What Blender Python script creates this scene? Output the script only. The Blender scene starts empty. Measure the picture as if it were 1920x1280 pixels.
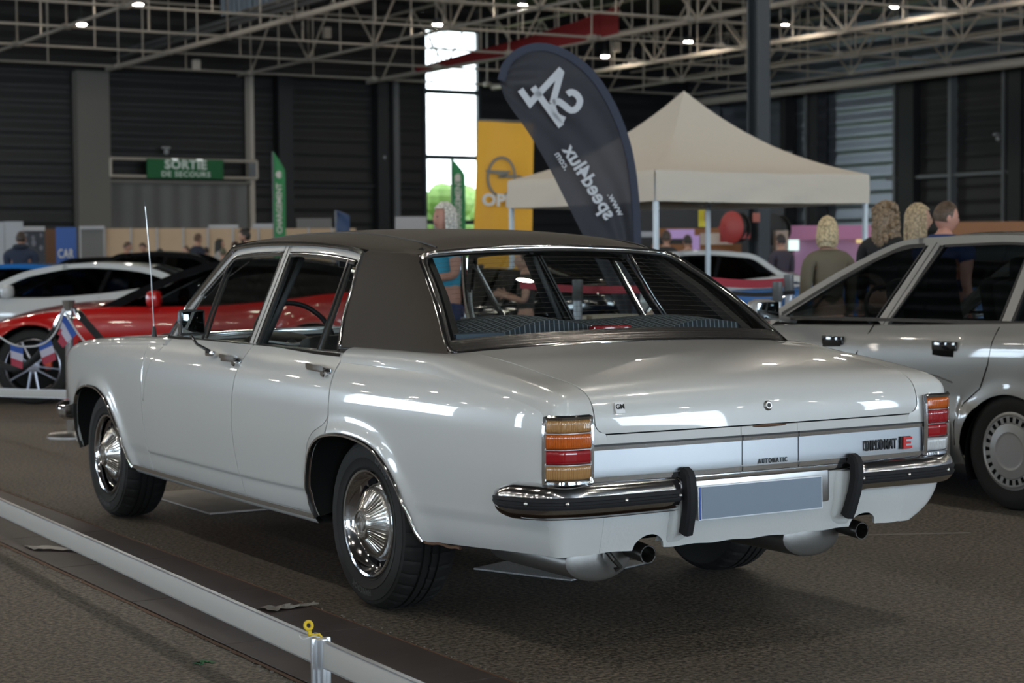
import bpy, bmesh, math, random
import numpy as np
from mathutils import Vector, Matrix, Euler
random.seed(7)
PI = math.pi
SC = bpy.context.scene
COL = SC.collection

# ------------------------------------------------------------------ materials
def nodes(name):
    m = bpy.data.materials.new(name); m.use_nodes = True
    return m, m.node_tree, m.node_tree.nodes['Principled BSDF']

def P(name, col, rough=.5, metal=0, coat=0, bump=None, var=None, spec=None, emis=None, estr=0, alpha=None, trans=0, crough=.03, aniso=0):
    m, nt, b = nodes(name)
    N = nt.nodes; L = nt.links
    b.inputs['Base Color'].default_value = (*col, 1)
    b.inputs['Roughness'].default_value = rough
    b.inputs['Metallic'].default_value = metal
    b.inputs['Coat Weight'].default_value = coat
    b.inputs['Coat Roughness'].default_value = crough
    if aniso: b.inputs['Anisotropic'].default_value = aniso
    if spec is not None: b.inputs['Specular IOR Level'].default_value = spec
    if trans: b.inputs['Transmission Weight'].default_value = trans
    if emis:
        b.inputs['Emission Color'].default_value = (*emis, 1); b.inputs['Emission Strength'].default_value = estr
    if alpha is not None: b.inputs['Alpha'].default_value = alpha
    tc = None
    if bump or var:
        tc = N.new('ShaderNodeTexCoord')
    if bump:
        sc, st, dist = bump
        n = N.new('ShaderNodeTexNoise'); n.inputs['Scale'].default_value = sc; n.inputs['Detail'].default_value = 4
        L.new(tc.outputs['Object'], n.inputs['Vector'])
        bp = N.new('ShaderNodeBump'); bp.inputs['Strength'].default_value = st; bp.inputs['Distance'].default_value = dist
        L.new(n.outputs['Fac'], bp.inputs['Height']); L.new(bp.outputs['Normal'], b.inputs['Normal'])
    if var:
        sc, c2, amt = var
        n = N.new('ShaderNodeTexNoise'); n.inputs['Scale'].default_value = sc; n.inputs['Detail'].default_value = 6
        L.new(tc.outputs['Object'], n.inputs['Vector'])
        r = N.new('ShaderNodeValToRGB'); r.color_ramp.elements[0].position = .5 - amt; r.color_ramp.elements[1].position = .5 + amt
        r.color_ramp.elements[0].color = (*col, 1); r.color_ramp.elements[1].color = (*c2, 1)
        L.new(n.outputs['Fac'], r.inputs['Fac']); L.new(r.outputs['Color'], b.inputs['Base Color'])
    return m

def glassmat(name, tint=(.7, .74, .74), refl=1.0, rough=0.0):
    m = bpy.data.materials.new(name); m.use_nodes = True; nt = m.node_tree; N = nt.nodes; L = nt.links
    N.remove(N['Principled BSDF'])
    t = N.new('ShaderNodeBsdfTransparent'); t.inputs['Color'].default_value = (*tint, 1)
    g = N.new('ShaderNodeBsdfGlossy'); g.inputs['Roughness'].default_value = rough
    f = N.new('ShaderNodeFresnel'); gm = N.new('ShaderNodeNewGeometry')
    io = N.new('ShaderNodeMapRange'); io.inputs['To Min'].default_value = 1.52; io.inputs['To Max'].default_value = 1 / 1.52
    L.new(gm.outputs['Backfacing'], io.inputs['Value']); L.new(io.outputs['Result'], f.inputs['IOR'])
    mx = N.new('ShaderNodeMixShader')
    L.new(f.outputs['Fac'], mx.inputs['Fac']); L.new(t.outputs[0], mx.inputs[1]); L.new(g.outputs[0], mx.inputs[2])
    L.new(mx.outputs[0], N['Material Output'].inputs['Surface'])
    return m

def EM(name, col, s):
    m = bpy.data.materials.new(name); m.use_nodes = True; nt = m.node_tree
    nt.nodes.remove(nt.nodes['Principled BSDF'])
    e = nt.nodes.new('ShaderNodeEmission'); e.inputs['Color'].default_value = (*col, 1); e.inputs['Strength'].default_value = s
    nt.links.new(e.outputs[0], nt.nodes['Material Output'].inputs['Surface'])
    return m

M = {}
M['paint'] = P('white_paint', (.60, .605, .595), .28, coat=1, crough=.02)
M['paint_rough'] = P('white_paint_underseal', (.58, .59, .58), .45, coat=.4, bump=(90, .5, .002), crough=.2)
M['vinyl'] = P('brown_vinyl', (.040, .032, .026), .6, bump=(500, .35, .001), var=(3, (.048, .039, .032), .3), spec=.22)
M['chrome'] = P('chrome', (.78, .78, .79), .09, 1)
M['chrome_worn'] = P('worn_chrome', (.70, .70, .71), .12, 1, bump=(60, .06, .002))
M['chrome_dull'] = P('dull_chrome', (.55, .54, .53), .28, 1)
M['hubcap'] = P('hub_cap_metal', (.66, .65, .63), .2, 1)
M['alu'] = P('brushed_aluminium', (.56, .58, .61), .3, 1, bump=(25, .05, .001))
M['black'] = P('black_plastic', (.012, .012, .013), .45)
M['rubber'] = P('rubber', (.014, .014, .016), .7, spec=.25)
M['tyre'] = P('tyre_rubber', (.014, .0135, .013), .72, bump=(40, .15, .002), spec=.3)
M['tyre_letter'] = P('tyre_lettering', (.034, .033, .032), .6)
M['dark'] = P('dark_cavity', (.006, .006, .007), .9, spec=.1)
M['underbody'] = P('underbody', (.012, .012, .012), .9, spec=.15)
M['glass'] = glassmat('car_glass', (.80, .83, .82))
M['glass_dark'] = glassmat('tinted_glass', (.10, .11, .12))
M['glass_clear'] = glassmat('clear_glass', (.93, .95, .94))
M['lens_red'] = P('red_lens', (.30, .003, .008), .12, coat=1)
M['lens_orange'] = P('orange_lens', (.52, .10, .006), .15, coat=1)
M['lens_amber'] = P('faded_amber_lens', (.50, .28, .10), .2, coat=1)
M['lens_pale'] = P('pale_amber_lens', (.40, .21, .075), .2, coat=1)
M['lens_clear'] = P('clear_lens', (.55, .56, .57), .15, coat=1)
M['plate'] = P('grey_plate', (.17, .215, .28), .4)
M['plate_edge'] = P('plate_edge', (.75, .78, .82), .35)
M['plate_blue'] = P('plate_blue', (.02, .08, .4), .4)
M['rust'] = P('rusty_edge', (.11, .06, .035), .9, bump=(60, .8, .005))
M['pipe'] = P('exhaust_steel', (.09, .085, .08), .4, .9, bump=(40, .2, .003))
M['muffler'] = P('aluminised_muffler', (.22, .21, .20), .38, .8, bump=(18, .25, .006))
M['seat'] = P('black_seat_vinyl', (.016, .016, .017), .45)
M['badge_red'] = P('badge_red', (.55, .02, .02), .3)
M['badge_black'] = P('badge_black', (.01, .01, .01), .3)
M['badge_white'] = P('badge_white', (.8, .8, .82), .3)

# checked cloth of the parcel shelf
def cloth_mat():
    m, nt, b = nodes('checked_cloth'); N = nt.nodes; L = nt.links
    tc = N.new('ShaderNodeTexCoord'); br = N.new('ShaderNodeTexBrick')
    br.offset = 0; br.inputs['Scale'].default_value = 1; br.inputs['Brick Width'].default_value = .021; br.inputs['Row Height'].default_value = .021
    br.inputs['Mortar Size'].default_value = .002
    br.inputs['Color1'].default_value = (.035, .045, .055, 1); br.inputs['Color2'].default_value = (.03, .038, .048, 1); br.inputs['Mortar'].default_value = (.22, .26, .3, 1)
    L.new(tc.outputs['Object'], br.inputs['Vector']); L.new(br.outputs['Color'], b.inputs['Base Color']); b.inputs['Roughness'].default_value = .9
    return m
M['check'] = cloth_mat()

# ------------------------------------------------------------------ object helpers
def link(o, parent=None):
    COL.objects.link(o)
    if parent is not None: o.parent = parent
    return o

def tag(o, label=None, cat=None, group=None, kind=None):
    if label: o['label'] = label
    if cat: o['category'] = cat
    if group: o['group'] = group
    if kind: o['kind'] = kind
    return o

def empty(name, loc=(0, 0, 0), rz=0, label=None, cat=None, group=None):
    o = bpy.data.objects.new(name, None); COL.objects.link(o)
    o.location = loc; o.rotation_euler = (0, 0, rz); o.empty_display_size = .2
    return tag(o, label, cat, group)

def copy_tree(o, parent=None):
    c = o.copy(); COL.objects.link(c); c.parent = parent
    for ch in list(o.children): copy_tree(ch, c)
    return c

class MB:
    """collects shapes, then links them as one mesh object"""
    def __init__(s): s.v = []; s.f = []; s.mi = []; s.cur = 0
    def add(s, verts, faces, M4=None):
        b = len(s.v)
        for p in verts:
            s.v.append(tuple(M4 @ Vector(p)) if M4 is not None else tuple(map(float, p)))
        for f in faces:
            s.f.append(tuple(b + i for i in f)); s.mi.append(s.cur)
        return s
    def box(s, c, d, rot=None, bev=0, M4=None):
        x, y, z = [k / 2 for k in d]
        if bev:
            bm = bmesh.new(); bmesh.ops.create_cube(bm, size=1)
            for v in bm.verts: v.co = Vector((v.co.x * d[0], v.co.y * d[1], v.co.z * d[2]))
            bmesh.ops.bevel(bm, geom=bm.edges[:], offset=bev, segments=2, affect='EDGES', profile=.6)
            vs = [v.co.copy() for v in bm.verts]; fs = [[v.index for v in f.verts] for f in bm.faces]; bm.free()
        else:
            vs = [Vector(p) for p in [(-x, -y, -z), (x, -y, -z), (x, y, -z), (-x, y, -z), (-x, -y, z), (x, -y, z), (x, y, z), (-x, y, z)]]
            fs = [(0, 3, 2, 1), (4, 5, 6, 7), (0, 1, 5, 4), (1, 2, 6, 5), (2, 3, 7, 6), (3, 0, 4, 7)]
        T = Matrix.Translation(c)
        if rot is not None: T = T @ (rot if isinstance(rot, Matrix) else Euler(rot).to_matrix().to_4x4())
        if M4 is not None: T = M4 @ T
        return s.add(vs, fs, T)
    def grid(s, rows, closeu=False, closev=False, flip=False):
        n = len(rows); m = len(rows[0]); vs = [p for r in rows for p in r]; fs = []
        for i in range(n if closeu else n - 1):
            for j in range(m if closev else m - 1):
                a, b, c, d = i * m + j, i * m + (j + 1) % m, ((i + 1) % n) * m + (j + 1) % m, ((i + 1) % n) * m + j
                fs.append((a, d, c, b) if flip else (a, b, c, d))
        return s.add(vs, fs)
    def lathe(s, prof, seg=48, M4=None, cap=False, jit=None):
        """prof: (radius, axial) ; axis = local X"""
        rows = []
        for r, a in prof:
            rows.append([(a, r * math.cos(2 * PI * k / seg), r * math.sin(2 * PI * k / seg)) for k in range(seg)])
        n = len(rows); vs = [p for r in rows for p in r]; fs = []
        for i in range(n - 1):
            for j in range(seg):
                fs.append((i * seg + j, i * seg + (j + 1) % seg, (i + 1) * seg + (j + 1) % seg, (i + 1) * seg + j))
        if cap:
            fs.append(tuple(range(seg))[::-1]); fs.append(tuple((n - 1) * seg + k for k in range(seg)))
        return s.add(vs, fs, M4)
    def tube(s, pts, r, seg=8, cap=True, flat=1, up=None):
        pts = [Vector(p) for p in pts]; n = len(pts); rows = []
        rr = r if isinstance(r, (list, tuple)) else [r] * n
        prev = None
        for i, p in enumerate(pts):
            t = (pts[min(i + 1, n - 1)] - pts[max(i - 1, 0)])
            if t.length < 1e-9: t = Vector((0, 0, 1))
            t.normalize()
            if prev is None:
                a = Vector(up) if up is not None else (Vector((0, 0, 1)) if abs(t.z) < .9 else Vector((1, 0, 0)))
            else: a = prev
            a = (a - t * a.dot(t)).normalized(); b = t.cross(a); prev = a
            rows.append([p + (a * math.cos(2 * PI * k / seg) + b * math.sin(2 * PI * k / seg) * flat) * rr[i] for k in range(seg)])
        m = seg; vs = [p for q in rows for p in q]; fs = []
        for i in range(n - 1):
            for j in range(m): fs.append((i * m + j, i * m + (j + 1) % m, (i + 1) * m + (j + 1) % m, (i + 1) * m + j))
        if cap: fs += [tuple(range(m))[::-1], tuple((n - 1) * m + k for k in range(m))]
        return s.add(vs, fs)
    def sweep(s, pts, prof, upv=None, closed=False, cap=True):
        """prof: list of (side, up) in the frame of the path; upv: fixed up vector or list"""
        pts = [Vector(p) for p in pts]; n = len(pts); rows = []
        for i, p in enumerate(pts):
            if closed: t = pts[(i + 1) % n] - pts[i - 1]
            else: t = pts[min(i + 1, n - 1)] - pts[max(i - 1, 0)]
            t.normalize(); u = Vector(upv[i] if isinstance(upv, list) else (upv or (0, 0, 1)))
            sd = t.cross(u).normalized(); u2 = sd.cross(t)
            rows.append([p + sd * a + u2 * b for a, b in prof])
        m = len(prof); vs = [q for r in rows for q in r]; fs = []
        for i in range(n if closed else n - 1):
            for j in range(m):
                i2 = (i + 1) % n; fs.append((i * m + j, i * m + (j + 1) % m, i2 * m + (j + 1) % m, i2 * m + j))
        if cap and not closed: fs += [tuple(range(m))[::-1], tuple((n - 1) * m + k for k in range(m))]
        return s.add(vs, fs)
    def prism(s, pts2, z0, z1, M4=None):
        n = len(pts2); vs = [(x, y, z0) for x, y in pts2] + [(x, y, z1) for x, y in pts2]
        fs = [tuple(range(n))[::-1], tuple(range(n, 2 * n))] + [(i, (i + 1) % n, n + (i + 1) % n, n + i) for i in range(n)]
        return s.add(vs, fs, M4)
    def ball(s, c, r, seg=12, rings=8, M4=None):
        rx, ry, rz = r if isinstance(r, (tuple, list)) else (r, r, r)
        rows = [[(c[0] + rx * math.sin(PI * i / rings) * math.cos(2 * PI * j / seg), c[1] + ry * math.sin(PI * i / rings) * math.sin(2 * PI * j / seg), c[2] + rz * math.cos(PI * i / rings)) for j in range(seg)] for i in range(rings + 1)]
        vs = [p for q in rows for p in q]; fs = []
        for i in range(rings):
            for j in range(seg): fs.append((i * seg + j, (i + 1) * seg + j, (i + 1) * seg + (j + 1) % seg, i * seg + (j + 1) % seg))
        return s.add(vs, fs, M4)
    def build(s, name, mat, parent=None, smooth=35, ref=None, flange=0, label=None, merge=True, recalc=True):
        me = bpy.data.meshes.new(name)
        mats = mat if isinstance(mat, (list, tuple)) else [mat]
        me.from_pydata(s.v, [], s.f)
        for m_ in mats: me.materials.append(m_)
        if len(mats) > 1:
            me.polygons.foreach_set('material_index', s.mi)
        bm = bmesh.new(); bm.from_mesh(me)
        if merge: bmesh.ops.remove_doubles(bm, verts=bm.verts, dist=1e-5)
        bmesh.ops.dissolve_degenerate(bm, dist=1e-6, edges=bm.edges)
        if ref is not None:
            bm.normal_update(); R = Vector(ref)
            bmesh.ops.recalc_face_normals(bm, faces=bm.faces)
            bm.normal_update()
            sgn = sum((f.calc_center_median() - R).dot(f.normal) * f.calc_area() for f in bm.faces)
            if sgn < 0: bmesh.ops.reverse_faces(bm, faces=bm.faces)
            bm.normal_update()
            if flange:
                nv = {}
                be = [e for e in bm.edges if e.is_boundary]
                mp = {}
                for e in be:
                    for v in e.verts:
                        if v not in mp:
                            a = bm.verts.new(v.co); b = bm.verts.new(v.co - v.normal * flange); mp[v] = (a, b)
                for e in be:
                    a, b = e.verts
                    try: bm.faces.new((mp[a][0], mp[a][1], mp[b][1], mp[b][0]))
                    except ValueError: pass
        elif recalc:
            bmesh.ops.recalc_face_normals(bm, faces=bm.faces)
        bm.to_mesh(me); bm.free()
        if smooth:
            me.polygons.foreach_set('use_smooth', [True] * len(me.polygons))
            me.set_sharp_from_angle(angle=math.radians(smooth))
        me.update()
        o = bpy.data.objects.new(name, me); link(o, parent)
        if label: o['label'] = label
        return o

def frame(o, r, u):
    """4x4 from origin, right and up vectors (text lies in that plane)"""
    r = Vector(r).normalized(); u = Vector(u).normalized(); n = r.cross(u)
    return Matrix(((r.x, u.x, n.x, o[0]), (r.y, u.y, n.y, o[1]), (r.z, u.z, n.z, o[2]), (0, 0, 0, 1)))

def text_geo(body, size=1, ext=.01, off=0, sx=1, sp=1, align='CENTER'):
    c = bpy.data.curves.new('lettering', 'FONT'); c.body = body; c.size = size; c.extrude = ext; c.offset = off
    c.align_x = align; c.align_y = 'CENTER'; c.space_character = sp; c.resolution_u = 3
    o = bpy.data.objects.new('lettering', c); me = bpy.data.meshes.new_from_object(o)
    vs = [Vector((v.co.x * sx, v.co.y, v.co.z)) for v in me.vertices]; fs = [tuple(p.vertices) for p in me.polygons]
    bpy.data.objects.remove(o); bpy.data.curves.remove(c); bpy.data.meshes.remove(me)
    return vs, fs

def text(name, body, size, o, r, u, mat, parent, ext=.002, off=0, sx=1, sp=1, mirror=False, fn=None):
    vs, fs = text_geo(body, size, ext, off, sx, sp)
    if mirror: vs = [Vector((-v.x, v.y, v.z)) for v in vs]
    b = MB()
    if fn: b.add([fn(v) for v in vs], fs)
    else: b.add(vs, fs, frame(o, r, u))
    return b.build(name, mat, parent, smooth=0, merge=False)

def pch(xs, ys):
    xs = np.array(xs, float); ys = np.array(ys, float)
    h = np.diff(xs); d = np.diff(ys) / h; m = np.zeros(len(xs))
    for i in range(1, len(xs) - 1):
        if d[i - 1] * d[i] > 0:
            w1 = 2 * h[i] + h[i - 1]; w2 = h[i] + 2 * h[i - 1]; m[i] = (w1 + w2) / (w1 / d[i - 1] + w2 / d[i])
    m[0] = d[0]; m[-1] = d[-1]
    X = xs.tolist(); Y = ys.tolist(); H = h.tolist(); Mm = m.tolist(); n = len(H)
    import bisect
    def g(x):
        if x <= X[0]: return Y[0]
        if x >= X[-1]: return Y[-1]
        i = min(bisect.bisect_right(X, x) - 1, n - 1); t = (x - X[i]) / H[i]; hh = H[i]
        return Y[i] * (1 + 2 * t) * (1 - t) ** 2 + hh * Mm[i] * t * (1 - t) ** 2 + Y[i + 1] * t * t * (3 - 2 * t) + hh * Mm[i + 1] * t * t * (t - 1)
    return g
def lerp(a, b, t): return a + (b - a) * t
def lin(a, b, n): return [a + (b - a) * i / (n - 1) for i in range(n)]
def resample(pts, n):
    """n points evenly along a polyline"""
    P_ = [Vector(p) for p in pts]; L = [0]
    for a, b in zip(P_, P_[1:]): L.append(L[-1] + (b - a).length)
    out = []
    for k in range(n):
        t = L[-1] * k / (n - 1); i = 0
        while i < len(L) - 2 and L[i + 1] < t: i += 1
        q = (t - L[i]) / max(L[i + 1] - L[i], 1e-9); out.append(P_[i].lerp(P_[i + 1], min(q, 1)))
    return out
def smoothpath(pts, n):
    """pchip through points by chord length, n samples"""
    P_ = [Vector(p) for p in pts]; L = [0]
    for a, b in zip(P_, P_[1:]): L.append(L[-1] + (b - a).length)
    k = len(P_[0]); g = [pch(L, [p[i] for p in P_]) for i in range(k)]
    return [Vector([q(t) for q in g]) for t in lin(0, L[-1], n)]

# ------------------------------------------------------------------ camera
CAM_P = (3431.467036, -3.835388, -5.935220, 1.281540, 0.546027, -0.046338, -0.007374)
f_, cx_, cy_, cz_, yaw_, pit_, rol_ = CAM_P
Fv = Vector((math.sin(yaw_) * math.cos(pit_), math.cos(yaw_) * math.cos(pit_), math.sin(pit_)))
Rv = Vector((math.cos(yaw_), -math.sin(yaw_), 0)); Uv = Rv.cross(Fv)
R2 = Rv * math.cos(rol_) + Uv * math.sin(rol_); U2 = Uv * math.cos(rol_) - Rv * math.sin(rol_)
CP = Vector((cx_, cy_, cz_))
cam = bpy.data.objects.new('camera', bpy.data.cameras.new('camera')); COL.objects.link(cam)
cam.matrix_world = Matrix(((R2.x, U2.x, -Fv.x, CP.x), (R2.y, U2.y, -Fv.y, CP.y), (R2.z, U2.z, -Fv.z, CP.z), (0, 0, 0, 1)))
cam.data.sensor_width = 36; cam.data.lens = f_ * 36 / 1920; cam.data.clip_end = 400
cam.data.dof.use_dof = True; cam.data.dof.focus_distance = 6.0; cam.data.dof.aperture_fstop = 5.0
SC.camera = cam
def ray(px, py): return Fv + R2 * ((px - 960) / f_) - U2 * ((py - 640) / f_)
def on(px, py, ax, val):
    """the world point seen at a pixel on the plane axis = val"""
    d = ray(px, py); return CP + d * ((val - CP[ax]) / d[ax])
def at(px, py, depth): return CP + ray(px, py) * depth

SC.view_settings.view_transform = 'Standard'; SC.view_settings.look = 'None'
SC.view_settings.gamma = 1; SC.view_settings.use_curve_mapping = False
SC.view_settings.exposure = -1.0
SC.cycles.use_denoising = True
SC.cycles.max_bounces = 10; SC.cycles.glossy_bounces = 5; SC.cycles.transparent_max_bounces = 16
SC.cycles.sample_clamp_indirect = 5.0
SC.cycles.caustics_reflective = False; SC.cycles.caustics_refractive = False
# ================================================================== THE WHITE SALOON
W = pch([-1.25, -1.1, -1, -.5, 0, .5, 1.2, 2, 2.5, 3, 3.3, 3.45, 3.52, 3.55], [.832, .856, .866, .893, .908, .917, .922, .915, .902, .882, .866, .853, .835, .8])
OFF = pch([.25, .3, .34, .380, .392, .43, .5, .62, .72, .78, .85, .9, .925, .95], [-.085, -.055, -.042, -.034, -.027, -.021, -.012, -.002, 0, -.004, -.024, -.055, -.076, -.1])
ZC = pch([-1.2, 0, 1, 2.4, 3.5], [.445, .405, .39, .39, .40])
RARCH = [(.385, .296), (.392, .374), (.372, .461), (.315, .56), (.234, .613), (.105, .636), (-.037, .634), (-.17, .61), (-.259, .561), (-.323, .496), (-.369, .414), (-.415, .305)]
FARCH = [(2.46, .291), (2.50, .371), (2.545, .458), (2.62, .541), (2.703, .605), (2.82, .643), (2.94, .651), (3.05, .645), (3.169, .618), (3.25, .56), (3.30, .47), (3.325, .38), (3.325, .31)]
def spl2(p, n): return [tuple(v) for v in smooth_cr(p, n)]
def smooth_cr(p, n):
    """Catmull-Rom through 2D/3D points, n samples"""
    p = [Vector(q) for q in p]; p = [p[0] * 2 - p[1]] + p + [p[-1] * 2 - p[-2]]; out = []
    k = len(p) - 3
    for i in range(n):
        t = k * i / (n - 1); j = min(int(t), k - 1); u = t - j; a, b, c, d = p[j:j + 4]
        out.append(.5 * ((2 * b) + (c - a) * u + (2 * a - 5 * b + 4 * c - d) * u * u + (3 * b - a - 3 * c + d) * u ** 3))
    return out
RA = spl2(RARCH, 70); FA = spl2(FARCH, 70)
def sx(y, z):
    sh = (ZC(y) - .388) * max(0, min(1, (.62 - z) / .15))
    x = W(y) + OFF(z - sh)
    arch = RA if y < 1.2 else FA
    if -.6 < y < .6 or 2.3 < y < 3.5:
        d = min((y - a) ** 2 + (z - b) ** 2 for a, b in arch) ** .5
        x += .017 * math.exp(-(d / .042) ** 2)
    return x
def SP(s, y, z, off=0): return (s * (sx(y, z) + off), y, z)

car = empty('saloon_car', (0, 0, 0), 0, 'white four-door saloon with brown vinyl roof and chrome bumpers, parked nearest the camera', 'car')
REF = (0, 1.0, .6)

# --- cut lines as functions of height
CUT_R = [(.31, .42), (.404, .418), (.49, .409), (.55, .39), (.58, .374), (.61, .345), (.633, .307), (.655, .245), (.67, .214), (.70, .19), (.775, .187), (.83, .19), (.90, .192), (.93, .194)]
CUT_B = [(.29, 1.067), (.367, 1.078), (.435, 1.086), (.511, 1.097), (.611, 1.098), (.723, 1.08), (.789, 1.065), (.854, 1.048), (.89, 1.038), (.93, 1.03)]
CUT_F = [(.29, 2.185), (.45, 2.195), (.55, 2.19), (.657, 2.165), (.758, 2.115), (.837, 2.06), (.871, 2.018), (.91, 1.965), (.93, 1.95)]
fR = pch(*zip(*CUT_R)); fB = pch(*zip(*CUT_B)); fF = pch(*zip(*CUT_F))
GAP = .0036
def door(s, name, fl, fr, z0, z1):
    zs = sorted(set([round(z, 4) for z in lin(z0, z1, 46)] + [.376, .3805, .384, .388, .392, .396, .401]))
    rows = []
    for z in zs:
        a = fl(z) - GAP; b = fr(z) + GAP
        rows.append([SP(s, y, z) for y in lin(a, b, 46)])
    return MB().grid(rows).build(name, M['paint'], car, 30, REF, .012)
def handle(s, y, z, parent):
    b = MB(); x = s * (sx(y, z) + .004)
    b.box((x + s * .003, y + .055, z - .013), (.006, .215, .036), rot=(.05, 0, 0), bev=.0025)
    pts = smoothpath([(x + s * .004, y + .15, z + .004), (x + s * .026, y + .11, z + .006), (x + s * .034, y + .02, z + .004), (x + s * .022, y - .03, z)], 10)
    b.sweep(pts, [(-.007, -.009), (.007, -.009), (.007, .009), (-.007, .009)])
    b.lathe([(0, 0), (.016, 0), (.016, .022), (.012, .028), (0, .028)], 20, Matrix.Translation((x, y - .018, z - .018)) @ Matrix.Diagonal((s, 1, 1, 1)))
    return b.build('door_handle', M['chrome'], parent, 30, label='chrome door handle with push button')
for s in (-1, 1):
    fd = door(s, 'front_door', fF, fB, .300, .927)
    rd = door(s, 'rear_door', fB, fR, .300, .927)
    handle(s, 1.10, .872, fd); handle(s, .265, .871, rd)

# --- rear quarter with its tail corner, per side
zo = pch([-1.19, -1.165, -1.1, -.95, -.7, -.42, .2], [.79, .803, .82, .842, .865, .888, .895])
def corner_row(k):
    S_ = [  # out(y,z), K(x,y,z), K2, in
        ((.187, .895), (.852, .187, .945), (.80, .187, .950), (.70, .187, .953)),
        ((-.10, .893), (.850, -.10, .945), (.80, -.10, .951), (.69, -.10, .955)),
        ((-.42, .888), (.842, -.42, .940), (.795, -.42, .947), (.675, -.42, .953)),
        ((-.70, .865), (.835, -.70, .913), (.785, -.70, .920), (.675, -.70, .930)),
        ((-.95, .842), (.828, -.95, .888), (.78, -.95, .893), (.675, -.95, .897)),
        ((-1.10, .820), (.824, -1.10, .868), (.775, -1.10, .873), (.675, -1.10, .877)),
        ((-1.165, .803), (.822, -1.182, .853), (.77, -1.178, .857), (.675, -1.163, .858)),
        ((-1.19, .79), (.818, -1.224, .822), (.77, -1.226, .828), (.675, -1.204, .829)),
        ((-1.197, .77), (.806, -1.236, .77), (.775, -1.238, .77), (.675, -1.2265, .77)),
        ((-1.196, .68), (.804, -1.234, .68), (.775, -1.237, .68), (.66, -1.231, .69)),
        ((-1.188, .56), (.800, -1.226, .56), (.772, -1.229, .56), (.635, -1.2245, .56)),
        ((-1.172, .44), (.795, -1.205, .44), (.765, -1.209, .44), (.635, -1.21, .44)),
        ((-1.152, .345), (.787, -1.180, .345), (.755, -1.184, .345), (.635, -1.185, .345)),
    ]
    return S_[k]
_n = 13
_t = list(range(_n))
_co = {}
for key, fn in {'oy': lambda r: r[0][0], 'oz': lambda r: r[0][1], 'kx': lambda r: r[1][0], 'ky': lambda r: r[1][1], 'kz': lambda r: r[1][2], 'lx': lambda r: r[2][0], 'ly': lambda r: r[2][1], 'lz': lambda r: r[2][2], 'ix': lambda r: r[3][0], 'iy': lambda r: r[3][1], 'iz': lambda r: r[3][2]}.items():
    _co[key] = pch(_t, [fn(corner_row(k)) for k in _t])
def lid_hw(z, y):
    """half width of the lid; its lower corners are rounded"""
    if y > -1.15: return .675
    d = z - .727
    return .675 if d > .04 else .675 - .04 * (1 - math.sqrt(max(0, 1 - ((.04 - max(d, 0)) / .04) ** 2)))
quarter = []
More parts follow.
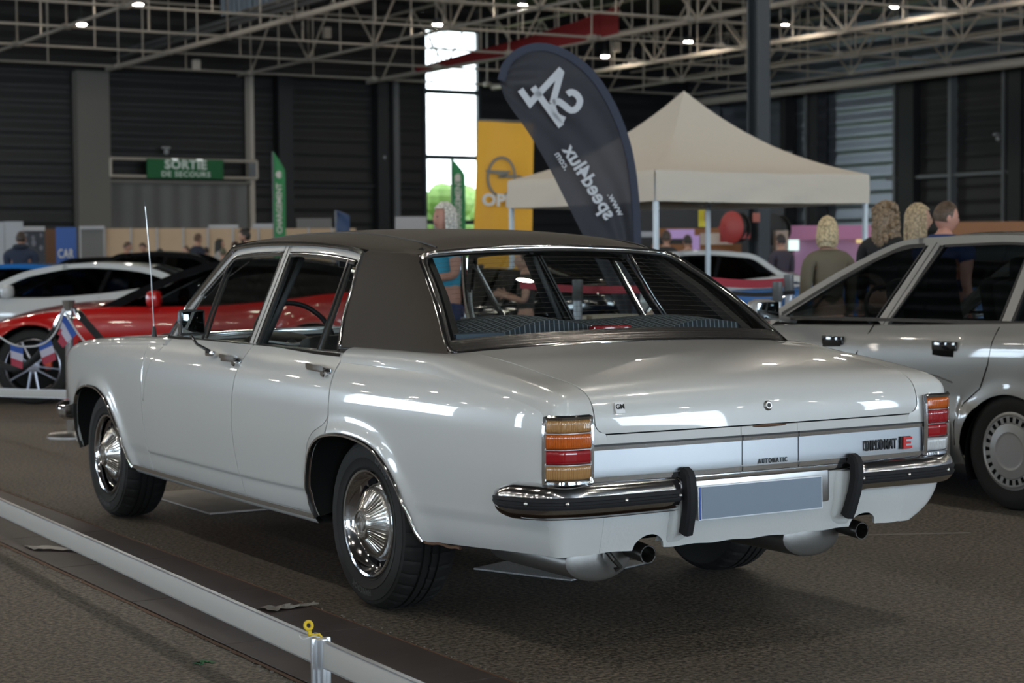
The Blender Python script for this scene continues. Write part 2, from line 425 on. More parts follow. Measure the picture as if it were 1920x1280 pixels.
for s in (-1, 1):
    b = MB()
    # thin flange between door edge and arch
    outer = [(fR(z) - .003, z) for z in lin(.297, .69, 26)]
    inner = [p for p in RA if p[0] > .187][::1]
    inner = [tuple(v) for v in resample([Vector((p[0], p[1], 0)) for p in inner], 26)]
    inner = [(p[0], p[1]) for p in inner]
    b.grid([[SP(s, lerp(o[0], i[0], t), lerp(o[1], i[1], t)) for t in lin(0, 1, 6)] for o, i in zip(outer, inner)])
    # side columns
    ys = lin(.187 - .003, -.413, 50) + [-.4149, -.4151] + lin(-.43, -1.1, 46) + lin(-1.11, -1.18, 10) + [-1.186, -1.19, -1.1935, -1.196]
    rows = []
    aY = [p[0] for p in RA][::-1]; aZ = [p[1] for p in RA][::-1]
    i0 = min(range(len(aY)), key=lambda i: aY[i]); topz = lambda y: float(np.interp(y, aY, aZ))
    zbot = pch([-1.2, -1.14, -.976, -.757, -.415], [.345, .345, .338, .324, .303])
    for y in ys:
        z0 = topz(y) if y > -.415 else zbot(y)
        if y <= -1.1965: z1 = zo(y)
        z1 = zo(y) if y > -1.19 else .79 - (-1.19 - y) / .006 * .02
        # rear edge leans forward towards the bottom
        col = []
        for z in lin(z0, z1, 34):
            yy = y
            if y < -1.0:
                lim = float(np.interp(z, [.345, .44, .56, .68, .77], [-1.152, -1.172, -1.188, -1.196, -1.197]))
                yy = -1.0 + (y + 1.0) * (lim + 1.0) / (-.196)
                yy = max(yy, lim) if z < .79 else y
            ez = max(0, min(1, (.47 - z) / .125)) * max(0, min(1, (-.75 - y) / .44)) if s > 0 else 0
            col.append(SP(s, yy, z, -.085 * ez ** 2.6))
        rows.append(col)
    b.grid(rows)
    # shoulder and corner
    ring = []
    for t in lin(0, 12, 110):
        g = {k: f(t) for k, f in _co.items()}
        o_ = Vector((sx(g['oy'], g['oz']), g['oy'], g['oz'])); K = Vector((g['kx'], g['ky'], g['kz'])); K2 = Vector((g['lx'], g['ly'], g['lz']))
        ix = g['ix'] if t < 7 else min(g['ix'], 1)
        if 7 <= t: ix = lid_hw(g['iz'], -1.2) if g['iz'] > .727 else .635
        I = Vector((ix + (.003 if g['iz'] > .726 else -.002), g['iy'], g['iz']))
        if s > 0 and t > 10.5:
            sh = ((t - 10.5) / 1.5) ** 2.6 * .085; o_.x -= sh; K.x -= sh * 1.05; K2.x -= sh
        r = [o_ * (1 - u) ** 2 + K * 2 * u * (1 - u) + K2 * u * u for u in lin(0, 1, 10)] + [K2.lerp(I, u) for u in (.25, .5, .75, 1)]
        ring.append([(s * p.x, p.y, p.z) for p in r])
    b.grid(ring)
    q = b.build('rear_quarter_panel', M['paint'], car, 32, REF, .012)
    quarter.append(q)
    # chrome arch trims
    for A in (RA, FA):
        pts = [Vector(SP(s, y, z, .002)) for y, z in A]
        cen = Vector((s * .9, sum(a[0] for a in A) / len(A), .33))
        ups = [(p - cen).normalized() for p in pts]
        MB().sweep(pts, [(-.009, -.004), (.009, -.004), (.009, .004), (.004, .008), (-.004, .008), (-.009, .004)], ups).build('wheel_arch_trim', M['chrome'], car, 40)
    # inner wheel housings
    for yc, A in ((0, RA), (2.87, FA)):
        b = MB()
        b.grid([[(s * xx, y + (0 if xx > .8 else 0), z + (.0 if xx > .8 else .02)) for xx in (sx(y, z) - .012, .78, .45)] for y, z in A])
        b.prism([(p[0], p[1]) for p in A], 0, .01, Matrix(((0, 0, s, s * .44), (1, 0, 0, 0), (0, 1, 0, .02), (0, 0, 0, 1))))
        b.build('wheel_housing', M['underbody'], car, 40)

# --- boot lid
cen = [(-.462, .974), (-.7, .955), (-.9, .935), (-1.03, .914), (-1.12, .892), (-1.175, .870), (-1.215, .840), (-1.237, .802), (-1.2438, .76), (-1.246, .728)]
edg = [(-.425, .955), (-.7, .932), (-.93, .901), (-1.06, .884), (-1.12, .874), (-1.168, .856), (-1.202, .831), (-1.2205, .797), (-1.2272, .76), (-1.229, .728)]
cenS = smoothpath(cen, 80); edgS = smoothpath(edg, 80)
def lidp(x, i):
    t = (abs(x) / .675) ** 2.2; p = cenS[i].lerp(edgS[i], t); return (p.x, p.y)
rows = []
for i in range(80):
    hw = lid_hw(edgS[i].y, edgS[i].x) - .001
    rows.append([(hw * u, *lidp(.675 * u, i)) for u in [math.sin(a * PI / 2) if False else a for a in lin(-1, 1, 61)]])
lid = MB().grid(rows).build('boot_lid', M['paint'], car, 32, REF, .014)
b = MB(); b.lathe([(0, 0), (.017, 0), (.017, .004), (.012, .009), (.008, .009), (.006, .006), (0, .006)], 24, frame((0, -1.239, .786), (0, -1, .2), (1, 0, 0)))
lk = b.build('boot_lock', M['chrome_dull'], lid, 30)
MB().lathe([(0, .0062), (.0058, .0062), (.0058, .007), (0, .007)], 16, frame((0, -1.239, .786), (0, -1, .2), (1, 0, 0))).build('keyhole', M['black'], lid, 30)
# small enamel badge
bd = MB().box((0, 0, 0), (.035, .035, .004), bev=.001, M4=frame((-.583, -1.229, .806), (1, 0, 0), (0, .3, .95))).build('square_badge', M['badge_white'], lid, 30, label='small white square badge with initials')
text('badge_lettering', 'GM', .022, (-.583, -1.2315, .810), (1, 0, 0), (0, .3, .95), M['badge_black'], bd, .0006, .0006)
MB().box((-.583, -1.2325, .797), (.026, .001, .004)).build('badge_bar', M['badge_black'], bd, 0)

# --- rear panel under the lid with the aluminium strip
def yr(x, z):
    t = (x / .70) ** 2
    return -1.249 + .022 * t + (.0 if z > .6 else (.6 - z) * .16)
def panel(name, x0, x1, z0, z1, mat, off=0, nx=24, nz=8, fl=.012, parent=car, smooth=32):
    return MB().grid([[(x, yr(x, z) + off, z) for x in lin(x0, x1, nx)] for z in lin(z0, z1, nz)]).build(name, mat, parent, smooth, REF, fl)
rp = panel('rear_panel', -.633, -.1195, .565, .7235, M['paint'])
panel('rear_panel', .1195, .633, .565, .7235, M['paint'])
ff = panel('filler_flap', -.117, .117, .583, .7235, M['paint'], label=None) if False else panel('filler_flap', -.117, .117, .583, .7235, M['paint'], -.001)
MB().ball((0, -1.249, .722), (.075, .006, .005), 20, 8).build('flap_recess', M['rust'], ff, 60, label='dark worn finger slot')
for x0, x1 in ((-.697, -.121), (-.1155, .1155), (.121, .697)):
    par = ff if abs(x0) < .12 else car
    p_ = panel('aluminium_strip', x0, x1, .597, .679, M['alu'], -.006, fl=.006, parent=par)
    for zz, h in ((.684, .006), (.693, .003), (.590, .004), (.582, .004)):
        MB().sweep([(x, yr(x, zz) - .006, zz) for x in lin(x0, x1, 16)], [(-.004, -h), (.004, -h), (.004, h), (-.004, h)], (0, 0, 1)).build('chrome_moulding', M['chrome'] if zz != .693 else M['black'], p_ if par is car else ff, 30)
def fY(v, x0, z0, off): x = x0 + v.x; z = z0 + v.y; return (x, yr(x, z) - off - v.z, z)
text('model_lettering', 'DIPLOMAT', .050, 0, 0, 0, M['badge_black'], car, .003, .0006, .56, 1.12, fn=lambda v: fY(v, .487, .627, .013))
b = MB(); e = [(-.018, -.02), (.022, -.02), (.022, -.011), (-.006, -.011), (-.006, -.004), (.016, -.004), (.016, .004), (-.006, .004), (-.006, .011), (.022, .011), (.022, .02), (-.018, .02)]
b.prism([(x * 1.08 - .003, z * 1.10) for x, z in e], -.002, .004, frame((.606, yr(.606, .628) - .012, .629), (1, 0, 0), (0, 0, 1))); b.build('letter_surround', M['badge_black'], car, 0)
b = MB(); b.prism(e, -.002, .009, frame((.608, yr(.606, .628) - .012, .629), (1, 0, 0), (0, 0, 1))); b.build('letter', M['badge_red'], car, 0, label='red letter E with dark edge')
text('transmission_lettering', 'AUTOMATIC', .022, 0, 0, 0, M['badge_black'], ff, .001, .0002, .72, 1.45, fn=lambda v: fY(v, .008, .606, .0085))

# --- rear apron with plate recess
def apron_y(x, z): 
    return float(np.interp(z, [.345, .44, .56, .60], [-1.187, -1.212, -1.2265, -1.231])) - .012 * (1 - (x / .635) ** 2)
rows = []
cut = lambda x: max(0, 1 - ((abs(x) - .452) / .060) ** 2) ** .5 * .046 if abs(abs(x) - .452) < .060 else 0
xs = sorted(lin(-.635, .635, 50) + [s * v for s in (-1, 1) for v in lin(.392, .512, 24)])
for x in xs: 
    zb = .347 + cut(x) + .002 * math.sin(x * 40)
    bow = 0 * math.exp(-((abs(x) - .35) / .06) ** 2)
    rows.append([(x, apron_y(x, z) + bow * max(0, min(1, (.56 - z) * 6)), z) for z in lin(zb, .58, 20)])
MB().grid(rows).build('rear_apron', M['paint_rough'], car, 40, REF, .012)
# underside behind the apron
b = MB(); b.grid([[(x, y, z) for x in (-.76, -.4, 0, .4, .76)] for y, z in ((-1.16, .375), (-.9, .37), (-.5, .34), (.3, .28), (1.3, .27), (2.3, .28), (3.3, .33))]); b.build('floor_pan', M['underbody'], car, 0)
MB().box((0, 0, .33), (1.3, .09, .09), bev=.03).ball((0, 0, .32), (.11, .13, .11)).build('rear_axle', M['underbody'], car)
# inner dark shell behind all gaps
b = MB()
for s in (-1, 1):
    for ya, yb in ((.44, 2.44),):
        b.grid([[SP(s, y, z, -.02) for z in lin(.27, .9, 14)] for y in lin(ya, yb, 30)])
    b.grid([[SP(s, y, z, -.02) for z in lin(.70, zo(y) - .01, 6)] for y in lin(-1.05, .44, 26)])
    b.grid([[SP(s, y, z, -.02) for z in lin(.40, .72, 6)] for y in lin(-1.05, -.46, 16)])
    b.grid([[SP(s, y, z, -.02) for z in lin(.70, .86, 6)] for y in lin(2.44, 3.4, 16)])
b.grid([[(x, yr(x, z) + .02, z) for x in lin(-.76, .76, 20)] for z in lin(.40, .74, 8)])
b.grid([[(lidp(x, i)[0] * 0 + x * .97, lidp(x, i)[0] + .012, lidp(x, i)[1] - .02) for x in lin(-.71, .71, 20)] for i in range(0, 80, 6)])
b.build('inner_shell', M['dark'], car, 60)

# --- tail lamps
def ringpt(s, z, u, off=0):
    """point on the tail corner: u 0 = inner edge on the rear face, 1 = side edge"""
    t = float(np.interp(z, [.345, .44, .56, .68, .77], [12, 11, 10, 9, 8])); g = {k: f(t) for k, f in _co.items()}
    pl = [Vector((.700, g['iy'] - .008, z)), Vector((.760, g['ly'] - .006, z)), Vector((g['kx'] - .007, g['ky'] - .002, z)), Vector((g['kx'] + .004, g['ky'] + .006, z)), Vector((sx(g['oy'], z) + .001, g['oy'], z))]
    L = [0]
    for a, b_ in zip(pl, pl[1:]): L.append(L[-1] + (b_ - a).length)
    q = u * L[-1]; i = 0
    while i < 3 and L[i + 1] < q: i += 1
    p = pl[i].lerp(pl[i + 1], (q - L[i]) / (L[i + 1] - L[i])); 
    n = Vector((0, -1, 0)) if i < 2 else (Vector((.6, -.8, 0)) if i == 2 else Vector((.75, -.66, 0)))
    p = p + n * off
    return (s * p.x, p.y, p.z)
for s in (-1, 1):
    lamp = MB().grid([[ringpt(s, z, u, .004) for u in lin(0, 1, 30)] for z in lin(.583, .787, 14)]).build('tail_lamp', M['black'], car, 50, REF, .01)
    cols = ['lens_pale', 'lens_orange', 'lens_red', 'lens_pale'] if s < 0 else ['lens_orange', 'lens_red', 'lens_red', 'lens_clear']
    lbl = ['faded pale amber lens', 'orange lens', 'red lens', 'pale amber lens'] if s < 0 else ['orange lens', 'red ribbed lens', 'plain red lens', 'clear lens']
    hs = [(.739, .779), (.689, .736), (.641, .686), (.592, .638)]
    for (z0, z1), c, lb in zip(hs, cols, lbl):
        rows = []
        for k, z in enumerate([z0, z0 + .003] + lin(z0 + .006, z1 - .006, 5) + [z1 - .003, z1]):
            e_ = .002 if k in (0, 8) else (.007 if k in (1, 7) else .0095)
            n_ = 121
            rows.append([ringpt(s, z, u, e_ + (.0018 * abs(math.sin(u * 22 * PI)) if c != 'lens_red' or lb == 'red ribbed lens' else 0)) for u in lin(.035, .965, n_)])
        MB().grid(rows).build('lens', M[c], lamp, 60, REF, label=lb)
    fr = MB(); zc = [.583, .787]
    loop = [ringpt(s, z, 0, .008) for z in lin(.583, .787, 8)] + [ringpt(s, .787, u, .008) for u in lin(0, 1, 16)][1:] + [ringpt(s, z, 1, .008) for z in lin(.787, .583, 8)][1:] + [ringpt(s, .583, u, .008) for u in lin(1, 0, 16)][1:-1]
    fr.tube(loop + [loop[0], loop[1]], .0075, 6)
    fr.build('chrome_frame', M['chrome'], lamp, 50)
    for z in (.7375, .6875, .6395):
        MB().tube([ringpt(s, z, u, .012) for u in lin(.02, .98, 20)], .002, 6).build('divider', M['chrome'] if s > 0 else M['chrome_dull'], lamp, 50)

# --- front wing, bonnet, nose
crest = pch([1.9, 2.5, 3.0, 3.3, 3.45, 3.52, 3.55], [.928, .908, .886, .862, .835, .80, .755])
hoods = []
for s in (-1, 1):
    b = MB(); rows = []
    aY = [p[0] for p in FA]; aZ = [p[1] for p in FA]
    ys = lin(1.965, 2.19, 16)
    for y in ys:
        # lower limit = door's front edge
        zz = .93
        for z in lin(.93, .55, 60):
            if fF(z) + .003 >= y: zz = z; break
        z0 = zz if y < 2.185 else .30
        rows.append([SP(s, y, z) for z in lin(z0, crest(y) - .035, 30)])
    b.grid(rows); rows = []
    for y in [2.197] + lin(2.21, 2.455, 14) + lin(2.46, 3.325, 64) + lin(3.33, 3.545, 18):
        z0 = .30 if y < 2.457 else (float(np.interp(y, aY, aZ)) if y < 3.325 else .315)
        rows.append([SP(s, y, z) for z in lin(z0, crest(y) - .035, 30)])
    b.grid(rows)
    ring = []
    for y in lin(1.965, 3.545, 70):
        zc_ = crest(y); o_ = Vector((sx(y, zc_ - .035), y, zc_ - .035)); K = Vector((o_.x - .008, y, zc_)); K2 = Vector((o_.x - .06, y, zc_ + .003)); I = Vector((.70, y, zc_ + .004))
        r = [o_ * (1 - u) ** 2 + K * 2 * u * (1 - u) + K2 * u * u for u in lin(0, 1, 9)] + [K2.lerp(I, .5), I]
        ring.append([(s * p.x, p.y, p.z) for p in r])
    b.grid(ring)
    b.build('front_wing', M['paint'], car, 32, REF, .01)
MB().grid([[(x, y, crest(y) + .006 + .022 * (1 - (x / .697) ** 2)) for x in lin(-.697, .697, 30)] for y in lin(2.16, 3.545, 40)]).build('bonnet', M['paint'], car, 32, REF, .01)
b = MB(); b.box((0, 3.53, .60), (1.58, .05, .34)); b.build('grille', M['chrome_dull'], car)
MB().box((0, 3.50, .38), (1.6, .06, .12), bev=.02).build('front_apron', M['paint'], car)
MB().grid([[(x, y, .915 + .02 * (1 - (x / .8) ** 2)) for x in lin(-.80, .80, 12)] for y in (1.95, 2.17)]).build('cowl_panel', M['paint'], car, 32, REF, .01)
# sills
for s in (-1, 1):
    b = MB(); rows = []
    for y in lin(.405, 2.45, 40):
        up = .004 * math.sin(0)
        rows.append([(s * (W(y) - .046), y, .298), (s * (W(y) - .05), y, .285), (s * (W(y) - .062), y, .268), (s * (W(y) - .085), y, .262), (s * (W(y) - .2), y, .27)])
    b.grid(rows); b.build('sill', M['paint'], car, 50, REF)
    MB().sweep([(s * (W(y) - .043), y, .2965) for y in lin(.40, 2.45, 40)], [(-.005, -.009), (.005, -.009), (.005, .009), (-.005, .009)], (0, 0, 1)).build('sill_moulding', M['chrome_worn'], car, 30)
# --- greenhouse.  side plane: |x| = G(z)
def G(z): return .805 - (z - .92) * .5
def gp(s, y, z, off=0): return (s * (G(z) + off), y, z)
# belt moulding
for s in (-1, 1):
    MB().sweep([(s * lerp(.832, .838, t), y, z) for t, y, z in [(0, 2.02, .924), (.3, 1.6, .921), (.6, 1.1, .918), (1, .215, .916)]], [(-.010, -.009), (.004, -.012), (.012, -.002), (.006, .010), (-.010, .010)], (0, 0, 1)).build('belt_moulding', M['chrome'], car, 40)
    MB().grid([[(s * x, y, z) for x, z in ((.845, .905), (.83, .926), (.79, .930))] for y in lin(.2, 2.05, 12)]).build('belt_panel', M['chrome_dull'], car, 30)

DR = [(2.073, .915), (2.024, 1.052), (1.90, 1.20), (1.80, 1.300), (1.764, 1.326), (1.60, 1.340), (1.40, 1.345), (1.22, 1.345), (1.0, 1.341), (.778, 1.332), (.60, 1.320), (.50, 1.308), (.446, 1.294)]
CP_ = [(.446, 1.294), (.436, 1.25), (.425, 1.205), (.399, 1.12), (.36, 1.034), (.306, .95)]
# rear glass outline
def rg(u, v):
    """u -1..1 across, v 0 base .. 1 top"""
    bx = .742; tx = .577
    base = Vector((bx * u, -.428 - .052 * (1 - u * u), .944 + .026 * (1 - u * u)))
    top = Vector((tx * u, .088 - .010 * (1 - u * u), 1.286 + .026 * (1 - u * u)))
    p = base.lerp(top, v); p += Vector((0, -.016, .012)) * math.sin(PI * v)
    return p
HEAD = lambda x: Vector((x, 1.80 + .06 * (1 - (x / .6) ** 2), 1.335 + .045 * (1 - (x / .6) ** 2)))
ridge = pch([.05, .2, .4, .8, 1.2, 1.5, 1.75, 1.9], [1.316, 1.360, 1.382, 1.400, 1.405, 1.400, 1.388, 1.378])
railY = pch([.088, .25, .446, .60, .778, 1.0, 1.22, 1.6, 1.80], [1.290, 1.301, 1.312, 1.324, 1.336, 1.345, 1.349, 1.344, 1.332])
railX = pch([.088, .3, .446, .8, 1.2, 1.6, 1.8], [.577, .597, .606, .598, .593, .594, .598])
def roofp(u, y):
    """u -1..1"""
    xr = railX(y); zr = railY(y); zc = ridge(y)
    a = abs(u); x = xr * (1 - (1 - a) ** 1.25) if False else xr * a
    z = zr + (zc - zr) * (1 - a ** 2.6) ** .72
    return Vector((math.copysign(x, u), y, z))
us = [math.sin(t * PI / 2) for t in lin(-1, 1, 61)]
rows = []
for t in lin(0, 1, 60):
    row = []
    for u in us:
        y0 = .088 - .010 * (1 - u * u) - .0; y1 = 1.80 + .06 * (1 - u * u)
        y = lerp(y0, y1, t); p = roofp(u, max(y, .05))
        if t < .12:   # blend down to the rear glass header
            h = rg(u, 1.0); k = (1 - t / .12) ** 2
            p.z = lerp(p.z, h.z + .008, k)
        row.append(tuple(p))
    rows.append(row)
roof = MB().grid(rows).build('vinyl_roof', M['vinyl'], car, 50, (0, .9, 1.0), .012, label='dark brown vinyl covered roof')
# C pillars
for s in (-1, 1):
    rows = []
    L = smooth_cr([(y, z, 0) for y, z in CP_], 30)
    for i, q in enumerate(L):
        v = 1 - i / 29
        zr = lerp(.944, 1.288, v)
        F_ = Vector((G(q.y) + .012, q.x - .006, q.y + (.004 if v > .95 else 0)))
        Rr = rg(1, v) + Vector((.012, -.01, .006))
        d = (F_ - Rr).length
        c1 = F_ + Vector((-.02 * v, -d * .42, 0)); c2 = Rr + Vector((.035 + .02 * (1 - v), d * .22, .01))
        row = []
        for t in lin(0, 1, 24):
            p = F_ * (1 - t) ** 3 + c1 * 3 * t * (1 - t) ** 2 + c2 * 3 * t * t * (1 - t) + Rr * t ** 3
            row.append((s * p.x, p.y, p.z))
        rows.append(row)
    # stitch to the roof rail
    top = rows[0]; join = []
    for k, p in enumerate(top):
        y = p[1]; q = roofp(s * .999, max(.088, min(y, .446))); join.append((q.x, q.y, q.z))
    rows = [[tuple(roofp(s * .93, max(.088, min(p[1], .446)))) for p in top], join] + rows
    low = [(p[0] + s * .004, p[1], p[2] - .02) for p in rows[-1]]
    rows.append(low)
    MB().grid(rows).build('rear_pillar', M['vinyl'], car, 50, (0, .3, 1.0), label='dark brown vinyl covered rear pillar')
    # vinyl lower edge bead
    MB().tube([(p[0] + s * .003, p[1], p[2] + .012) for p in rows[-1]], .004, 6).build('pillar_bead', M['black'], car)
    # roof welts
    MB().tube([tuple(roofp(s * u, y) + Vector((0, 0, .001))) for u, y in [(lerp(.70, .86, max(0, (1.8 - y) / 1.8) ** 3), y) for y in lin(1.8, .13, 40)]] , .0035, 6).build('roof_welt', M['black'], roof)
    # drip rail and C pillar chrome
    pts = [Vector(gp(s, y, z, .012)) for y, z in smooth_cr2(DR)] if False else [Vector(gp(s, p.x, p.y, .012)) for p in smooth_cr([(a, b_, 0) for a, b_ in DR], 70)]
    n_ = Vector((s * .89, 0, .45))
    MB().sweep(pts, [(-.006, -.009), (.007, -.009), (.011, -.001), (.005, .008), (-.006, .008)] if s < 0 else [(.006, -.009), (-.007, -.009), (-.011, -.001), (-.005, .008), (.006, .008)], (0, 0, 1)).build('drip_rail', M['chrome'], car, 40)
    pts = [Vector(gp(s, p.x + .004, p.y, .010)) for p in smooth_cr([(a, b_, 0) for a, b_ in CP_], 30)]
    MB().tube(pts, .0095, 8).build('pillar_moulding', M['chrome'], car, 60)

    # door window frames as flat strips on the side plane
    def strip(name, path, w, mat, off=.004, th=.010, parent=None, n=30, lab=None):
        pp = smooth_cr([(a, b_, 0) for a, b_ in path], n) if len(path) > 2 else [Vector((*path[0], 0)).lerp(Vector((*path[1], 0)), t) for t in lin(0, 1, 6)]
        bb = MB(); rows = []
        for i, p in enumerate(pp):
            t = (pp[min(i + 1, len(pp) - 1)] - pp[max(i - 1, 0)]).normalized(); nn = Vector((-t.y, t.x, 0))
            a = p + nn * w / 2; c = p - nn * w / 2
            rows.append([gp(s, a.x, a.y, off - th), gp(s, a.x, a.y, off - .002), gp(s, a.x - nn.x * .002, a.y - nn.y * .002, off), gp(s, c.x + nn.x * .002, c.y + nn.y * .002, off), gp(s, c.x, c.y, off - .002), gp(s, c.x, c.y, off - th)])
        bb.grid(rows, closev=True)
        return bb.build(name, mat, parent or car, 30)
    # front door frame: A pillar bar, top, rear post ; rear door frame
    strip('window_frame', [(2.045, .93), (2.00, 1.04), (1.895, 1.165), (1.79, 1.268), (1.75, 1.303), (1.70, 1.312), (1.5, 1.322), (1.232, 1.325)], .028, M['paint'])
    strip('window_frame', [(1.198, 1.322), (1.0, 1.321), (.78, 1.312), (.60, 1.299), (.50, 1.287), (.468, 1.272)], .030, M['paint'])
    strip('door_post', [(1.212, 1.335), (1.148, .925)], .030, M['paint'])
    strip('door_post', [(1.176, 1.333), (1.110, .925)], .030, M['paint'])
    strip('post_trim', [(1.229, 1.30), (1.169, .93)], .009, M['chrome'], .007)
    strip('post_trim', [(1.194, 1.33), (1.129, .925)], .006, M['black'], .005)
    strip('post_trim', [(1.156, 1.30), (1.092, .93)], .009, M['chrome'], .007)
    strip('frame_trim', [(1.93, 1.115), (1.78, 1.252), (1.737, 1.288), (1.69, 1.295), (1.5, 1.304), (1.232, 1.307)], .008, M['chrome'], .007)
    strip('frame_trim', [(1.155, 1.304), (1.0, 1.303), (.78, 1.294), (.60, 1.281), (.50, 1.269)], .008, M['chrome'], .007)
    strip('frame_trim', [(.478, 1.262), (.448, 1.19), (.42, 1.10), (.38, 1.02), (.335, .945), (.30, .925)], .014, M['chrome'], .007)
    strip('frame_trim', [(2.052, .915), (2.005, 1.05), (1.89, 1.19), (1.80, 1.285), (1.755, 1.318)], .012, M['chrome'], .010)
    strip('vent_divider', [(1.772, 1.25), (1.735, 1.058), (1.688, .925)], .012, M['chrome'], .008)
    strip('vent_divider', [(.573, 1.276), (.495, .92)], .013, M['chrome'], .008)
    strip('window_seal', [(1.905, 1.12), (1.765, 1.245), (1.735, 1.275), (1.69, 1.286), (1.5, 1.294), (1.232, 1.298)], .014, M['black'], .003)
    strip('window_seal', [(1.155, 1.294), (1.0, 1.293), (.78, 1.284), (.60, 1.271), (.51, 1.260)], .014, M['black'], .003)
    strip('window_seal', [(1.217, 1.295), (1.157, .93)], .012, M['black'], .003)
    strip('window_seal', [(1.144, 1.295), (1.082, .93)], .012, M['black'], .003)
    for pth, wd in (([(1.772, 1.25), (1.735, 1.058), (1.688, .925)], .02), ([(.573, 1.276), (.495, .92)], .024), ([(.478, 1.262), (.448, 1.19), (.42, 1.10), (.38, 1.02), (.335, .945), (.30, .925)], .034), ([(1.229, 1.30), (1.169, .93)], .022), ([(1.156, 1.30), (1.092, .93)], .022), ([(1.155, 1.304), (1.0, 1.303), (.78, 1.294), (.60, 1.281), (.50, 1.269)], .03), ([(1.93, 1.115), (1.78, 1.252), (1.737, 1.288), (1.69, 1.295), (1.5, 1.304), (1.232, 1.307)], .03)):
        strip('inner_frame', pth, wd, M['black'], -.010, .008)
    # glass panes
    def pane(name, poly):
        bb = MB(); n = len(poly)
        cy_ = sum(p[0] for p in poly) / n; cz_2 = sum(p[1] for p in poly) / n
        bb.add([gp(s, a, z_, -.006) for a, z_ in poly], [tuple(range(n))])
        return bb.build(name, M['glass'], car, 0)
    pane('window_glass', [(1.695, .915), (1.738, 1.058), (1.775, 1.25), (1.735, 1.283), (1.69, 1.292), (1.5, 1.30), (1.222, 1.304), (1.16, .915)])
    pane('quarter_light', [(2.05, .915), (1.985, 1.04), (1.88, 1.165), (1.772, 1.256), (1.735, 1.058), (1.69, .915)])
    pane('window_glass', [(1.15, 1.304), (1.0, 1.302), (.78, 1.292), (.60, 1.279), (.573, 1.276), (.495, .915), (1.085, .915)])
    pane('quarter_light', [(.573, 1.276), (.50, 1.268), (.474, 1.25), (.445, 1.19), (.415, 1.10), (.375, 1.02), (.33, .945), (.31, .915), (.495, .915)])
    # inner door cards and inner pillars
    MB().grid([[(s * (sx(y, z) - .09), y, z) for z in lin(.4, .90, 5)] for y in lin(.42, 2.0, 10)]).build('door_card', M['seat'], car)
    MB().box((s * .665, 1.165, 1.10), (.03, .075, .42), rot=(0, s * -.46, 0), bev=.01).build('inner_pillar', M['black'], car)

# A pillars + windscreen
def ws(u, v):
    base = Vector((.775 * u, 2.06 + .12 * (1 - u * u), .925 + .01 * (1 - u * u)))
    h = HEAD(.595 * u); p = base.lerp(h, v); return p + Vector((0, .02, .012)) * math.sin(PI * v)
MB().grid([[tuple(ws(u, v)) for u in lin(-.97, .97, 24)] for v in lin(.02, .97, 12)]).build('windscreen', M['glass'], car, 50)
wl = [ws(u, 0) for u in lin(-1, 1, 24)] + [ws(1, v) for v in lin(0, 1, 12)][1:] + [ws(u, 1) for u in lin(1, -1, 24)][1:] + [ws(-1, v) for v in lin(1, 0, 12)][1:]
MB().tube([tuple(p) for p in wl], .013, 8).build('windscreen_frame', M['chrome'], car, 60)
# rear window
MB().grid([[tuple(rg(u, v)) for u in lin(-.985, .985, 30)] for v in lin(.10, .98, 14)]).build('rear_window', M['glass'], car, 50)
def rloop(m, n=26):
    L = [rg(u, 0) for u in lin(-.95, .95, n)] + [rg(.985, .03)] + [rg(1, v) for v in lin(.07, .90, 14)] + [rg(.985, .965)] + [rg(u, 1) for u in lin(.93, -.93, n)] + [rg(-.985, .965)] + [rg(-1, v) for v in lin(.90, .07, 14)] + [rg(-.985, .03)]
    return [p + (p - Vector((0, -.17, 1.12))).normalized() * m for p in L]
L = rloop(.006)
MB().tube([tuple(p) for p in L + L[:2]], .0125, 8).build('rear_window_moulding', M['chrome'], car, 60)
L = rloop(-.010)
MB().tube([tuple(p) for p in L + L[:2]], .009, 6).build('rear_window_seal', M['black'], car, 60)
# demister wires
b = MB()
for v in lin(.2, .9, 15): b.tube([tuple(rg(u, v) + Vector((0, .004, -.002))) for u in lin(-.9, .9, 14)], .0005, 3, cap=False)
b.build('demister_wires', P('demister_wire', (.08, .06, .045), .7), car)
# finisher panel under the rear window
rows = []
M['finisher'] = P('worn_finisher', (.13, .125, .125), .25, .9, bump=(70, .25, .003))
for u in lin(-1, 1, 50):
    a = rg(u, 0); x1 = .71 * u; yb = lerp(-.470, -.425, u * u) - .006; zb = lerp(.970, .953, u * u) + .001
    a = a + Vector((0, .0, -.004)); c = Vector((x1, min(yb, a.y - .035), zb - .0))
    rows.append([tuple(a.lerp(c, t)) for t in lin(0, 1, 6)])
b = MB()
fp = []
for u in lin(-1, 1, 50):
    c = rg(u, .0) + Vector((0, -.012, .000)); a = rg(u * .985, .108) + Vector((0, -.002, .006))
    fp.append([tuple(a.lerp(c, t) + Vector((0, 0, .006 * math.sin(PI * t) + .0012 * math.sin(t * 34)))) for t in lin(0, 1, 24)])
b.grid(fp).build('rear_finisher', M['finisher'], car, 60, REF)
MB().tube([r[-1] for r in fp], .006, 6).build('finisher_moulding', M['chrome'], car, 60)
# third brake light, catches
MB().box((-.03, -.37, 1.014), (.17, .035, .026), bev=.008).build('high_brake_light', M['lens_red'], car)

M['finisher_done'] = 1
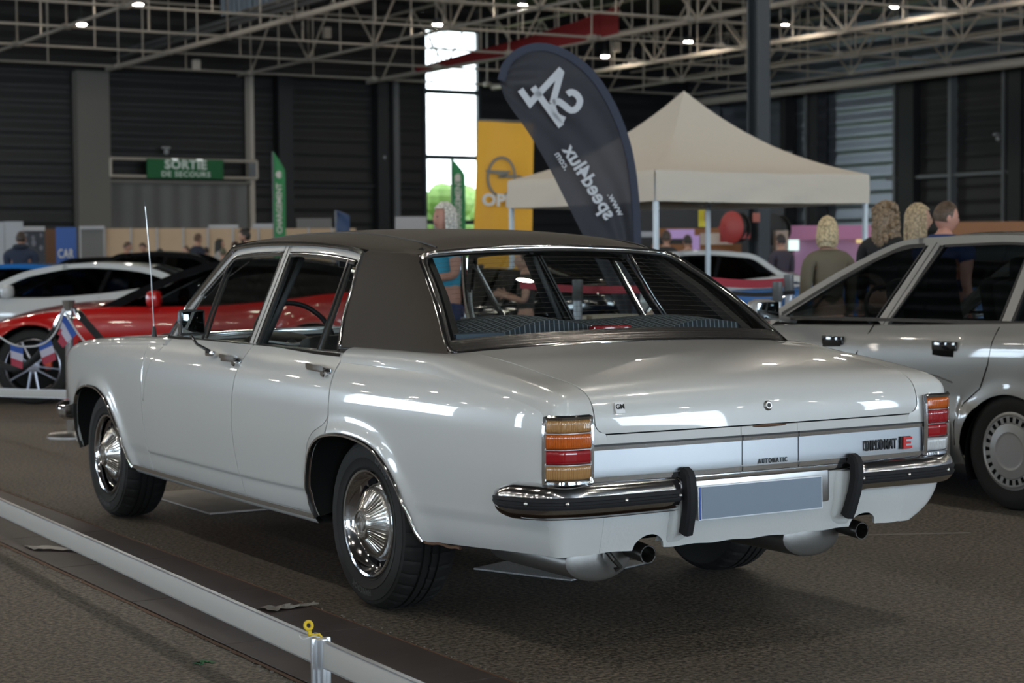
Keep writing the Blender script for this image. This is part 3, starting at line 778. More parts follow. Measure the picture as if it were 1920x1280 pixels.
# --- interior
int_ = MB()
int_.grid([[(x, y, .945) for x in lin(-.72, .72, 10)] for y in (-.44, .02)]); int_.build('parcel_shelf', M['black'], car)
rows = []
for y in lin(-.30, .06, 14):
    rows.append([(x, y, .995 + .050 * math.exp(-((x + .28) / .2) ** 2) + .035 * math.exp(-((x - .42) / .2) ** 2) + .012 * math.sin(x * 9 + y * 12) + (y + .3) * .06) for x in lin(-.62, .62, 40)])
rows = [[(p[0], p[1] - .01, .945) for p in rows[0]]] + rows + [[(p[0], p[1] + .01, .9) for p in rows[-1]]]
MB().grid(rows).build('shelf_cloth', M['check'], car, 60, label='dark checked cloth on the parcel shelf')
MB().box((-.56, -.27, .985), (.2, .12, .05), bev=.008).build('shelf_box', P('blue_grey_box', (.06, .09, .13), .6), car)
b = MB(); b.box((0, .15, .72), (1.30, .16, .46), rot=(-.25, 0, 0), bev=.05); b.box((0, .42, .46), (1.30, .50, .16), bev=.05); b.build('rear_seat', M['seat'], car)
for s in (-1, 1):
    b = MB(); b.box((s * .36, 1.02, .70), (.50, .13, .52), rot=(-.22, 0, 0), bev=.05); b.box((s * .36, 1.32, .44), (.50, .5, .16), bev=.05); b.build('front_seat', M['seat'], car)
b = MB(); b.box((0, 1.98, .82), (1.42, .28, .18), bev=.05); b.ball((-.37, 1.86, .88), (.19, .10, .065), 16, 8); b.build('dashboard', M['black'], car)
for z in (.80, .84): MB().box((.05, 1.838, z), (1.1, .006, .006)).build('dash_trim', M['chrome'], car, 0)
T = Matrix.Translation((-.37, 1.66, .90)) @ Euler((-.42, 0, 0)).to_matrix().to_4x4() @ Matrix.Rotation(PI / 2, 4, 'Z')
b = MB(); b.grid([[T @ Vector((.012 * math.cos(t), (.195 + .012 * math.sin(t)) * math.cos(a), (.195 + .012 * math.sin(t)) * math.sin(a))) for t in lin(0, 2 * PI, 9)] for a in lin(0, 2 * PI, 41)])
st = b.build('steering_wheel', M['black'], car, 60)
b = MB(); b.tube([T @ Vector((0, -.19, .02)), T @ Vector((.03, 0, 0)), T @ Vector((0, .19, .02))], .008, 6); b.tube([T @ Vector((.03, 0, 0)), T @ Vector((.25, 0, 0))], .03, 10); b.build('steering_spokes', M['chrome_dull'], st)
MB().box((0, 1.72, 1.27), (.24, .02, .065), bev=.01).tube([(0, 1.73, 1.27), (0, 1.80, 1.35)], .006).build('rear_view_mirror', M['black'], car)
for s in (-1, 1): MB().box((s * .34, 1.72, 1.315), (.36, .14, .018), rot=(.25, 0, 0), bev=.006).build('sun_visor', M['black'], car)
# headlining and inner sides
MB().grid([[tuple(roofp(u, y) * 1 - Vector((0, 0, .022))) for u in lin(-.96, .96, 16)] for y in lin(.12, 1.78, 16)]).build('headlining', P('headlining', (.02, .02, .02), .9), car)
MB().tube([tuple(rg(.94, v) + Vector((-.03, .10, .0))) for v in (0, .5, 1)], .035, 8).build('pillar_lining', M['black'], car)
MB().tube([tuple(Vector((-1, 1, 1)) * rg(.94, v) if False else Vector((-rg(.94, v).x + .03, rg(.94, v).y + .10, rg(.94, v).z))) for v in (0, .5, 1)], .035, 8).build('pillar_lining', M['black'], car)
# seat belt buckles
for x in (-.26, .47): MB().tube([(x, -.1, .97), (x, -.1, 1.0), (x + .006, -.1, 1.012), (x + .012, -.1, 1.0), (x + .012, -.1, .97)], .003).build('belt_hook', M['chrome_dull'], car)

# --- wheels
def make_wheel(s, y, x=.845):
    """s: side, outer face at |x|; local axis +X outwards"""
    T = Matrix(((s, 0, 0, s * x), (0, 1, 0, y), (0, 0, 1, .317), (0, 0, 0, 1)))
    rim = MB()
    rim.lathe([(.172, -.15), (.176, -.03), (.180, -.012), (.190, -.006), (.1965, -.002), (.198, .004), (.1945, .008), (.187, .006), (.182, -.002), (.176, -.03), (.168, -.042), (.152, -.047), (.140, -.040), (.125, -.034), (.10, -.032), (0, -.032)], 72, T)
    w = rim.build('wheel', M['chrome'], car, 40)
    # dark slots between rim and cap
    b = MB()
    for k in range(10):
        a0 = 2 * PI * k / 10; pts = []
        for a in lin(a0 - .22, a0 + .22, 7): pts.append((.163 * math.cos(a), .163 * math.sin(a)))
        for a in lin(a0 + .22, a0 - .22, 7): pts.append((.143 * math.cos(a), .143 * math.sin(a)))
        b.prism(pts, -.047, -.0395, T @ Matrix(((0, 0, 1, 0), (1, 0, 0, 0), (0, 1, 0, 0), (0, 0, 0, 1))))
    b.build('wheel_slots', M['dark'], w, 0)
    # hub cap: ribbed cone, flat centre
    rows = []; prof = [(.128, -.034), (.130, -.026), (.127, -.018), (.118, -.012), (.114, -.009), (.060, .024), (.056, .031), (.050, .035), (.045, .035), (.042, .031), (.036, .031), (0, .033)]
    cap = MB(); rr = []
    for i, (r, a) in enumerate(prof):
        row = []
        for k in range(288):
            t = 2 * PI * k / 288; rb = 0
            if i in (4, 5): rb = .0022 * (1 if (k // 3) % 2 == 0 else -1) * (1 if i == 4 else .6)
            row.append(T @ Vector((a + rb, r * math.cos(t), r * math.sin(t))))
        rr.append(row)
    cap.grid(rr, closev=True); hc = cap.build('hub_cap', M['hubcap'], w, 25)
    b = MB(); b.lathe([(.026, .0325), (.0285, .0325), (.0285, .036), (.026, .036), (.026, .0325)], 40, T)
    for q in ([(-.034, -.003), (.004, .006), (.002, .001), (.034, .003), (-.004, -.006), (-.002, -.001)],):
        b.prism(q, .0325, .0365, T @ Matrix(((0, 0, 1, 0), (.5, -.85, 0, 0), (.85, .5, 0, 0), (0, 0, 0, 1))))
    b.build('hub_emblem', M['chrome_dull'], hc, 30)
    # tyre
    R_ = .317; prof = [(.178, -.192), (.20, -.198), (.245, -.212), (.285, -.205), (.305, -.188), (.312, -.172), (.3155, -.150), (.3155, -.128), (.308, -.127), (.308, -.119), (.3165, -.118), (.317, -.096), (.309, -.095), (.309, -.087), (.317, -.086), (.3165, -.064), (.308, -.063), (.308, -.055), (.3155, -.054), (.3145, -.036), (.311, -.024), (.303, -.008), (.292, .004), (.282, .0075), (.2795, .0105), (.262, .013), (.240, .0125), (.2375, .0145), (.234, .0125), (.215, .008), (.2085, .007), (.2075, .009), (.2055, .0085), (.202, .004), (.196, -.002), (.186, -.012)]
    ty = MB(); rows = []
    SEG = 216
    for i, (r, a) in enumerate(prof):
        row = []
        for k in range(SEG):
            t = 2 * PI * k / SEG; r2 = r; kk = (k + (3 if a < -.09 else 0)) % 6
            if kk == 0 and r > .302 and (a < -.13 or (-.05 < a < -.004) or (-.115 < a < -.09)): r2 = r - .006
            row.append(T @ Vector((a, r2 * math.cos(t), r2 * math.sin(t))))
        rows.append(row)
    ty.grid(rows, closev=True); tyre = ty.build('tyre', M['tyre'], w, 28)
    def ring_text(nm, body, a_mid, size, rad):
        vs, fs = text_geo(body, size, .0008, .0012, .9, 1.15); out = []
        for v in vs:
            r = rad + v.y; a = a_mid + v.x / rad * (1 if s > 0 else 1)
            # looking from outside: for left side text runs towards -Y at the top ... handled by sign
            sy = 1 if s < 0 else -1
            out.append(T @ Vector((.0128 + v.z, sy * -1 * -r * math.sin(-a) * 1, r * math.cos(a))))
        MB().add(out, fs).build(nm, M['tyre_letter'], tyre, 0, merge=False)
    ring_text('tyre_lettering', 'OPTIMO', .55, .030, .251)
    ring_text('tyre_lettering', 'HANKOOK', PI + .15, .030, .251)
    # brake drum
    MB().lathe([(0, -.16), (.13, -.16), (.13, -.06), (0, -.06)], 30, T).build('brake_drum', M['underbody'], w)
for s in (-1, 1):
    make_wheel(s, 0); make_wheel(s, 2.865, .842)

# --- bumpers
BP = [(.355, -1.262), (.50, -1.264), (.64, -1.262), (.75, -1.252), (.83, -1.225), (.88, -1.175), (.908, -1.11), (.922, -1.03), (.926, -.965)]
for s in (-1, 1):
    path = smooth_cr([(a, b_, 0) for a, b_ in BP], 40)
    def bumper_rows(prof):
        rows = []
        for i, p in enumerate(path):
            t = (path[min(i + 1, 39)] - path[max(i - 1, 0)]).normalized(); n = Vector((t.y, -t.x, 0))
            if n.y > 0 and n.x < .5: n = -n
            k = min(1, (39 - i) / 7) ** .6 * .85 + .15; k0 = min(1, (i + 2) / 3.)
            taper = .38 + .62 * min(1, (39 - i) / 9) 
            rows.append([(s * (p.x + n.x * (-.06 + (a + .06) * k * k0)), p.y + n.y * (-.06 + (a + .06) * k * k0), .522 + (z - .522) * taper) for a, z in prof])
        return rows
    bm_ = MB().grid(bumper_rows([(-.075, .578), (-.04, .582), (-.015, .578), (.002, .566), (.010, .55), (.012, .540), (.004, .540), (.003, .504), (.012, .505), (.006, .492), (-.008, .480), (-.03, .473), (-.07, .470)])).build('rear_bumper', M['chrome_worn'], car, 45)
    MB().grid(bumper_rows([(.003, .5425), (.013, .541), (.017, .534), (.017, .528), (.0135, .526), (.0135, .518), (.017, .516), (.017, .510), (.013, .503), (.003, .501)])).build('rubber_strip', M['rubber'], bm_, 30)
    for i in (1, 8, 17, 25):
        p = path[i]; t = (path[i + 1] - path[max(i - 1, 0)]).normalized(); n = Vector((t.y, -t.x, 0)); n = -n if n.y > 0 and n.x < .5 else n
        MB().ball((s * (p.x + n.x * .014), p.y + n.y * .014, .522), .008, 10, 6).build('bolt', M['chrome_dull'], bm_)
    if s < 0: MB().grid(bumper_rows([(.0, .474), (-.02, .468), (-.06, .464)])).build('bumper_edge_rust', M['rust'], bm_, 45)
# centre bar and guards
MB().grid([[(x, -1.243 - a, z) for a, z in ((-.06, .583), (-.01, .583), (.004, .575), (.006, .562), (0, .552), (-.02, .546), (-.06, .545))] for x in lin(-.36, .36, 20)]).build('bumper_centre_bar', M['chrome'], car, 45)
for s in (-1, 1):
    pts = [(s * .352, -1.258, .596), (s * .352, -1.278, .588), (s * .352, -1.286, .574), (s * .351, -1.289, .53), (s * .347, -1.282, .48), (s * .342, -1.264, .42), (s * .339, -1.252, .392)]
    b = MB(); b.sweep(pts, [(-.019, -.02), (.019, -.02), (.019, .006), (.011, .014), (-.011, .014), (-.019, .006)] , (0, -1, .25)); b.build('bumper_guard', M['rubber'], car, 30, label='black rubber bumper guard')
    # body coloured bracket next to each guard
    MB().grid([[(s * x, y + d, z) for z, y in ((.548, -1.238), (.50, -1.238), (.45, -1.234), (.40, -1.222), (.362, -1.195))] for x, d in ((.282, .05), (.296, .010), (.310, 0), (.362, -.010), (.376, -.008), (.386, .0), (.390, .05))]).build('bumper_bracket', M['paint_rough'], car, 50, REF)
# plate and its blade-like holder
T = frame((-.037, -1.252, .486), (1, 0, 0), (0, .03, 1))
pl = MB().box((0, 0, 0), (.52, .112, .006), bev=.003, M4=T).build('number_plate', M['plate_edge'], car, 30, label='grey blank number plate with white edge')
MB().box((.004, 0, .0035), (.500, .102, .003), M4=T).build('plate_face', M['plate'], pl, 0)
MB().box((-.2535, 0, .004), (.006, .104, .003), M4=T).build('plate_stripe', M['plate_blue'], pl, 0)
MB().box((-.037, -1.232, .515), (.60, .028, .13), bev=.01).build('plate_holder', M['chrome_dull'], car)
# front bumper (its end wraps round the wing)
b = MB(); rows = []
FB = smooth_cr([(0, 3.66, 0), (.5, 3.65, 0), (.75, 3.61, 0), (.86, 3.54, 0), (.895, 3.44, 0), (.90, 3.36, 0)], 30)
for s in (-1, 1):
    rows = []
    for i, p in enumerate(FB):
        t = (FB[min(i + 1, 29)] - FB[max(i - 1, 0)]).normalized(); n = Vector((-t.y, t.x, 0)); n = -n if n.y < -.1 else n
        if n.x < -.5: n = -n
        k = 1 if i < 27 else (29 - i) / 3 + .1
        rows.append([(s * (p.x + n.x * a * k), p.y + n.y * a * k, .495 + (z - .495) * (.5 + .5 * min(1, (29 - i) / 5 + .2))) for a, z in ((-.07, .545), (-.01, .547), (.02, .525), (.026, .508), (.022, .50), (.022, .485), (.016, .465), (-.01, .45), (-.07, .448))])
    fb = MB().grid(rows).build('front_bumper', M['chrome'], car, 45)

# --- exhausts
for s in (-1, 1):
    x = s * .452
    pts = smoothpath([(s * .46, -.55, .31), (s * .455, -.85, .335), (x, -1.05, .338), (x, -1.195, .328)], 16)
    b = MB(); b.tube(pts, .030, 20, cap=False); b.tube(pts, .0265, 20, cap=False)
    b.grid([[Vector(pts[-1]) + Vector((r * math.cos(a), 0, r * math.sin(a))) for r in (.030, .0265)] for a in lin(0, 2 * PI, 21)])
    b.build('tail_pipe', M['pipe'], car, 40)
    b = MB(); T = Matrix.Translation((s * .46, -.93, .315)) @ Matrix.Rotation(PI / 2, 4, 'Z')
    b.grid([[((-.57 if s < 0 else .32) + (r * 1.5) * math.cos(a), yy, .305 + r * .8 * math.sin(a)) for a in lin(0, 2 * PI, 29)] for r, yy in ((0, -1.09), (.07, -1.09), (.083, -1.083), (.086, -1.07), (.086, -.62), (.075, -.58), (0, -.57))])
    b.build('muffler', M['muffler'], car, 40)
MB().tube([(-.56, -1.10, .35), (-.54, -1.13, .31), (-.515, -1.13, .285), (-.53, -1.12, .275)], .009).build('tow_hook', M['pipe'], car)

# --- mirror, aerial
b = MB(); mp = Vector((-.955, 1.44, 1.012))
T = Matrix.Translation(mp) @ Euler((0, 0, .18)).to_matrix().to_4x4()
mr = MB().box((0, 0, 0), (.125, .03, .110), bev=.018, M4=T).build('door_mirror', M['chrome'], car, 40)
MB().box((0, -.013, 0), (.108, .008, .092), bev=.003, M4=T).build('mirror_glass', P('mirror_glass', (.25, .27, .28), .03, 1), mr, 30)
MB().box((0, -.012, 0), (.118, .008, .104), bev=.003, M4=T).build('mirror_rim', M['black'], mr, 30)
MB().tube([(-.955, 1.44, .957), (-.945, 1.40, .92), (-.902, 1.36, .888)], [.006, .006, .008]).box((-.902, 1.355, .880), (.02, .085, .022), bev=.006).build('mirror_stalk', M['chrome'], mr)
MB().tube([(-.795, 2.32, .905), (-.796, 2.322, .965)], [.016, .008]).build('aerial_base', M['black'], car)
MB().tube([(-.796, 2.322, .96), (-.802, 2.33, 1.2), (-.822, 2.34, 1.53)], [.0028, .0025, .0018], 6).build('aerial', M['chrome_dull'], car)
MB().tube([(-.822, 2.34, 1.53), (-.824, 2.341, 1.56)], .0025, 6).build('aerial_tip', M['black'], car)
# faint yellow plaster-like marks and rust on sills / arch
MB().tube([tuple(Vector(SP(-1, y, .302 + .003 * math.sin(y * 60)))) for y in lin(-.42, -.62, 14)], .006, 6).build('rust_patch', M['rust'], car)
MB().tube([tuple(Vector(SP(-1, y, z, -.006))) for y, z in RA[2:18]], .005, 6).build('rust_patch', M['rust'], car)
# ================================================================== THE HALL
def concrete():
    m, nt, b = nodes('rough_concrete'); N = nt.nodes; L = nt.links
    tc = N.new('ShaderNodeTexCoord')
    def noise(sc, det=8, rough=.6):
        n = N.new('ShaderNodeTexNoise'); n.inputs['Scale'].default_value = sc; n.inputs['Detail'].default_value = det; n.inputs['Roughness'].default_value = rough
        L.new(tc.outputs['Object'], n.inputs['Vector']); return n
    def ramp(src, p0, c0, p1, c1):
        r = N.new('ShaderNodeValToRGB'); e = r.color_ramp.elements; e[0].position = p0; e[0].color = (*c0, 1); e[1].position = p1; e[1].color = (*c1, 1)
        L.new(src, r.inputs['Fac']); return r
    big = ramp(noise(.5, 5).outputs['Fac'], .3, (.094, .082, .068), .7, (.140, .124, .106))
    fine = ramp(noise(55, 6, .7).outputs['Fac'], .40, (.25, .25, .26), .66, (1.9, 1.85, 1.75))
    mx = N.new('ShaderNodeMix'); mx.data_type = 'RGBA'; mx.blend_type = 'MULTIPLY'; mx.inputs['Factor'].default_value = 1
    L.new(big.outputs['Color'], mx.inputs['A']); L.new(fine.outputs['Color'], mx.inputs['B'])
    # pale scuffs
    sc = ramp(noise(7, 10, .75).outputs['Fac'], .66, (0, 0, 0), .74, (.06, .057, .052))
    ad = N.new('ShaderNodeMix'); ad.data_type = 'RGBA'; ad.blend_type = 'ADD'; ad.inputs['Factor'].default_value = 1
    L.new(mx.outputs['Result'], ad.inputs['A']); L.new(sc.outputs['Color'], ad.inputs['B'])
    # worn dark asphalt towards the open area behind the saloon
    L.new(ad.outputs['Result'], b.inputs['Base Color'])
    b.inputs['Roughness'].default_value = .62; b.inputs['Specular IOR Level'].default_value = .35
    bp = N.new('ShaderNodeBump'); bp.inputs['Strength'].default_value = .9; bp.inputs['Distance'].default_value = .004
    L.new(noise(90, 4, .6).outputs['Fac'], bp.inputs['Height']); L.new(bp.outputs['Normal'], b.inputs['Normal'])
    return m
M['floor'] = concrete()
M['plates'] = P('steel_cover_plate', (.050, .038, .034), .5, bump=(30, .15, .003), var=(5, (.066, .052, .046), .2), spec=.3)
M['plate_dark'] = P('channel_pit', (.01, .009, .008), .95)
M['clad'] = P('dark_cladding', (.34, .37, .42), .38, 1)
M['clad_black'] = P('black_cladding', (.007, .007, .008), .5)
M['clad_brown'] = P('dark_roller', (.011, .010, .010), .5)
M['steel_cream'] = P('cream_steel', (.50, .44, .37), .5)
M['steel_grey'] = P('grey_steel', (.13, .135, .14), .4, .3)
M['col'] = P('charcoal_steel', (.035, .042, .05), .4)
M['col_beige'] = P('beige_column', (.17, .16, .14), .7)
M['door_grey'] = P('grey_shutter', (.13, .13, .125), .6, var=(.6, (.15, .148, .14), .2))
M['deck'] = P('roof_deck', (.07, .07, .072), .5, .3)
M['fascia'] = P('corrugated_fascia', (.14, .17, .20), .5, .3)
M['redcloth'] = P('red_fabric', (.22, .012, .015), .7)

def S_(o, kind='structure'): o['kind'] = kind; return o
HX0, HX1, HY0, HY1, HZ = -46, 41.5, -42, 54.6, 10.7
EX = .5
S_(MB().grid([[(x, y, 0) for x in (HX0 - .5, 0, HX1 + .5)] for y in (HY0 - .5, 0, HY1 + .4)]).build('floor', M['floor'], None, 0))
def clad(name, a, b_, z0, z1, nrm, mat, pitch=.5, amp=.02):
    """horizontally ribbed metal sheet between plan points a and b_"""
    n = int((z1 - z0) / pitch * 8) + 1; rows = []
    for i in range(n):
        z = z0 + (z1 - z0) * i / (n - 1); d = amp * (math.sin(2 * PI * z / pitch) + .25 * math.sin(4 * PI * z / pitch))
        rows.append([(a[0] + nrm[0] * d, a[1] + nrm[1] * d, z), (b_[0] + nrm[0] * d, b_[1] + nrm[1] * d, z)])
    return S_(MB().grid(rows).build(name, mat, None, 70))
WX0, WX1 = 29.15, 31.5
clad('wall_back', (-31, HY1), (WX0, HY1), 0, HZ + .3, (0, -1), M['clad_brown'])
clad('wall_back', (WX1, HY1), (HX1 + .3, HY1), 0, HZ + .3, (0, -1), M['clad_black'])
clad('wall_back', (WX0, HY1), (WX1, HY1), 9.9, HZ + .3, (0, -1), M['clad_brown'])
clad('wall_right', (HX1, HY0 - .3), (HX1, HY1 + .3), 0, HZ + .3, (-1, 0), M['clad'])
# ceiling: trapezoid deck running along y
rows = []
x = HX0; i = 0
while x < HX1:
    for dx, dz in ((0, 0), (.10, 0), (.14, .09), (.26, .09), (.30, 0)): rows.append([(min(x + dx, HX1), y, HZ + dz) for y in (HY0 - .3, HY1 + .2)])
    x += .30
S_(MB().grid(rows).build('ceiling', M['deck'], None, 0))

# tall window slot in the back wall, glazing and bars
M['sky_pane'] = EM('daylight_pane', (.70, .86, 1.0), 36)
b = MB()
for z in (.05, 2.6, 5.04, 7.5, 9.85): b.box(((WX0 + WX1) / 2, HY1 - .02, z), (WX1 - WX0, .12, .17))
for x in (WX0, WX1): b.box((x, HY1 - .02, 4.95), (.12, .2, 9.9))
S_(b.build('window_1', M['col'], None, 0))
S_(MB().box(((WX0 + WX1) / 2, HY1 + .03, 4.95), (WX1 - WX0, .01, 9.8)).build('window_1_glass', M['glass_clear'], None, 0))
# walls behind and left of the camera with daylight glazing (these light the place and mirror in the paint)
def wall_with_slots(name, axis, pos, lo, hi, slots, nrm, wname):
    cur = lo; k = 2
    for a, b_, z0, z1 in slots + [(hi, hi, 0, 0)]:
        pa = (cur, pos) if axis == 0 else (pos, cur); pb = (a, pos) if axis == 0 else (pos, a)
        if a > cur: clad(name, pa, pb, 0, HZ + .3, nrm, M['clad_brown'])
        if b_ > a:
            qa = (a, pos) if axis == 0 else (pos, a); qb = (b_, pos) if axis == 0 else (pos, b_)
            if z0 > 0: clad(name, qa, qb, 0, z0, nrm, M['clad_brown'])
            clad(name, qa, qb, z1, HZ + .3, nrm, M['clad_brown'])
            c = ((a + b_) / 2, pos, (z0 + z1) / 2) if axis == 0 else (pos, (a + b_) / 2, (z0 + z1) / 2)
            d = (b_ - a, .02, z1 - z0) if axis == 0 else (.02, b_ - a, z1 - z0)
            S_(MB().box(c, d).build('window_glass_%s' % wname, M['sky_pane'], None, 0))
            mb = MB(); z = z0
            while z <= z1 + .01:
                mb.box((c[0] + nrm[0] * .06, c[1] + nrm[1] * .06, z), (d[0] if axis == 0 else .12, .12 if axis == 0 else d[1], .16)); z += (z1 - z0) / 4
            S_(mb.build('window_%s' % wname, M['col'], None, 0))
        cur = b_
wall_with_slots('wall_front', 0, HY0, HX0, HX1, [(-34, -31, 0, 9.5), (-20, -14, 0, 9.5), (3, 12, .4, 9.5), (22.2, 30.0, 0, 9.5)], (0, 1), '2')
wall_with_slots('wall_left', 1, HX0, HY0, HY1, [(-30, -27, 0, 9.5), (-10, -4, 0, 5), (10, 13, 0, 9.5), (26, 33, 1, 9.5), (44, 47, 0, 9.5)], (1, 0), '3')
wall_with_slots('wall_back', 0, HY1, HX0 - .3, -31, [(-40, -31, .8, 7.5)], (0, -1), '4')
S_(MB().box((41.38, -39.4, 4.9), (.02, 3.6, 9.0)).build('window_glass_5', M['sky_pane'], None, 0))
mb = MB()
for z in (.4, 2.65, 4.9, 7.15, 9.4): mb.box((41.3, -39.4, z), (.12, 3.7, .16))
S_(mb.build('window_5', M['col'], None, 0))
# outdoors seen through the slot
S_(MB().grid([[(x, y, -.3) for x in (-20, 120)] for y in (HY1 + .5, 160)]).build('ground_outside', P('grass', (.12, .20, .05), .9, var=(.5, (.20, .26, .08), .3)), None, 0))
M['leaf'] = P('foliage', (.10, .20, .04), .8, var=(2, (.22, .33, .10), .3))
def bush(x, y, h, r, label, seed):
    rnd = random.Random(seed); t = empty('tree', (x, y, -.3), 0, label, 'tree', 'trees outside the tall window')
    MB().tube([(0, 0, 0), (.05, 0, h * .4)], [.14, .09]).build('trunk', P('bark', (.1, .07, .05), .9), t)
    b = MB()
    for k in range(26):
        a = rnd.uniform(0, 6.28); q = r * rnd.uniform(0, .8); zz = h * rnd.uniform(.3, .9); rr = r * rnd.uniform(.25, .5)
        b.ball((q * math.cos(a), q * math.sin(a), zz), (rr, rr, rr * .8), 8, 6)
    b.build('crown', M['leaf'], t, 0)
for i, (px, dp, h, r, lab) in enumerate([(806, 82, 5.0, 1.6, 'pale green tree outside at the left edge of the tall window'), (838, 104, 5.6, 2.4, 'round tree outside in the middle of the tall window'), (884, 92, 4.8, 1.7, 'green tree outside behind the yellow flag edge of the tall window')]):
    p = at(px, 400, dp); bush(p.x, p.y, h, r, lab, i)

# features on the back wall
def bx(name, c, d, mat, label, cat, parent=None, bev=0, group=None):
    return tag(MB().box(c, d, bev=bev).build(name, mat, parent, 30), label, cat, group)
t = MB().box((16.24, 54.25, 3.8), (1.12, .5, 7.6)).build('column', M['col_beige'], None, 0); S_(t)
for x, w, m_ in ((22.0, .16, 'steel_cream'), (23.3, .55, 'clad_black'), (27.2, .45, 'clad_black'), (27.75, .22, 'steel_grey')):
    S_(MB().box((x, 54.3, 3.9), (w, .4, 7.8)).build('column', M[m_], None, 0))
b = MB()
for z in (3.93,): b.box((19.3, 54.2, z), (5.2, .3, .12))
S_(b.build('trim_1', M['col_beige'], None, 0))
rows = [[(x, 54.25 - .02 * math.sin(x * 9), z) for x in lin(16.85, 21.85, 160)] for z in (0, 3.88)]
S_(MB().grid(rows).build('door_1', M['door_grey'], None, 0))
# low rail lines across the dark wall
for x0, x1, z in ((-10, 15.6, 3.92), (22.2, 23, 3.9), (23.6, 29, 3.9)):
    S_(MB().box(((x0 + x1) / 2, 54.45, z), (x1 - x0, .12, .1)).build('trim_2', M['clad_black'], None, 0))
# emergency exit sign on a pipe frame
fr = empty('pipe_rail', (0, 0, 0), 0, 'pipe rail frame across the top of the grey roller door, carrying the green exit sign', 'railing')
b = MB(); 
for z in (4.69, 4.10): b.tube([(16.78, 53.95, z), (22.1, 53.95, z)], .055)
b.build('rail', M['steel_cream'], fr)
MB().tube([(16.78, 53.95, 4.10), (16.78, 53.95, 4.69)], .05).build('upright', M['steel_cream'], fr)
MB().tube([(22.1, 53.95, 4.10), (22.1, 53.95, 4.69)], .05).build('upright', M['steel_cream'], fr)
MB().box((21.95, 53.95, 4.4), (.32, .03, .5)).build('mesh_panel', M['steel_grey'], fr, 0)
sg = empty('exit_sign', (0, 0, 0), 0, 'green emergency exit sign reading SORTIE DE SECOURS', 'sign')
MB().box((19.38, 53.8, 4.37), (2.76, .08, .66)).build('board', P('sign_green', (.006, .13, .035), .6), sg, 0)
text('sign_lettering', 'SORTIE', .42, (19.38, 53.75, 4.50), (1, 0, 0), (0, 0, 1), P('sign_white', (.75, .82, .76), .5), sg, .01, .014, 1.05, 1.08)
text('sign_lettering', 'DE SECOURS', .25, (19.38, 53.75, 4.18), (1, 0, 0), (0, 0, 1), bpy.data.materials['sign_white'], sg, .01, .004, 1.1, 1.15)
M['lamp_em'] = EM('lamp_light', (1.0, .92, .78), 640)
M['lamp_sm'] = EM('small_lamp_light', (.95, 1.0, .97), 1.5)
for x in (18.98, 19.88):
    MB().box((x, 53.74, 4.69), (.2, .06, .04)).build('sign_light', M['lamp_sm'], sg, 0)
# white heaters / cameras high on the walls
for px, py, ax, v, lab in ((311, 277, 1, 54.2, 'small white camera on the wall above the exit sign'), (719, 288, 1, 54.2, 'small white camera on the dark wall left of the tall window'), (1480, 285, 0, 41.1, 'small white camera on the shiny wall right of the steel column'), (1870, 252, 0, 41.1, 'small white camera on the dark wall at far right')):
    p = on(px, py, ax, v); MB_ = MB().box((0, 0, 0), (.28, .12, .07)).ball((0, -.04, -.14), .09, 10, 8); o = tag(MB_.build('wall_camera', P('offwhite_plastic', (.35, .35, .35), .5)), lab, 'camera'); o.location = p

# right wall columns and rails
for y, w, m_ in ((48.0, .3, 'clad_black'), (46.25, .4, 'clad_black'), (41.4, .75, 'clad_black'), (39.3, .15, 'steel_grey'), (36.4, .55, 'clad_black'), (42.0, .12, 'steel_grey'), (46.7, .12, 'steel_grey'), (52.6, .3, 'steel_grey'), (36.9, .1, 'steel_grey')):
    S_(MB().box((41.2, y, 3.85), (.5, w, 7.7)).build('column', M[m_], None, 0))
S_(MB().box((41.15, 36, 3.92), (.2, 13, .12)).build('trim_3', M['steel_grey'], None, 0))
S_(MB().box((41.2, 25.6, 5), (.3, 21, 10)).build('wall_right_dark_bay', M['clad_brown'], None, 0))
b_ = clad('wall_right', (41.25, 41.0), (41.25, 30), 0, 7.6, (-1, 0), M['clad_brown'])
# charcoal steel column in front
b = MB(); cx0, cy0 = 16.5, 19.2
b.box((cx0, cy0 - .14, 5.3), (.26, .03, 10.6)); b.box((cx0, cy0 + .14, 5.3), (.26, .03, 10.6)); b.box((cx0, cy0, 5.3), (.03, .28, 10.6))
S_(b.build('column', M['col'], None, 0))

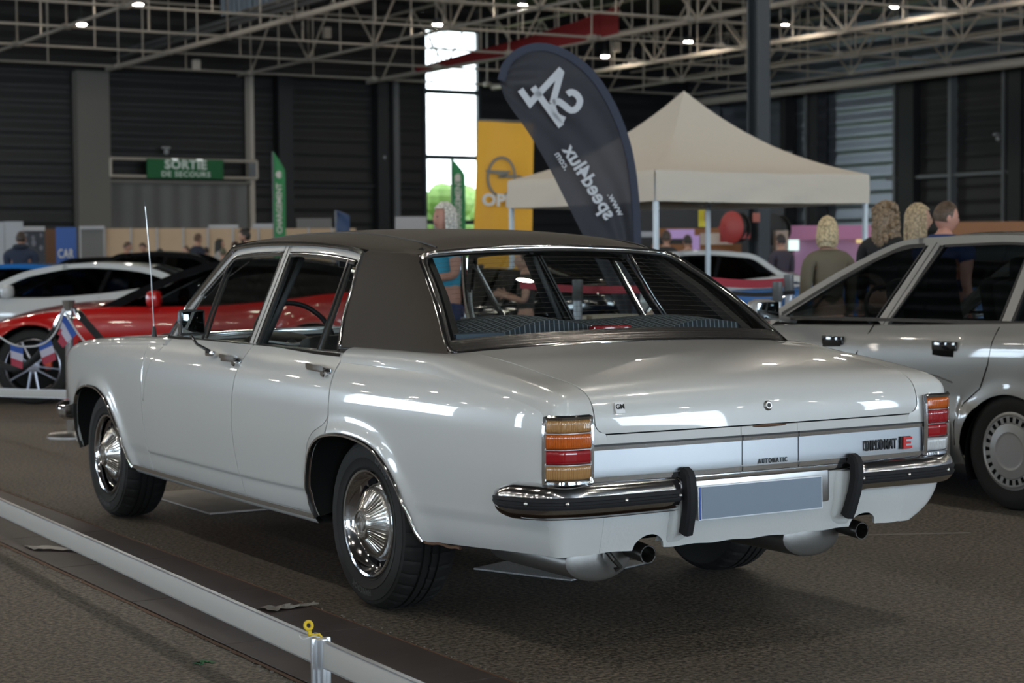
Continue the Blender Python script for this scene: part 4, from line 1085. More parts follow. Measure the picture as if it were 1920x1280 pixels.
# ------------------------------------------------------------------ roof trusses
def bar(name, a, b_, r, parent, mat):
    return MB().tube([a, b_], r, 8).build(name, mat, parent, 60)
ZL, ZU = 7.7, 9.9
XS = [7.35, 12.1, 16.85, 21.6, 26.7, 32.0, 36.6, 40.6]; YS = [25.0, 29.7, 34.4, 39.1, 43.8, 48.5, 53.2]
wordk = ['first', 'second', 'third', 'fourth', 'fifth', 'sixth', 'seventh', 'eighth']
proto = {}
def truss(axis, pos, i):
    lo, hi = (20.3, 54.2) if axis == 1 else (3.0, 41.3)
    step = 2.35 if axis == 1 else 2.375
    start = 25.0 - 4.7 if axis == 1 else 7.35 - 4.75
    nb = 15 if axis == 1 else 17
    dirw = 'towards the tall window wall' if axis == 1 else 'across the hall'
    t = empty('roof_truss', (pos, start, 0) if axis == 1 else (start, pos, 0), 0, 'cream steel roof truss running %s, %s from the %s' % (dirw, wordk[i], 'left' if axis == 1 else 'front'), 'truss', 'steel roof trusses')
    thick = .085 if axis == 1 and i in (2, 4, 5) else (.05 if axis == 1 else .038)
    if axis not in proto:
        d = Vector((0, 1, 0)) if axis == 1 else Vector((1, 0, 0)); L_ = nb * step - .9
        proto[axis] = (bar('vertical_bar', (0, 0, ZL), (0, 0, ZU), .026, None, M['steel_cream']), bar('diagonal_bar', (0, 0, ZL), tuple(d * step + Vector((0, 0, ZU))), .036, None, M['steel_cream']),
                       bar('diagonal_bar', tuple(d * step + Vector((0, 0, ZL))), (0, 0, ZU), .036, None, M['steel_cream']), bar('upper_chord', (0, 0, ZU), tuple(d * L_ + Vector((0, 0, ZU))), .05, None, M['steel_cream']),
                       MB().box((0, 0, ZL), (.24, .24, .16), bev=.03).build('node', M['steel_cream'], None, 30))
        for o in proto[axis]: COL.objects.unlink(o)
    d = Vector((0, 1, 0)) if axis == 1 else Vector((1, 0, 0)); L_ = nb * step - (1.2 if axis == 1 else 1.8)
    bar('lower_chord', (0, 0, ZL), tuple(d * L_ + Vector((0, 0, ZL))), thick, t, M['steel_cream'])
    def put(k, q):
        c = proto[axis][k].copy(); COL.objects.link(c); c.parent = t; c.location = d * q; return c
    put(3, 0)
    for j in range(nb - 1):
        put(0, j * step)
        if axis == 1 and i >= 3:
            if j % 2 == 0: put(1, j * step)
            else: put(2, j * step)
        if j % 2 == 0: put(4, j * step)
for i, x in enumerate(XS): truss(1, x, i)
for i, y in enumerate(YS): truss(0, y, i)
# cable tray / duct beside the third truss, fascia above, red fabric
tag(MB().box((17.35, 37, 8.25), (.5, 34, .12)).tube([(17.0, 20, 8.05), (17.0, 54, 8.05)], .06).build('cable_tray', M['steel_grey']), 'grey cable tray beside the thick truss at upper left', 'cable tray')
rows = []
y = 20
while y < 46.0:
    rows += [[(17.7, y, z) for z in (8.6, 10.66)], [(17.62, y + .1, z) for z in (8.6, 10.66)], [(17.62, y + .2, z) for z in (8.6, 10.66)], [(17.7, y + .3, z) for z in (8.6, 10.66)]]; y += .4
tag(MB().grid(rows).build('bulkhead_panel', M['fascia'], None, 0), 'pale blue grey corrugated panel under the roof at upper left', 'panel')
rows = []; y = 24
while y < 38.5:
    rows += [[(32.7, y, z) for z in (8.9, 10.66)], [(32.62, y + .1, z) for z in (8.9, 10.66)], [(32.62, y + .2, z) for z in (8.9, 10.66)], [(32.7, y + .3, z) for z in (8.9, 10.66)]]; y += .4
tag(MB().grid(rows).build('bulkhead_panel', M['fascia'], None, 0), 'grey corrugated panel under the roof above the dark feather flag', 'panel')
pts = [on(560 + 100 * k / 1, py, 0, 26.6) for k, py in ((2.2, 135), (3.2, 116), (4.3, 98), (5.2, 80), (6.0, 62))]
rows = [[p + Vector((0, 0, dz)) for dz in (0, .15 + .16 * i)] for i, p in enumerate(pts)]
tag(MB().grid(rows).build('fabric_drape', M['redcloth'], None, 30), 'long red fabric drape hanging under the roof trusses', 'drape')
# ventilation units on trusses
for px, py, dp, lab in ((368, 122, 58, 'small box on the truss above the exit sign'), (613, 62, 57, 'small box on the truss at upper centre left'), (1156, 88, 62, 'lamp ballast box above the dark feather flag')):
    p = at(px, py, dp); o = tag(MB().box((0, 0, 0), (.22, .22, .34), bev=.02).build('junction_box', M['steel_cream'], None, 30), lab, 'box'); o.location = p
# pipes along the right wall
for x, z, r, lab in ((40.2, 7.3, .16, 'thick cream pipe running under the roof along the right wall'), (39.0, 8.2, .06, 'thin pipe running above the thick one along the right wall'), (38.2, 8.55, .05, 'thinnest upper pipe along the right wall')):
    tag(MB().tube([(x, 8, z), (x, 54, z)], r, 12).build('pipe', M['steel_cream']), lab, 'pipe')

# ------------------------------------------------------------------ lamps
def lamp(x, y, first=[]):
    if not first:
        t = empty('ceiling_lamp', (x, y, 0))
        MB().lathe([(0, .16), (.08, .16), (.12, .10), (.15, .0), (.15, -.02), (.135, -.02)], 16, Matrix.Translation((0, 0, 8.0)) @ Matrix.Rotation(-PI / 2, 4, 'Y')).build('housing', M['steel_grey'], t)
        MB().lathe([(0, -.07), (.08, -.058), (.125, -.02), (.135, 0)], 10, Matrix.Translation((0, 0, 7.985)) @ Matrix.Rotation(-PI / 2, 4, 'Y')).build('diffuser', M['lamp_em'], t, 0, recalc=False)
        MB().tube([(0, 0, 8.15), (0, 0, 10.6)], .012, 5).build('cable', M['black'], t)
        first.append(t); return t
    c = copy_tree(first[0]); c.location = (x, y, 0); return c
LX = [-32, -23, -14, -5, 4, 13, 22, 31]; LY = [31.3 + 4.65 * j for j in range(-15, 5)]
vis = {}
for x in LX:
    for y in LY:
        if (x == 13 and y > 48) or (x == 22 and y > 42) or (x == 31 and y > 46): continue
        o = lamp(x, y)
        q = Vector((x, y, 8)) - CP; dd = q.dot(Fv); px = 960 + f_ * q.dot(R2) / dd if dd > 0 else -1; py = 640 - f_ * q.dot(U2) / dd if dd > 0 else -1
        if dd > 0 and -5 < px < 1925 and -5 < py < 200:
            side = 'upper left above the exit sign' if px < 400 else ('above the tall window' if px < 930 else ('above the dark feather flag' if px < 1250 else ('beside the charcoal column' if px < 1550 else 'at upper right')))
            vis.setdefault((x), []).append(o); o['label'] = 'round bright ceiling lamp %s, %s of its row' % (side, wordk[len(vis[x]) - 1]); 
        else: o['label'] = 'round bright ceiling lamp in the rows above and behind the camera'
        o['category'] = 'ceiling lamp'; o['group'] = 'round ceiling lamps'

# ------------------------------------------------------------------ channel with cover plates
S_(MB().box((-1.275, 1.2, -.012), (.53, 13.5, .02)).build('floor_channel', M['plate_dark'], None, 0))
for sx_, xx in (('left', -1.545), ('right', -1.008)):
    rnd = random.Random(3 if xx < -1.2 else 4)
    rows = [[(xx - .008 + rnd.uniform(-.004, .004), y, .002), (xx, y, .007), (xx + .008 + rnd.uniform(-.004, .004), y, .002)] for y in lin(-5, 8, 240)]
    S_(MB().grid(rows).build('trim_4', M['rust'], None, 0))
fpl = None; k = 0
words = ['nearest the camera', 'second from the camera', 'third from the camera', 'fourth from the camera', 'fifth from the camera', 'sixth from the camera', 'seventh from the camera', 'eighth from the camera', 'ninth from the camera', 'tenth from the camera', 'farthest from the camera']
y = -2.10
for k in range(11):
    if fpl is None:
        fpl = MB().box((0, 0, .004), (.518, .893, .006), bev=.0015).build('cover_plate', M['plates'], None, 0); o = fpl
    else: o = fpl.copy(); COL.objects.link(o)
    o.location = (-1.276, y + .4475 + .8975 * k, 0); o.rotation_euler = (0, 0, (k % 3 - 1) * .002)
    tag(o, 'dark brown steel cover plate in the floor channel, ' + words[k], 'floor plate', 'steel cover plates of the floor channel')
# gravelly broken edge along the channel
rnd = random.Random(11); b = MB()
for _ in range(700):
    y = rnd.uniform(-2, 5); xx = rnd.choice((-.985, -1.565)) + rnd.gauss(0, .010); r = rnd.uniform(.002, .006)
    b.ball((xx, y, r * .3), (r, r * rnd.uniform(.7, 1.5), r * .6), 5, 3)
tag(b.build('gravel', P('gravel', (.16, .14, .12), .9), None, 0), 'loose grit along both edges of the floor channel', 'grit', kind='stuff')
# ================================================================== NEAR THINGS
M['board_white'] = P('barrier_board', (.44, .425, .40), .5, bump=(40, .06, .001))
M['profile'] = P('aluminium_profile', (.62, .63, .65), .3, 1)
# low barrier: long boards on aluminium posts
def barrier(a, b_, z0, z1, posts, label, gname=None):
    a = Vector(a); b_ = Vector(b_); d = (b_ - a).normalized(); n = Vector((-d.y, d.x, 0)); ang = math.atan2(d.y, d.x)
    t = empty('low_barrier', tuple(a), 0, label, 'barrier')
    stops = [0] + posts + [(b_ - a).length]
    for i in range(len(stops) - 1):
        L_ = stops[i + 1] - stops[i] - .06
        T = Matrix.Rotation(ang, 4, 'Z'); m = (stops[i] + stops[i + 1]) / 2
        bd = MB().box(T @ Vector((m, 0, (z0 + z1) / 2)), (L_, .012, z1 - z0), rot=T, bev=.001).build('board', M['board_white'], t, 30)
        bb = MB()
        for z in (z1 + .001, z0 - .001): bb.box(T @ Vector((m, 0, z)), (L_, .016, .004), rot=T)
        bb.build('edge_profile', M['profile'], bd, 0)
    for q in posts:
        T = Matrix.Rotation(ang, 4, 'Z'); b = MB()
        for dx, dy in ((-.022, 0), (.022, 0), (0, -.022), (0, .022)): b.box(T @ Vector((q + dx, dy, z1 / 2 + .003)), (.014, .014, z1 + .006), rot=T, bev=.003)
        b.box(T @ Vector((q, 0, z1 / 2 + .002)), (.034, .034, z1 + .004), rot=T); b.build('post', M['profile'], t, 30)
    return t
barrier((-1.685, -3.2, 0), (-1.50, 3.6, 0), .128, .2, [1.95], 'long low white barrier rail on an aluminium post in the left foreground')
# yellow ring tie
p = Vector((-1.648, -1.215, .203))
b = MB(); b.grid([[p + Vector((-.004, 0, .034)) + Vector((math.cos(a) * (.011 + .005 * math.cos(t)), math.sin(a) * .003, math.sin(a) * (.011 + .005 * math.cos(t)))) + Vector((0, .005 * math.sin(t), 0)) for t in lin(0, 2 * PI, 9)] for a in lin(0, 2 * PI, 21)])
b.tube([p + Vector((-.002, 0, .022)), p + Vector((.0, 0, .008)), p + Vector((.012, -.004, .003)), p + Vector((.024, -.012, .008)), p + Vector((.03, -.02, -.002))], [.006, .007, .006, .004, .003], 8)
tag(b.build('cable_tie', P('yellow_plastic', (.72, .50, .02), .4)), 'yellow plastic ring tie on top of the barrier post', 'tie')
b = MB(); b.tube([p + Vector((.03 * math.cos(a), .024 * math.sin(a), .003 + .004 * math.sin(3 * a))) for a in lin(0, 2 * PI, 20)], .0018, 5)
tag(b.build('string_loop', P('white_string', (.6, .6, .6), .6)), 'thin white string loop around the barrier post top', 'string')
# crumpled tape scraps
def scrap(c, d, w, label, seed, mat, ang=0):
    rnd = random.Random(seed); rows = []
    for i in range(12):
        t = i / 11; q = Vector(c).lerp(Vector(d), t); ww = w * (1 - t * .7)
        rows.append([(q.x + rnd.uniform(-.006, .006) - s_ * 0, q.y + s_ * ww + rnd.uniform(-.006, .006), .010 + .010 * rnd.random() * (1 if s_ else 2)) for s_ in (-.5, -.2, .1, .5)])
    return tag(MB().grid(rows).build('tape_scrap', mat, None, 0), label, 'tape')
M['tape'] = P('clear_tape', (.30, .28, .25), .3)
scrap((-1.49, 2.06, 0), (-1.27, 1.80, 0), .14, 'crumpled strip of printed tape lying on the cover plates beyond the barrier, at left', 2, P('tape_white', (.42, .39, .36), .5))
scrap((-1.20, .16, 0), (-.985, .15, 0), .10, 'crumpled clear tape on the cover plates beside the saloon', 5, M['tape'])
for px, py, lab in ((165, 1088, 'small pale scuff of torn paper at the channel edge'), (380, 1243, 'small green scrap on the concrete at bottom left')):
    p = on(px, py, 2, 0); rnd = random.Random(px); b = MB()
    for k in range(5): b.box((p.x + rnd.uniform(-.03, .03), p.y + rnd.uniform(-.02, .02), .003), (.03, .012, .002), rot=(0, 0, rnd.uniform(0, 3)))
    tag(b.build('litter', P('litter_%d' % px, (.02, .12, .04) if px > 300 else (.22, .21, .19), .7), None, 0), lab, 'litter')
# drip trays / sheets below the saloon
bx('floor_sheet', (-.20, 3.12, .006), (.40, .95, .008), P('pale_sheet', (.42, .38, .34), .7, var=(6, (.30, .27, .24), .3)), 'pale flat board lying on the floor under the front of the saloon', 'sheet')
t = MB(); t.add([(-.105, .52, .006), (.078, .072, .006), (.60, .25, .006), (.27, .66, .006)], [(0, 1, 2, 3)]); 
o = MB().prism([(-.105, .52), (.078, .072), (.60, .25), (.27, .66)], .002, .008).build('drip_tray', P('speckled_tray', (.34, .34, .34), .4, .3, bump=(220, 1, .004), var=(160, (.5, .5, .5), .12)), None, 0); tag(o, 'speckled metal drip tray on the floor under the tail of the saloon', 'tray')
# thin white floor lines
for a, b_, lab in (((0, 788), (108, 786), 'faded white floor line at far left beyond the saloon'), ((1490, 1006), (1820, 999), 'thin white floor line at right of the saloon')):
    p = on(*a, 2, 0); q = on(*b_, 2, 0); d = (q - p).normalized(); n = Vector((-d.y, d.x, 0)) * .012
    S_(MB().add([p - n + Vector((0, 0, .002)), q - n + Vector((0, 0, .002)), q + n + Vector((0, 0, .002)), p + n + Vector((0, 0, .002))], [(0, 1, 2, 3)]).build('trim_5', P('floor_line', (.25, .24, .22), .8), None, 0))

# ------------------------------------------------------------------ feather flag
def feather(base, R_, outline_pole, name, label, mat_flag, mat_edge):
    pass
FD = 13.6
def fpt(px, py, off=0):
    # upright plane of the flag (faces the camera side), origin chosen on the floor below the pole
    return None
fo = at(1192, 600, FD); fdir = Vector((.90, -.436, 0)).normalized(); fn_ = fdir.cross(Vector((0, 0, 1)))
def FP(px, py, off=0):
    """flag plane point seen at a pixel of the photo when surveyed; the flag hangs in the vertical plane through fo"""
    d = ray(px, py); t = (fo - CP).dot(fn_) / d.dot(fn_); q = CP + d * t
    return q + fn_ * off
polepx = [(1194, 640), (1197, 560), (1199, 480), (1198, 420), (1193, 350), (1184, 290), (1168, 235), (1145, 185), (1115, 140), (1080, 108), (1040, 88), (1003, 84), (968, 96), (945, 120), (936, 150)]
leftpx = [(1181, 640), (1168, 600), (1150, 560), (1128, 510), (1104, 462), (1085, 425), (1060, 375), (1035, 325), (1010, 280), (985, 240), (962, 208), (945, 180), (936, 150)]
ff_ = empty('feather_flag', tuple(Vector((FP(1194, 760).x, FP(1194, 760).y, 0))), 0, 'tall dark navy feather flag leaning left, with mirrored white lettering', 'flag')
org = ff_.location
NP = 60
pl_ = smooth_cr([tuple(FP(*p)) for p in polepx], NP); ll_ = smooth_cr([tuple(FP(*p)) for p in leftpx], NP)
rows = []
for i in range(NP):
    row = []
    for t in lin(0, 1, 26):
        q = pl_[i].lerp(ll_[i], t); w = .022 * math.sin(t * 9 + i * .10) * (1 - i / NP) * t * (1 - t) * 4 + .010 * math.sin(t * 21 - i * .2) * t * (1 - t) * 4
        row.append(tuple(q + fn_ * w - org))
    rows.append(row)
M['navy'] = P('navy_polyester', (.022, .030, .050), .55, spec=.3)
# thin cloth lets some light through
def cloth_mat2(name, col, tcol, fac):
    m = bpy.data.materials.new(name); m.use_nodes = True; nt = m.node_tree; N = nt.nodes; L = nt.links
    b = N['Principled BSDF']; b.inputs['Base Color'].default_value = (*col, 1); b.inputs['Roughness'].default_value = .6
    t = N.new('ShaderNodeBsdfTransparent'); t.inputs['Color'].default_value = (*tcol, 1); tr = N.new('ShaderNodeBsdfTranslucent'); tr.inputs['Color'].default_value = (*tcol, 1)
    m1 = N.new('ShaderNodeMixShader'); m1.inputs[0].default_value = fac; m2 = N.new('ShaderNodeMixShader'); m2.inputs[0].default_value = .12
    L.new(b.outputs[0], m2.inputs[1]); L.new(tr.outputs[0], m2.inputs[2]); L.new(m2.outputs[0], m1.inputs[1]); L.new(t.outputs[0], m1.inputs[2]); L.new(m1.outputs[0], N['Material Output'].inputs['Surface'])
    return m
M['navy_cloth'] = cloth_mat2('navy_cloth', (.010, .014, .026), (.30, .30, .34), .20)
MB().grid(rows).build('cloth', M['navy_cloth'], ff_, 60)
rows = []
for i in range(NP):
    d = (pl_[min(i + 1, NP - 1)] - pl_[max(i - 1, 0)]).normalized(); inn = (ll_[i] - pl_[i]); inn = inn.normalized() if inn.length > .02 else Vector((0, 0, -1))
    nn = fn_.cross(d); nn = nn if nn.dot(Vector((0, 0, -1)) if i > 40 else -fdir) > 0 else -nn
    rows.append([tuple(pl_[i] - nn * .012 + fn_ * -.012 - org), tuple(pl_[i] + nn * .045 + fn_ * -.012 - org), tuple(pl_[i] + nn * .045 + fn_ * .012 - org), tuple(pl_[i] - nn * .012 + fn_ * .012 - org)])
MB().grid(rows, closev=True).build('pole_sleeve', P('navy_sleeve', (.010, .016, .040), .6), ff_, 60)
MB().tube([tuple(p - org) for p in pl_], .010, 8).build('pole', M['black'], ff_)
low = FP(1194, 760); MB().tube([(0, 0, 0), tuple(pl_[0] - org)], .014, 8).build('lower_pole', M['steel_grey'], ff_)
MB().box((0, 0, .02), (.5, .5, .03), bev=.01).build('base_plate', M['black'], ff_)
M['flag_white'] = P('flag_print', (.50, .52, .56), .6)
def flag_text(body, size, cpx, epx, off, sxx=1.0, bold=.0, sp=1.0):
    """cpx: centre pixel, epx: pixel towards which the lettering reads (mirrored print)"""
    c = FP(*cpx); e = FP(*epx); r = (e - c).normalized()
    up = fn_.cross(r).normalized()
    return c, r, up
# mirrored print : glyph x axis runs along 'read' direction, glyph y is flipped to mirror
def mtext(name, body, size, cpx, epx, sxx=1, bold=0, sp=1, flip=True):
    c = FP(*cpx); e = FP(*epx); r = (e - c).normalized(); up = r.cross(fn_).normalized()
    if flip: up = -up
    vs, fs = text_geo(body, size, .004, bold, sxx, sp)
    MB().add([tuple(c + r * v.x + up * v.y - fn_ * (.034 if fn_.dot(CP - fo) < 0 else -.034) - fn_ * 0 + fn_ * v.z - org) for v in vs], fs).build(name, M['flag_white'], ff_, 0, merge=False)
sgn_n = 1 if fn_.dot(CP - fo) > 0 else -1
def mtext(name, body, size, cpx, epx, sxx=1, bold=0, sp=1, z=.030):
    c = FP(*cpx); e = FP(*epx); r = (e - c).normalized(); up = fn_.cross(r).normalized()
    if up.dot(fdir) < 0: up = -up
    vs, fs = text_geo(body, size, .003, bold, sxx, sp)
    MB().add([tuple(c + r * v.x + up * v.y + fn_ * sgn_n * (z + v.z) - org) for v in vs], fs).build(name, M['flag_white'], ff_, 0, merge=False)
mtext('flag_lettering', 'speed4lux', .150, (1104, 342), (1066, 280), 1.0, .004, 1.0)
mtext('flag_lettering', 'www.', .078, (1153, 383), (1140, 359), 1.0, .001, 1.0)
mtext('flag_lettering', '.com', .074, (1053, 302), (1041, 283), 1.0, .001, 1.0)
def zp(x, y): return (760 + x / 4.364, y / 4.364)
def stroke(b, pts, w, smooth=False):
    P3 = [FP(*zp(*p)) for p in pts]
    if smooth: P3 = smooth_cr([tuple(p) for p in P3], 22)
    rows = []
    for i, p in enumerate(P3):
        t0 = (P3[i] - P3[i - 1]).normalized() if i else None; t1 = (P3[i + 1] - P3[i]).normalized() if i < len(P3) - 1 else None
        t = ((t0 or t1) + (t1 or t0)).normalized(); n = fn_.cross(t); k = 1 / max(.6, (t0 or t1).dot(t)) if not smooth else 1
        o = fn_ * sgn_n * .030
        rows.append([tuple(p + n * w * k / 2 + o - org), tuple(p - n * w * k / 2 + o - org)])
    b.grid(rows)
b = MB(); w_ = .048
stroke(b, [(1275, 568), (1110, 745), (1018, 848), (938, 735)], w_)
stroke(b, [(1040, 715), (1160, 880), (1272, 1035)], w_)
stroke(b, [(1272, 585), (1200, 850)], w_)
stroke(b, [(1196, 850), (1245, 832), (1290, 860), (1350, 905), (1402, 885), (1425, 825), (1395, 775), (1352, 757), (1322, 775)], w_, True)
stroke(b, [(1200, 850), (1208, 900), (1240, 955), (1300, 985)], w_, True)
b.build('flag_logo', M['flag_white'], ff_, 0, recalc=False)

# ------------------------------------------------------------------ pop-up tent
M['canvas'] = P('cream_canvas', (.62, .56, .48), .8, bump=(9, .25, .02))
M['canvas_in'] = M['canvas']
M['tent_leg'] = P('white_tent_leg', (.62, .70, .78), .35)
TX, TY, TS = 7.54, 9.85, 3.0
tt = empty('pop_up_tent', (TX, TY, 0), 0, 'cream pop-up tent with pointed roof, behind the dark feather flag', 'tent')
Tc = Vector((TS / 2, TS / 2, 0)); zb_, zt_, zpk = 1.86, 2.19, 3.20
def prof(t):   # 0 at eave, 1 at peak, sagging canvas
    return zt_ + (zpk - zt_) * (.42 * t + .58 * t ** 2.3)
corners = [Vector((0, 0, 0)), Vector((TS, 0, 0)), Vector((TS, TS, 0)), Vector((0, TS, 0))]
b = MB()
for k in range(4):
    a, c = corners[k], corners[(k + 1) % 4]; rows = []
    for t in lin(0, 1, 18):
        row = []
        for u in lin(0, 1, 17):
            q = a.lerp(c, u).lerp(Tc, t); sag = -.05 * math.sin(PI * u) * (1 - t) * math.sin(PI * min(1, t * 1.2 + .15)); row.append((q.x, q.y, prof(t) + sag))
        rows.append(row)
    b.grid(rows)
b.build('roof_canopy', M['canvas'], tt, 50)
for k in range(4):
    a, c = corners[k], corners[(k + 1) % 4]; d = (c - a).normalized(); n = Vector((d.y, -d.x, 0)); rows = []
    for z, o in ((zt_, 0), (zt_ - .04, .01), (zt_ - .1, .008), (zt_ - .18, .014), (zt_ - .26, .008), (zb_, .012)):
        rows.append([tuple(a.lerp(c, u) + n * (o + .012 * math.sin(u * 19 + z * 60) * math.sin(PI * u)) + Vector((0, 0, z - .012 * math.sin(PI * u)))) for u in lin(0, 1, 40)])
    MB().grid(rows).build('valance', M['canvas'], tt, 60)
for k, q in enumerate(corners):
    MB().box((q.x + (.03 if q.x < 1 else -.03), q.y + (.03 if q.y < 1 else -.03), 1.05), (.048, .048, 2.1), bev=.004).box((q.x + (.03 if q.x < 1 else -.03), q.y + (.03 if q.y < 1 else -.03), .01), (.12, .12, .02)).build('leg', M['tent_leg'], tt)
b = MB()
for k in range(4):
    a, c = [q + (Tc - q).normalized() * .12 for q in (corners[k], corners[(k + 1) % 4])]
    for u0, u1 in ((.02, .5), (.5, .98)):
        b.tube([tuple(a.lerp(c, u0) + Vector((0, 0, 2.10))), tuple(a.lerp(c, u1) + Vector((0, 0, 1.92)))], .011, 6); b.tube([tuple(a.lerp(c, u0) + Vector((0, 0, 1.92))), tuple(a.lerp(c, u1) + Vector((0, 0, 2.10)))], .011, 6)
b.build('scissor_frame', M['tent_leg'], tt)
MB().tube([(TS / 2, TS / 2, 2.3), (TS / 2, TS / 2, 3.16)], .02).build('centre_mast', M['tent_leg'], tt)

# ------------------------------------------------------------------ yellow hanging flag with ring emblem
od = 29.5
yf = empty('yellow_flag', (0, 0, 0), 0, 'yellow banner flag with grey ring and lightning emblem, between tall window and tent', 'flag')
M['yellow'] = cloth_mat2('yellow_cloth', (.82, .42, .03), (.8, .4, .04), .03)
tl, tr, bl, br_ = at(896, 227, od), at(1001, 231, od), at(889, 424, od), at(998, 428, od); bl = bl + (bl - tl) * .5; br_ = br_ + (br_ - tr) * .5
yn = (tr - tl).cross(bl - tl).normalized(); yn = yn if yn.dot(CP - tl) > 0 else -yn
rows = []
for v in lin(0, 1, 30):
    rows.append([tuple(tl.lerp(tr, u).lerp(bl.lerp(br_, u), v) + yn * (.03 * math.sin(u * 7 + v * 2) + .02 * math.sin(u * 15) * v)) for u in lin(0, 1, 26)])
MB().grid(rows).build('cloth', M['yellow'], yf, 60)
MB().tube([tuple(tl + Vector((0, 0, .02))), tuple(tr + Vector((0, 0, .02)))], .015).tube([tuple(tl + yn * -.06 + Vector((0, 0, .05))), tuple(Vector((tl.x, tl.y, 0)) - yn * .06)], .02).build('pole', M['steel_grey'], yf)
M['emb'] = P('grey_print', (.17, .155, .13), .6); M['white_print'] = P('white_print', (.62, .60, .55), .6)
r_ = (tr - tl).normalized(); u_ = (tl - bl).normalized()
ec = at(940, 332, od) + yn * .055
b = MB(); ppm = 3431 / od
def ribbon(pts, w):
    rows = []
    for i, p in enumerate(pts):
        t = (pts[min(i + 1, len(pts) - 1)] - pts[max(i - 1, 0)]).normalized(); n = yn.cross(t); rows.append([tuple(p + n * w / 2), tuple(p - n * w / 2)])
    b.grid(rows)
ribbon([ec + r_ * .215 * math.cos(a) + u_ * .31 * math.sin(a) for a in lin(0, 2 * PI, 41)], .042)
def poly(px): b.add([tuple(at(x, y, od) + yn * .057) for x, y in px], [tuple(range(len(px)))])
poly([(910, 319), (958, 321), (950, 328), (914, 325)]); poly([(958, 321), (945, 334), (932, 334), (948, 326)]); poly([(932, 327), (972, 329), (985, 333), (942, 334)])
b.build('ring_emblem', M['emb'], yf, 0, recalc=False)
text('flag_lettering', 'OPEL', .26, at(942, 377, od) + yn * .055, r_, u_, M['white_print'], yf, .004, .012, 1.05, 1.05)

# ------------------------------------------------------------------ green feather flags
M['green'] = P('green_cloth', (.03, .22, .075), .7)
def small_feather(px, top, bot, dp, w, label, mat, word, lean=1, wmat=None):
    """upright feather flag: px left edge x, top/bot rows, w width in pixels"""
    t = empty('feather_flag', (0, 0, 0), 0, label, 'flag')
    a = at(px, bot, dp); r = Rv; n = (CP - a); n.z = 0; n.normalize(); s_ = dp / 3431
    H = (bot - top) * s_; W_ = w * s_; org_ = Vector((a.x, a.y, 0)); t.location = org_; z0 = a.z
    edge = [(0, 0), (0, H * .9), (W_ * .02, H * .97), (W_ * .12, H)]; rows = []
    for i, v in enumerate(lin(0, 1, 24)):
        z = H * v; wid = W_ * (1 if v < .72 else (1 - ((v - .72) / .28) ** 1.3 * .95))
        rows.append([tuple(r * (wid * u) + n * (.02 * math.sin(u * 5 + v * 6)) + Vector((0, 0, z0 + z))) for u in lin(0, 1, 8)])
    # tail down to 0.4 m
    rows = [[(p[0], p[1], max(.4, z0 - 1.2)) for p in rows[0]]] + rows
    MB().grid(rows).build('cloth', mat, t, 60)
    MB().tube([(0, 0, 0), tuple(Vector((0, 0, z0 + H * .99)))], .02, 8).build('pole', M['steel_grey'], t)
    MB().box((0, 0, .02), (.4, .4, .03)).build('base_plate', M['black'], t)
    if word:
        c = r * (W_ * .5) + n * .05 + Vector((0, 0, z0 + H * .22)); text('flag_lettering', word, W_ * .62, c, (0, 0, 1), -r if lean > 0 else r, wmat or M['white_print'], t, .004, .004)
        MB().ball(tuple(r * (W_ * .5) + n * .045 + Vector((0, 0, z0 + H * .68))), (W_ * .3, .01, W_ * .3), 12, 8).build('flag_emblem', M['white_print'], t)
    return t
small_feather(513, 284, 421, 49, 23, 'green feather flag standing at the dark wall, left of the tall window', M['green'], 'CHARGEMENT')
small_feather(847, 297, 412, 52, 26, 'green feather flag standing in front of the tall window', M['green'], 'CHARGEMENT')
small_feather(630, 394, 432, 34, 26, 'blue and grey curved beach flag, only its top above the brown roof', P('blue_flag', (.03, .06, .14), .6), None)

# ------------------------------------------------------------------ partition stands at left
def stand_panel(name, x0, x1, top, dp, mat, label, cat='panel', group=None, slope=0, bottom=0):
    a = at(x0, top, dp); c = at(x1, top + slope, dp + .0); z = (a.z + c.z) / 2
    m = (a + c) / 2; w = (Vector((c.x - a.x, c.y - a.y, 0))).length; ang = math.atan2(c.y - a.y, c.x - a.x)
    o = tag(MB().box((0, 0, (z + bottom) / 2), (w, .05, z - bottom)).build(name, mat, None, 0), label, cat, group); o.location = (m.x, m.y, 0); o.rotation_euler = (0, 0, ang); return o
M['ply'] = P('pale_plywood', (.50, .36, .235), .7, var=(1.2, (.45, .32, .21), .2)); M['post_white'] = P('white_post', (.40, .40, .42), .5)
xs_ = [196, 245, 294, 343, 389, 436, 484, 530, 578, 622, 668]
for i in range(len(xs_) - 1):
    stand_panel('partition_panel', xs_[i] + 2, xs_[i + 1] - 1, 428, 52, M['ply'], 'pale plywood stand panel along the back, %s from the left' % (['first', 'second', 'third', 'fourth', 'fifth', 'sixth', 'seventh', 'eighth', 'ninth', 'tenth'][i]), 'panel', 'pale plywood partition panels')
    stand_panel('partition_post', xs_[i] - 1, xs_[i] + 2, 427, 51.95, M['post_white'], 'thin white post left of the %s plywood panel' % (['first', 'second', 'third', 'fourth', 'fifth', 'sixth', 'seventh', 'eighth', 'ninth', 'tenth'][i]), 'post', 'white partition posts')
t = empty('stand_frame', (0, 0, 0), 0, 'white framed grey stand wall left of the plywood panels', 'panel')
